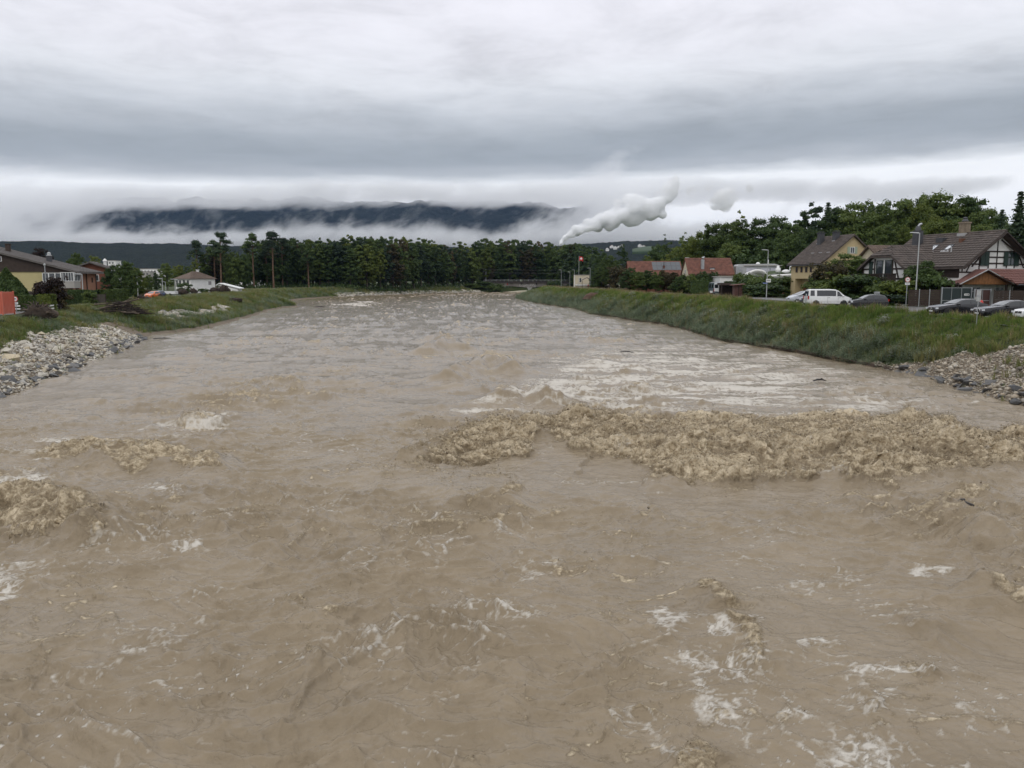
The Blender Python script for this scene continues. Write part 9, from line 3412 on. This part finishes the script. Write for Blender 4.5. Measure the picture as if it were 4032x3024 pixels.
# ------------------------------------------------------------------ root stumps, log heap, driftwood
ROOT_M = mat('weathered_root_wood', (0.100, 0.074, 0.055), rough=0.95, var=0.6, scale=2.5, bump=0.6, bscale=14)
ROOT_DK = mat('dark_root_wood', (0.036, 0.026, 0.021), rough=0.95, var=0.5, scale=3, bump=0.6, bscale=14)
SOIL = mat('root_soil', (0.045, 0.032, 0.024), rough=1.0, var=0.5, scale=3, bump=0.8, bscale=9)
def rootwad(px, Y, w, h, label, seed, x=None, dark=True, roots=34):
 rs = np.random.RandomState(seed)
 X = at(px, 1200, Y).x if x is None else x
 t = thing('root_stump', label, 'root stump', (X, Y, gz(X, Y)), rs.uniform(-0.4, 0.4), 'uprooted stumps on the left bank')
 bm = bmesh.new()
 bmesh.ops.create_icosphere(bm, subdivisions=3, radius=1.0)
 for v in bm.verts:
  n = v.co.normalized()
  k = 1 + 0.35 * float(perlin(np.array([n.x * 2.2 + seed]), np.array([n.y * 2.2 + n.z * 3]), seed)[0])
  v.co = Vector((n.x * w * 0.36 * k, n.y * w * 0.24 * k, h * 0.42 + n.z * h * 0.40 * k))
 me = bpy.data.meshes.new('root_ball')
 bm.to_mesh(me)
 bm.free()
 me.materials.append(SOIL)
 me.polygons.foreach_set('use_smooth', [True] * len(me.polygons))
 obj('root_ball', me, t)
 mb = MB()
 mb.tube([(0, 0.2, h * 0.45), (w * 0.05, 1.3, h * 0.45), (w * 0.08, 2.2, h * 0.3)], [h * 0.24, h * 0.2, h * 0.18], 10)
 mb.build('trunk', ROOT_M, t)
 for i in range(roots):
  a = rs.uniform(0, 6.28)
  r1 = rs.uniform(0.32, 0.52)
  e = Vector((math.cos(a) * w * r1, rs.uniform(-0.55, 0.35) * w * 0.4, max(0.05, h * 0.45 + math.sin(a) * h * r1 * 1.1)))
  s = Vector((math.cos(a) * w * 0.1, -0.1 * w, h * 0.45 + math.sin(a) * h * 0.12))
  m_ = s.lerp(e, 0.55) + Vector((rs.uniform(-.16, .16) * w, rs.uniform(-.12, .02) * w, rs.uniform(-.12, .16) * h))
  r0 = rs.uniform(0.03, 0.085) * h
  mb = MB()
  pts = [s]
  for k in range(1, 5):
   u = k / 5
   pts.append(s * (1 - u) ** 2 + m_ * 2 * u * (1 - u) + e * u * u + Vector((rs.uniform(-.03, .03) * w, 0, rs.uniform(-.03, .03) * h)))
  pts.append(e)
  mb.tube(pts, [r0, r0 * 0.85, r0 * 0.7, r0 * 0.55, r0 * 0.35, r0 * 0.12], 6)
  mb.build('root', ROOT_M if (not dark or rs.rand() < 0.45) else ROOT_DK, t)
 return t
rootwad(152, 84, 3.9, 2.25, 'largest uprooted stump with splayed grey roots beside the red container', 1, roots=60)
rootwad(722, 205, 3.6, 1.9, 'dark round uprooted stump in the grass below the close pair of lamps', 2)
rootwad(764, 222, 2.2, 2.0, 'slim uprooted stump before the white house', 3, roots=22)
rootwad(852, 228, 4.2, 2.2, 'wide uprooted stump before the porch of the white house', 4)
rootwad(884, 226, 3.8, 2.9, 'tall dark uprooted stump before the white shed', 5)
rootwad(930, 182, 3.4, 1.5, 'spiky uprooted stump lying alone in the grass below the shed', 6)
rootwad(556, 148, 2.0, 1.3, 'small reddish uprooted stump at the foot of the second lamp', 7, roots=20)
rootwad(634, 168, 1.3, 1.2, 'small dark uprooted stump below the white trailer', 8, roots=18)
def log_heap():
 rs = np.random.RandomState(12)
 c = Vector((at(452, 1200, 110).x, 110, 0))
 c.z = gz(c.x, 110)
 LOGM = mat('grey_log', (0.115, 0.088, 0.066), rough=0.95, var=0.5, scale=2.5, bump=0.5, bscale=12)
 CUT = mat('log_cut', (0.30, 0.21, 0.13), rough=0.9, var=0.2, scale=6)
 logs = [((-4.0, -0.6, 0.25), (3.1, 0.5, 2.05), 0.16, 'longest bare log slanting up across the heap'),
   ((-3.7, -0.9, 0.35), (1.7, -0.4, 1.35), 0.13, 'second log slanting up just below the longest one'),
   ((-3.4, 1.2, 1.25), (0.4, 1.0, 1.55), 0.10, 'thin pale crooked log sticking out at the back left of the heap'),
   ((-2.9, -1.6, 0.28), (-1.1, -1.7, 0.30), 0.27, 'short thick sawn log lying in front of the heap'),
   ((-1.6, -0.5, 0.5), (3.2, -0.9, 0.35), 0.14, 'log lying low across the front of the heap'),
   ((0.2, -0.2, 1.1), (3.5, -1.2, 0.15), 0.12, 'log running down to the right end of the heap'),
   ((0.6, 0.4, 1.5), (2.6, 0.1, 2.25), 0.09, 'thin log poking up at the top right of the heap'),
   ((1.4, -1.0, 0.3), (3.9, -1.5, 0.12), 0.12, 'log at the right toe of the heap'),
   ((1.6, 0.2, 0.9), (2.9, -0.9, 1.35), 0.07, 'pale broken branch crossing the right side of the heap')]
 for a, b, r, lab in logs:
  A, B = Vector(a), Vector(b)
  t = thing('log', lab, 'log', c + A, 0, 'logs of the brushwood heap')
  d = B - A
  mb = MB()
  pts = [d * (k / 6) + Vector((0, rs.uniform(-.05, .05), rs.uniform(-.05, .05) if 0 < k < 6 else 0)) for k in range(7)]
  mb.tube(pts, [r * (1 - 0.35 * k / 6) for k in range(7)], 9, cap=False)
  mb.build('stem', LOGM if r < 0.2 else ROOT_M, t)
  mb = MB()
  dn = d.normalized()
  mb.tube([-dn * 0.01, dn * 0.03], r * 0.99, 9)
  mb.tube([d - dn * 0.03, d + dn * 0.01], r * 0.64, 9)
  mb.build('cut_end', CUT, t)
 mb = MB()
 for k in range(420):
  u = rs.uniform(-1, 1)
  x = 0.9 + u * 3.0
  hh = 1.75 * max(0.05, 1 - abs(u) ** 1.6) * (0.55 if u < -0.5 else 1.0)
  z = rs.uniform(0.03, 1) ** 0.8 * hh
  y = rs.uniform(-1.5, 1.3) * (1 - z / 2.4)
  L = rs.uniform(0.5, 1.9)
  a = rs.uniform(-0.6, 0.6) + (math.pi if rs.rand() < .5 else 0)
  dz = rs.uniform(-0.35, 0.35)
  p = c + Vector((x, y, z))
  q = p + Vector((math.cos(a) * L, math.sin(a) * L * 0.8, dz * L))
  q.z = max(q.z, c.z + 0.02)
  m_ = p.lerp(q, 0.5) + Vector((0, 0, rs.uniform(-.1, .12)))
  r = rs.uniform(0.015, 0.06)
  mb.tube([p, m_, q], [r, r * 0.8, r * 0.35], 5)
 mb.build('brushwood', ROOT_DK, kind='stuff', label='dark tangled brushwood heap with logs on the left bank')
log_heap()
def driftwood():
 WET = mat('wet_driftwood', (0.026, 0.020, 0.017), rough=0.5, var=0.4, scale=4)
 for px, py, L, r, ang, lab, z in ((3772, 1985, 1.0, 0.11, 0.05, 'dark drifting log with a stub in the water at the right', 0.22),
          (3030, 1422, 0.0, 0.0, 0, '', 0), (2468, 1385, 1.6, 0.05, -0.7, 'thin branch rising from the white foam', 0.2),
          (3228, 1496, 1.0, 0.07, 0.2, 'short dark stick drifting right of the white foam', 0.1),
          (640, 1332, 2.2, 0.06, 0.1, 'thin branch drifting beside the left bank', 0.12),
          (1260, 1208, 3.0, 0.14, 0.05, 'dark snag at the tip of the grassy spit', 0.1)):
  if L == 0:
   continue
  X, Y = onz(px, py, z)
  t = thing('driftwood', lab, 'driftwood', (X, Y, z), ang)
  mb = MB()
  mb.tube([(-L / 2, 0, -0.05), (-L * 0.2, 0.02, 0.03), (L * 0.15, -0.01, 0.03), (L / 2, 0.02, -0.06)], [r * 0.6, r, r * 0.9, r * 0.4], 8)
  mb.build('stem', WET, t)
  mb = MB()
  mb.tube([(L * 0.02, 0, 0.03), (L * 0.08, -0.05, 0.05 + r * 0.9), (L * 0.16, -0.08, 0.05 + r * 1.1)], [r * 0.6, r * 0.5, r * 0.3], 6)
  mb.build('branch', WET, t)
 # debris line at the foot of the right bank
 rs = np.random.RandomState(31)
 mb = MB()
 for k in range(700):
  Y = rs.uniform(62, 170) if k > 160 else rs.uniform(68, 84)
  s = rs.uniform(-0.35, 0.25)
  X = float(xr(Y)) + s
  L = rs.uniform(0.3, 1.6)
  a = math.atan2(1, float(xr(Y + 1) - xr(Y))) + rs.uniform(-0.5, 0.5)
  p = Vector((X, Y, 0.05 + rs.uniform(0, 0.16)))
  q = p + Vector((math.cos(a) * L, math.sin(a) * L, rs.uniform(-0.05, 0.12)))
  mb.tube([p, p.lerp(q, 0.5) + Vector((0, 0, 0.05)), q], [0.022, 0.03, 0.012], 4)
 mb.build('drift_debris', mat('brown_debris', (0.060, 0.038, 0.026), rough=0.9, var=0.4, scale=3), kind='stuff', label='line of brown twigs washed along the foot of the right bank')
 # earth scars in the right bank
 for px, py, Y, w, h, lab in ((2335, 1172, 205, 5.2, 1.6, 'dark red earth mound in the right bank, farther of two'), (2590, 1186, 158, 3.6, 1.0, 'dark earth mound in the right bank, nearer of two')):
  X = at(px, py, Y).x
  z = gz(X, Y)
  t = thing('earth_mound', lab, 'earth mound', (X, Y, z))
  v, f = [], []
  n_ = 14
  for i in range(n_ + 1):
   for j in range(n_ + 1):
    a, b = 2 * i / n_ - 1, 2 * j / n_ - 1
    k = max(0.0, 1 - a * a - b * b)
    v.append((a * w / 2, b * w / 2, -0.4 + (h + 0.3 * float(perlin(np.array([a * 3 + px]), np.array([b * 3.0]), 9)[0])) * k ** 0.7))
  mb = MB()
  mb.mesh(v, [(i * (n_ + 1) + j, (i + 1) * (n_ + 1) + j, (i + 1) * (n_ + 1) + j + 1, i * (n_ + 1) + j + 1) for i in range(n_) for j in range(n_)])
  mb.build('soil', mat('red_brown_earth', (0.085, 0.046, 0.030), rough=1.0, var=0.5, scale=1.5, bump=0.8, bscale=6), t, smooth=True)
driftwood()
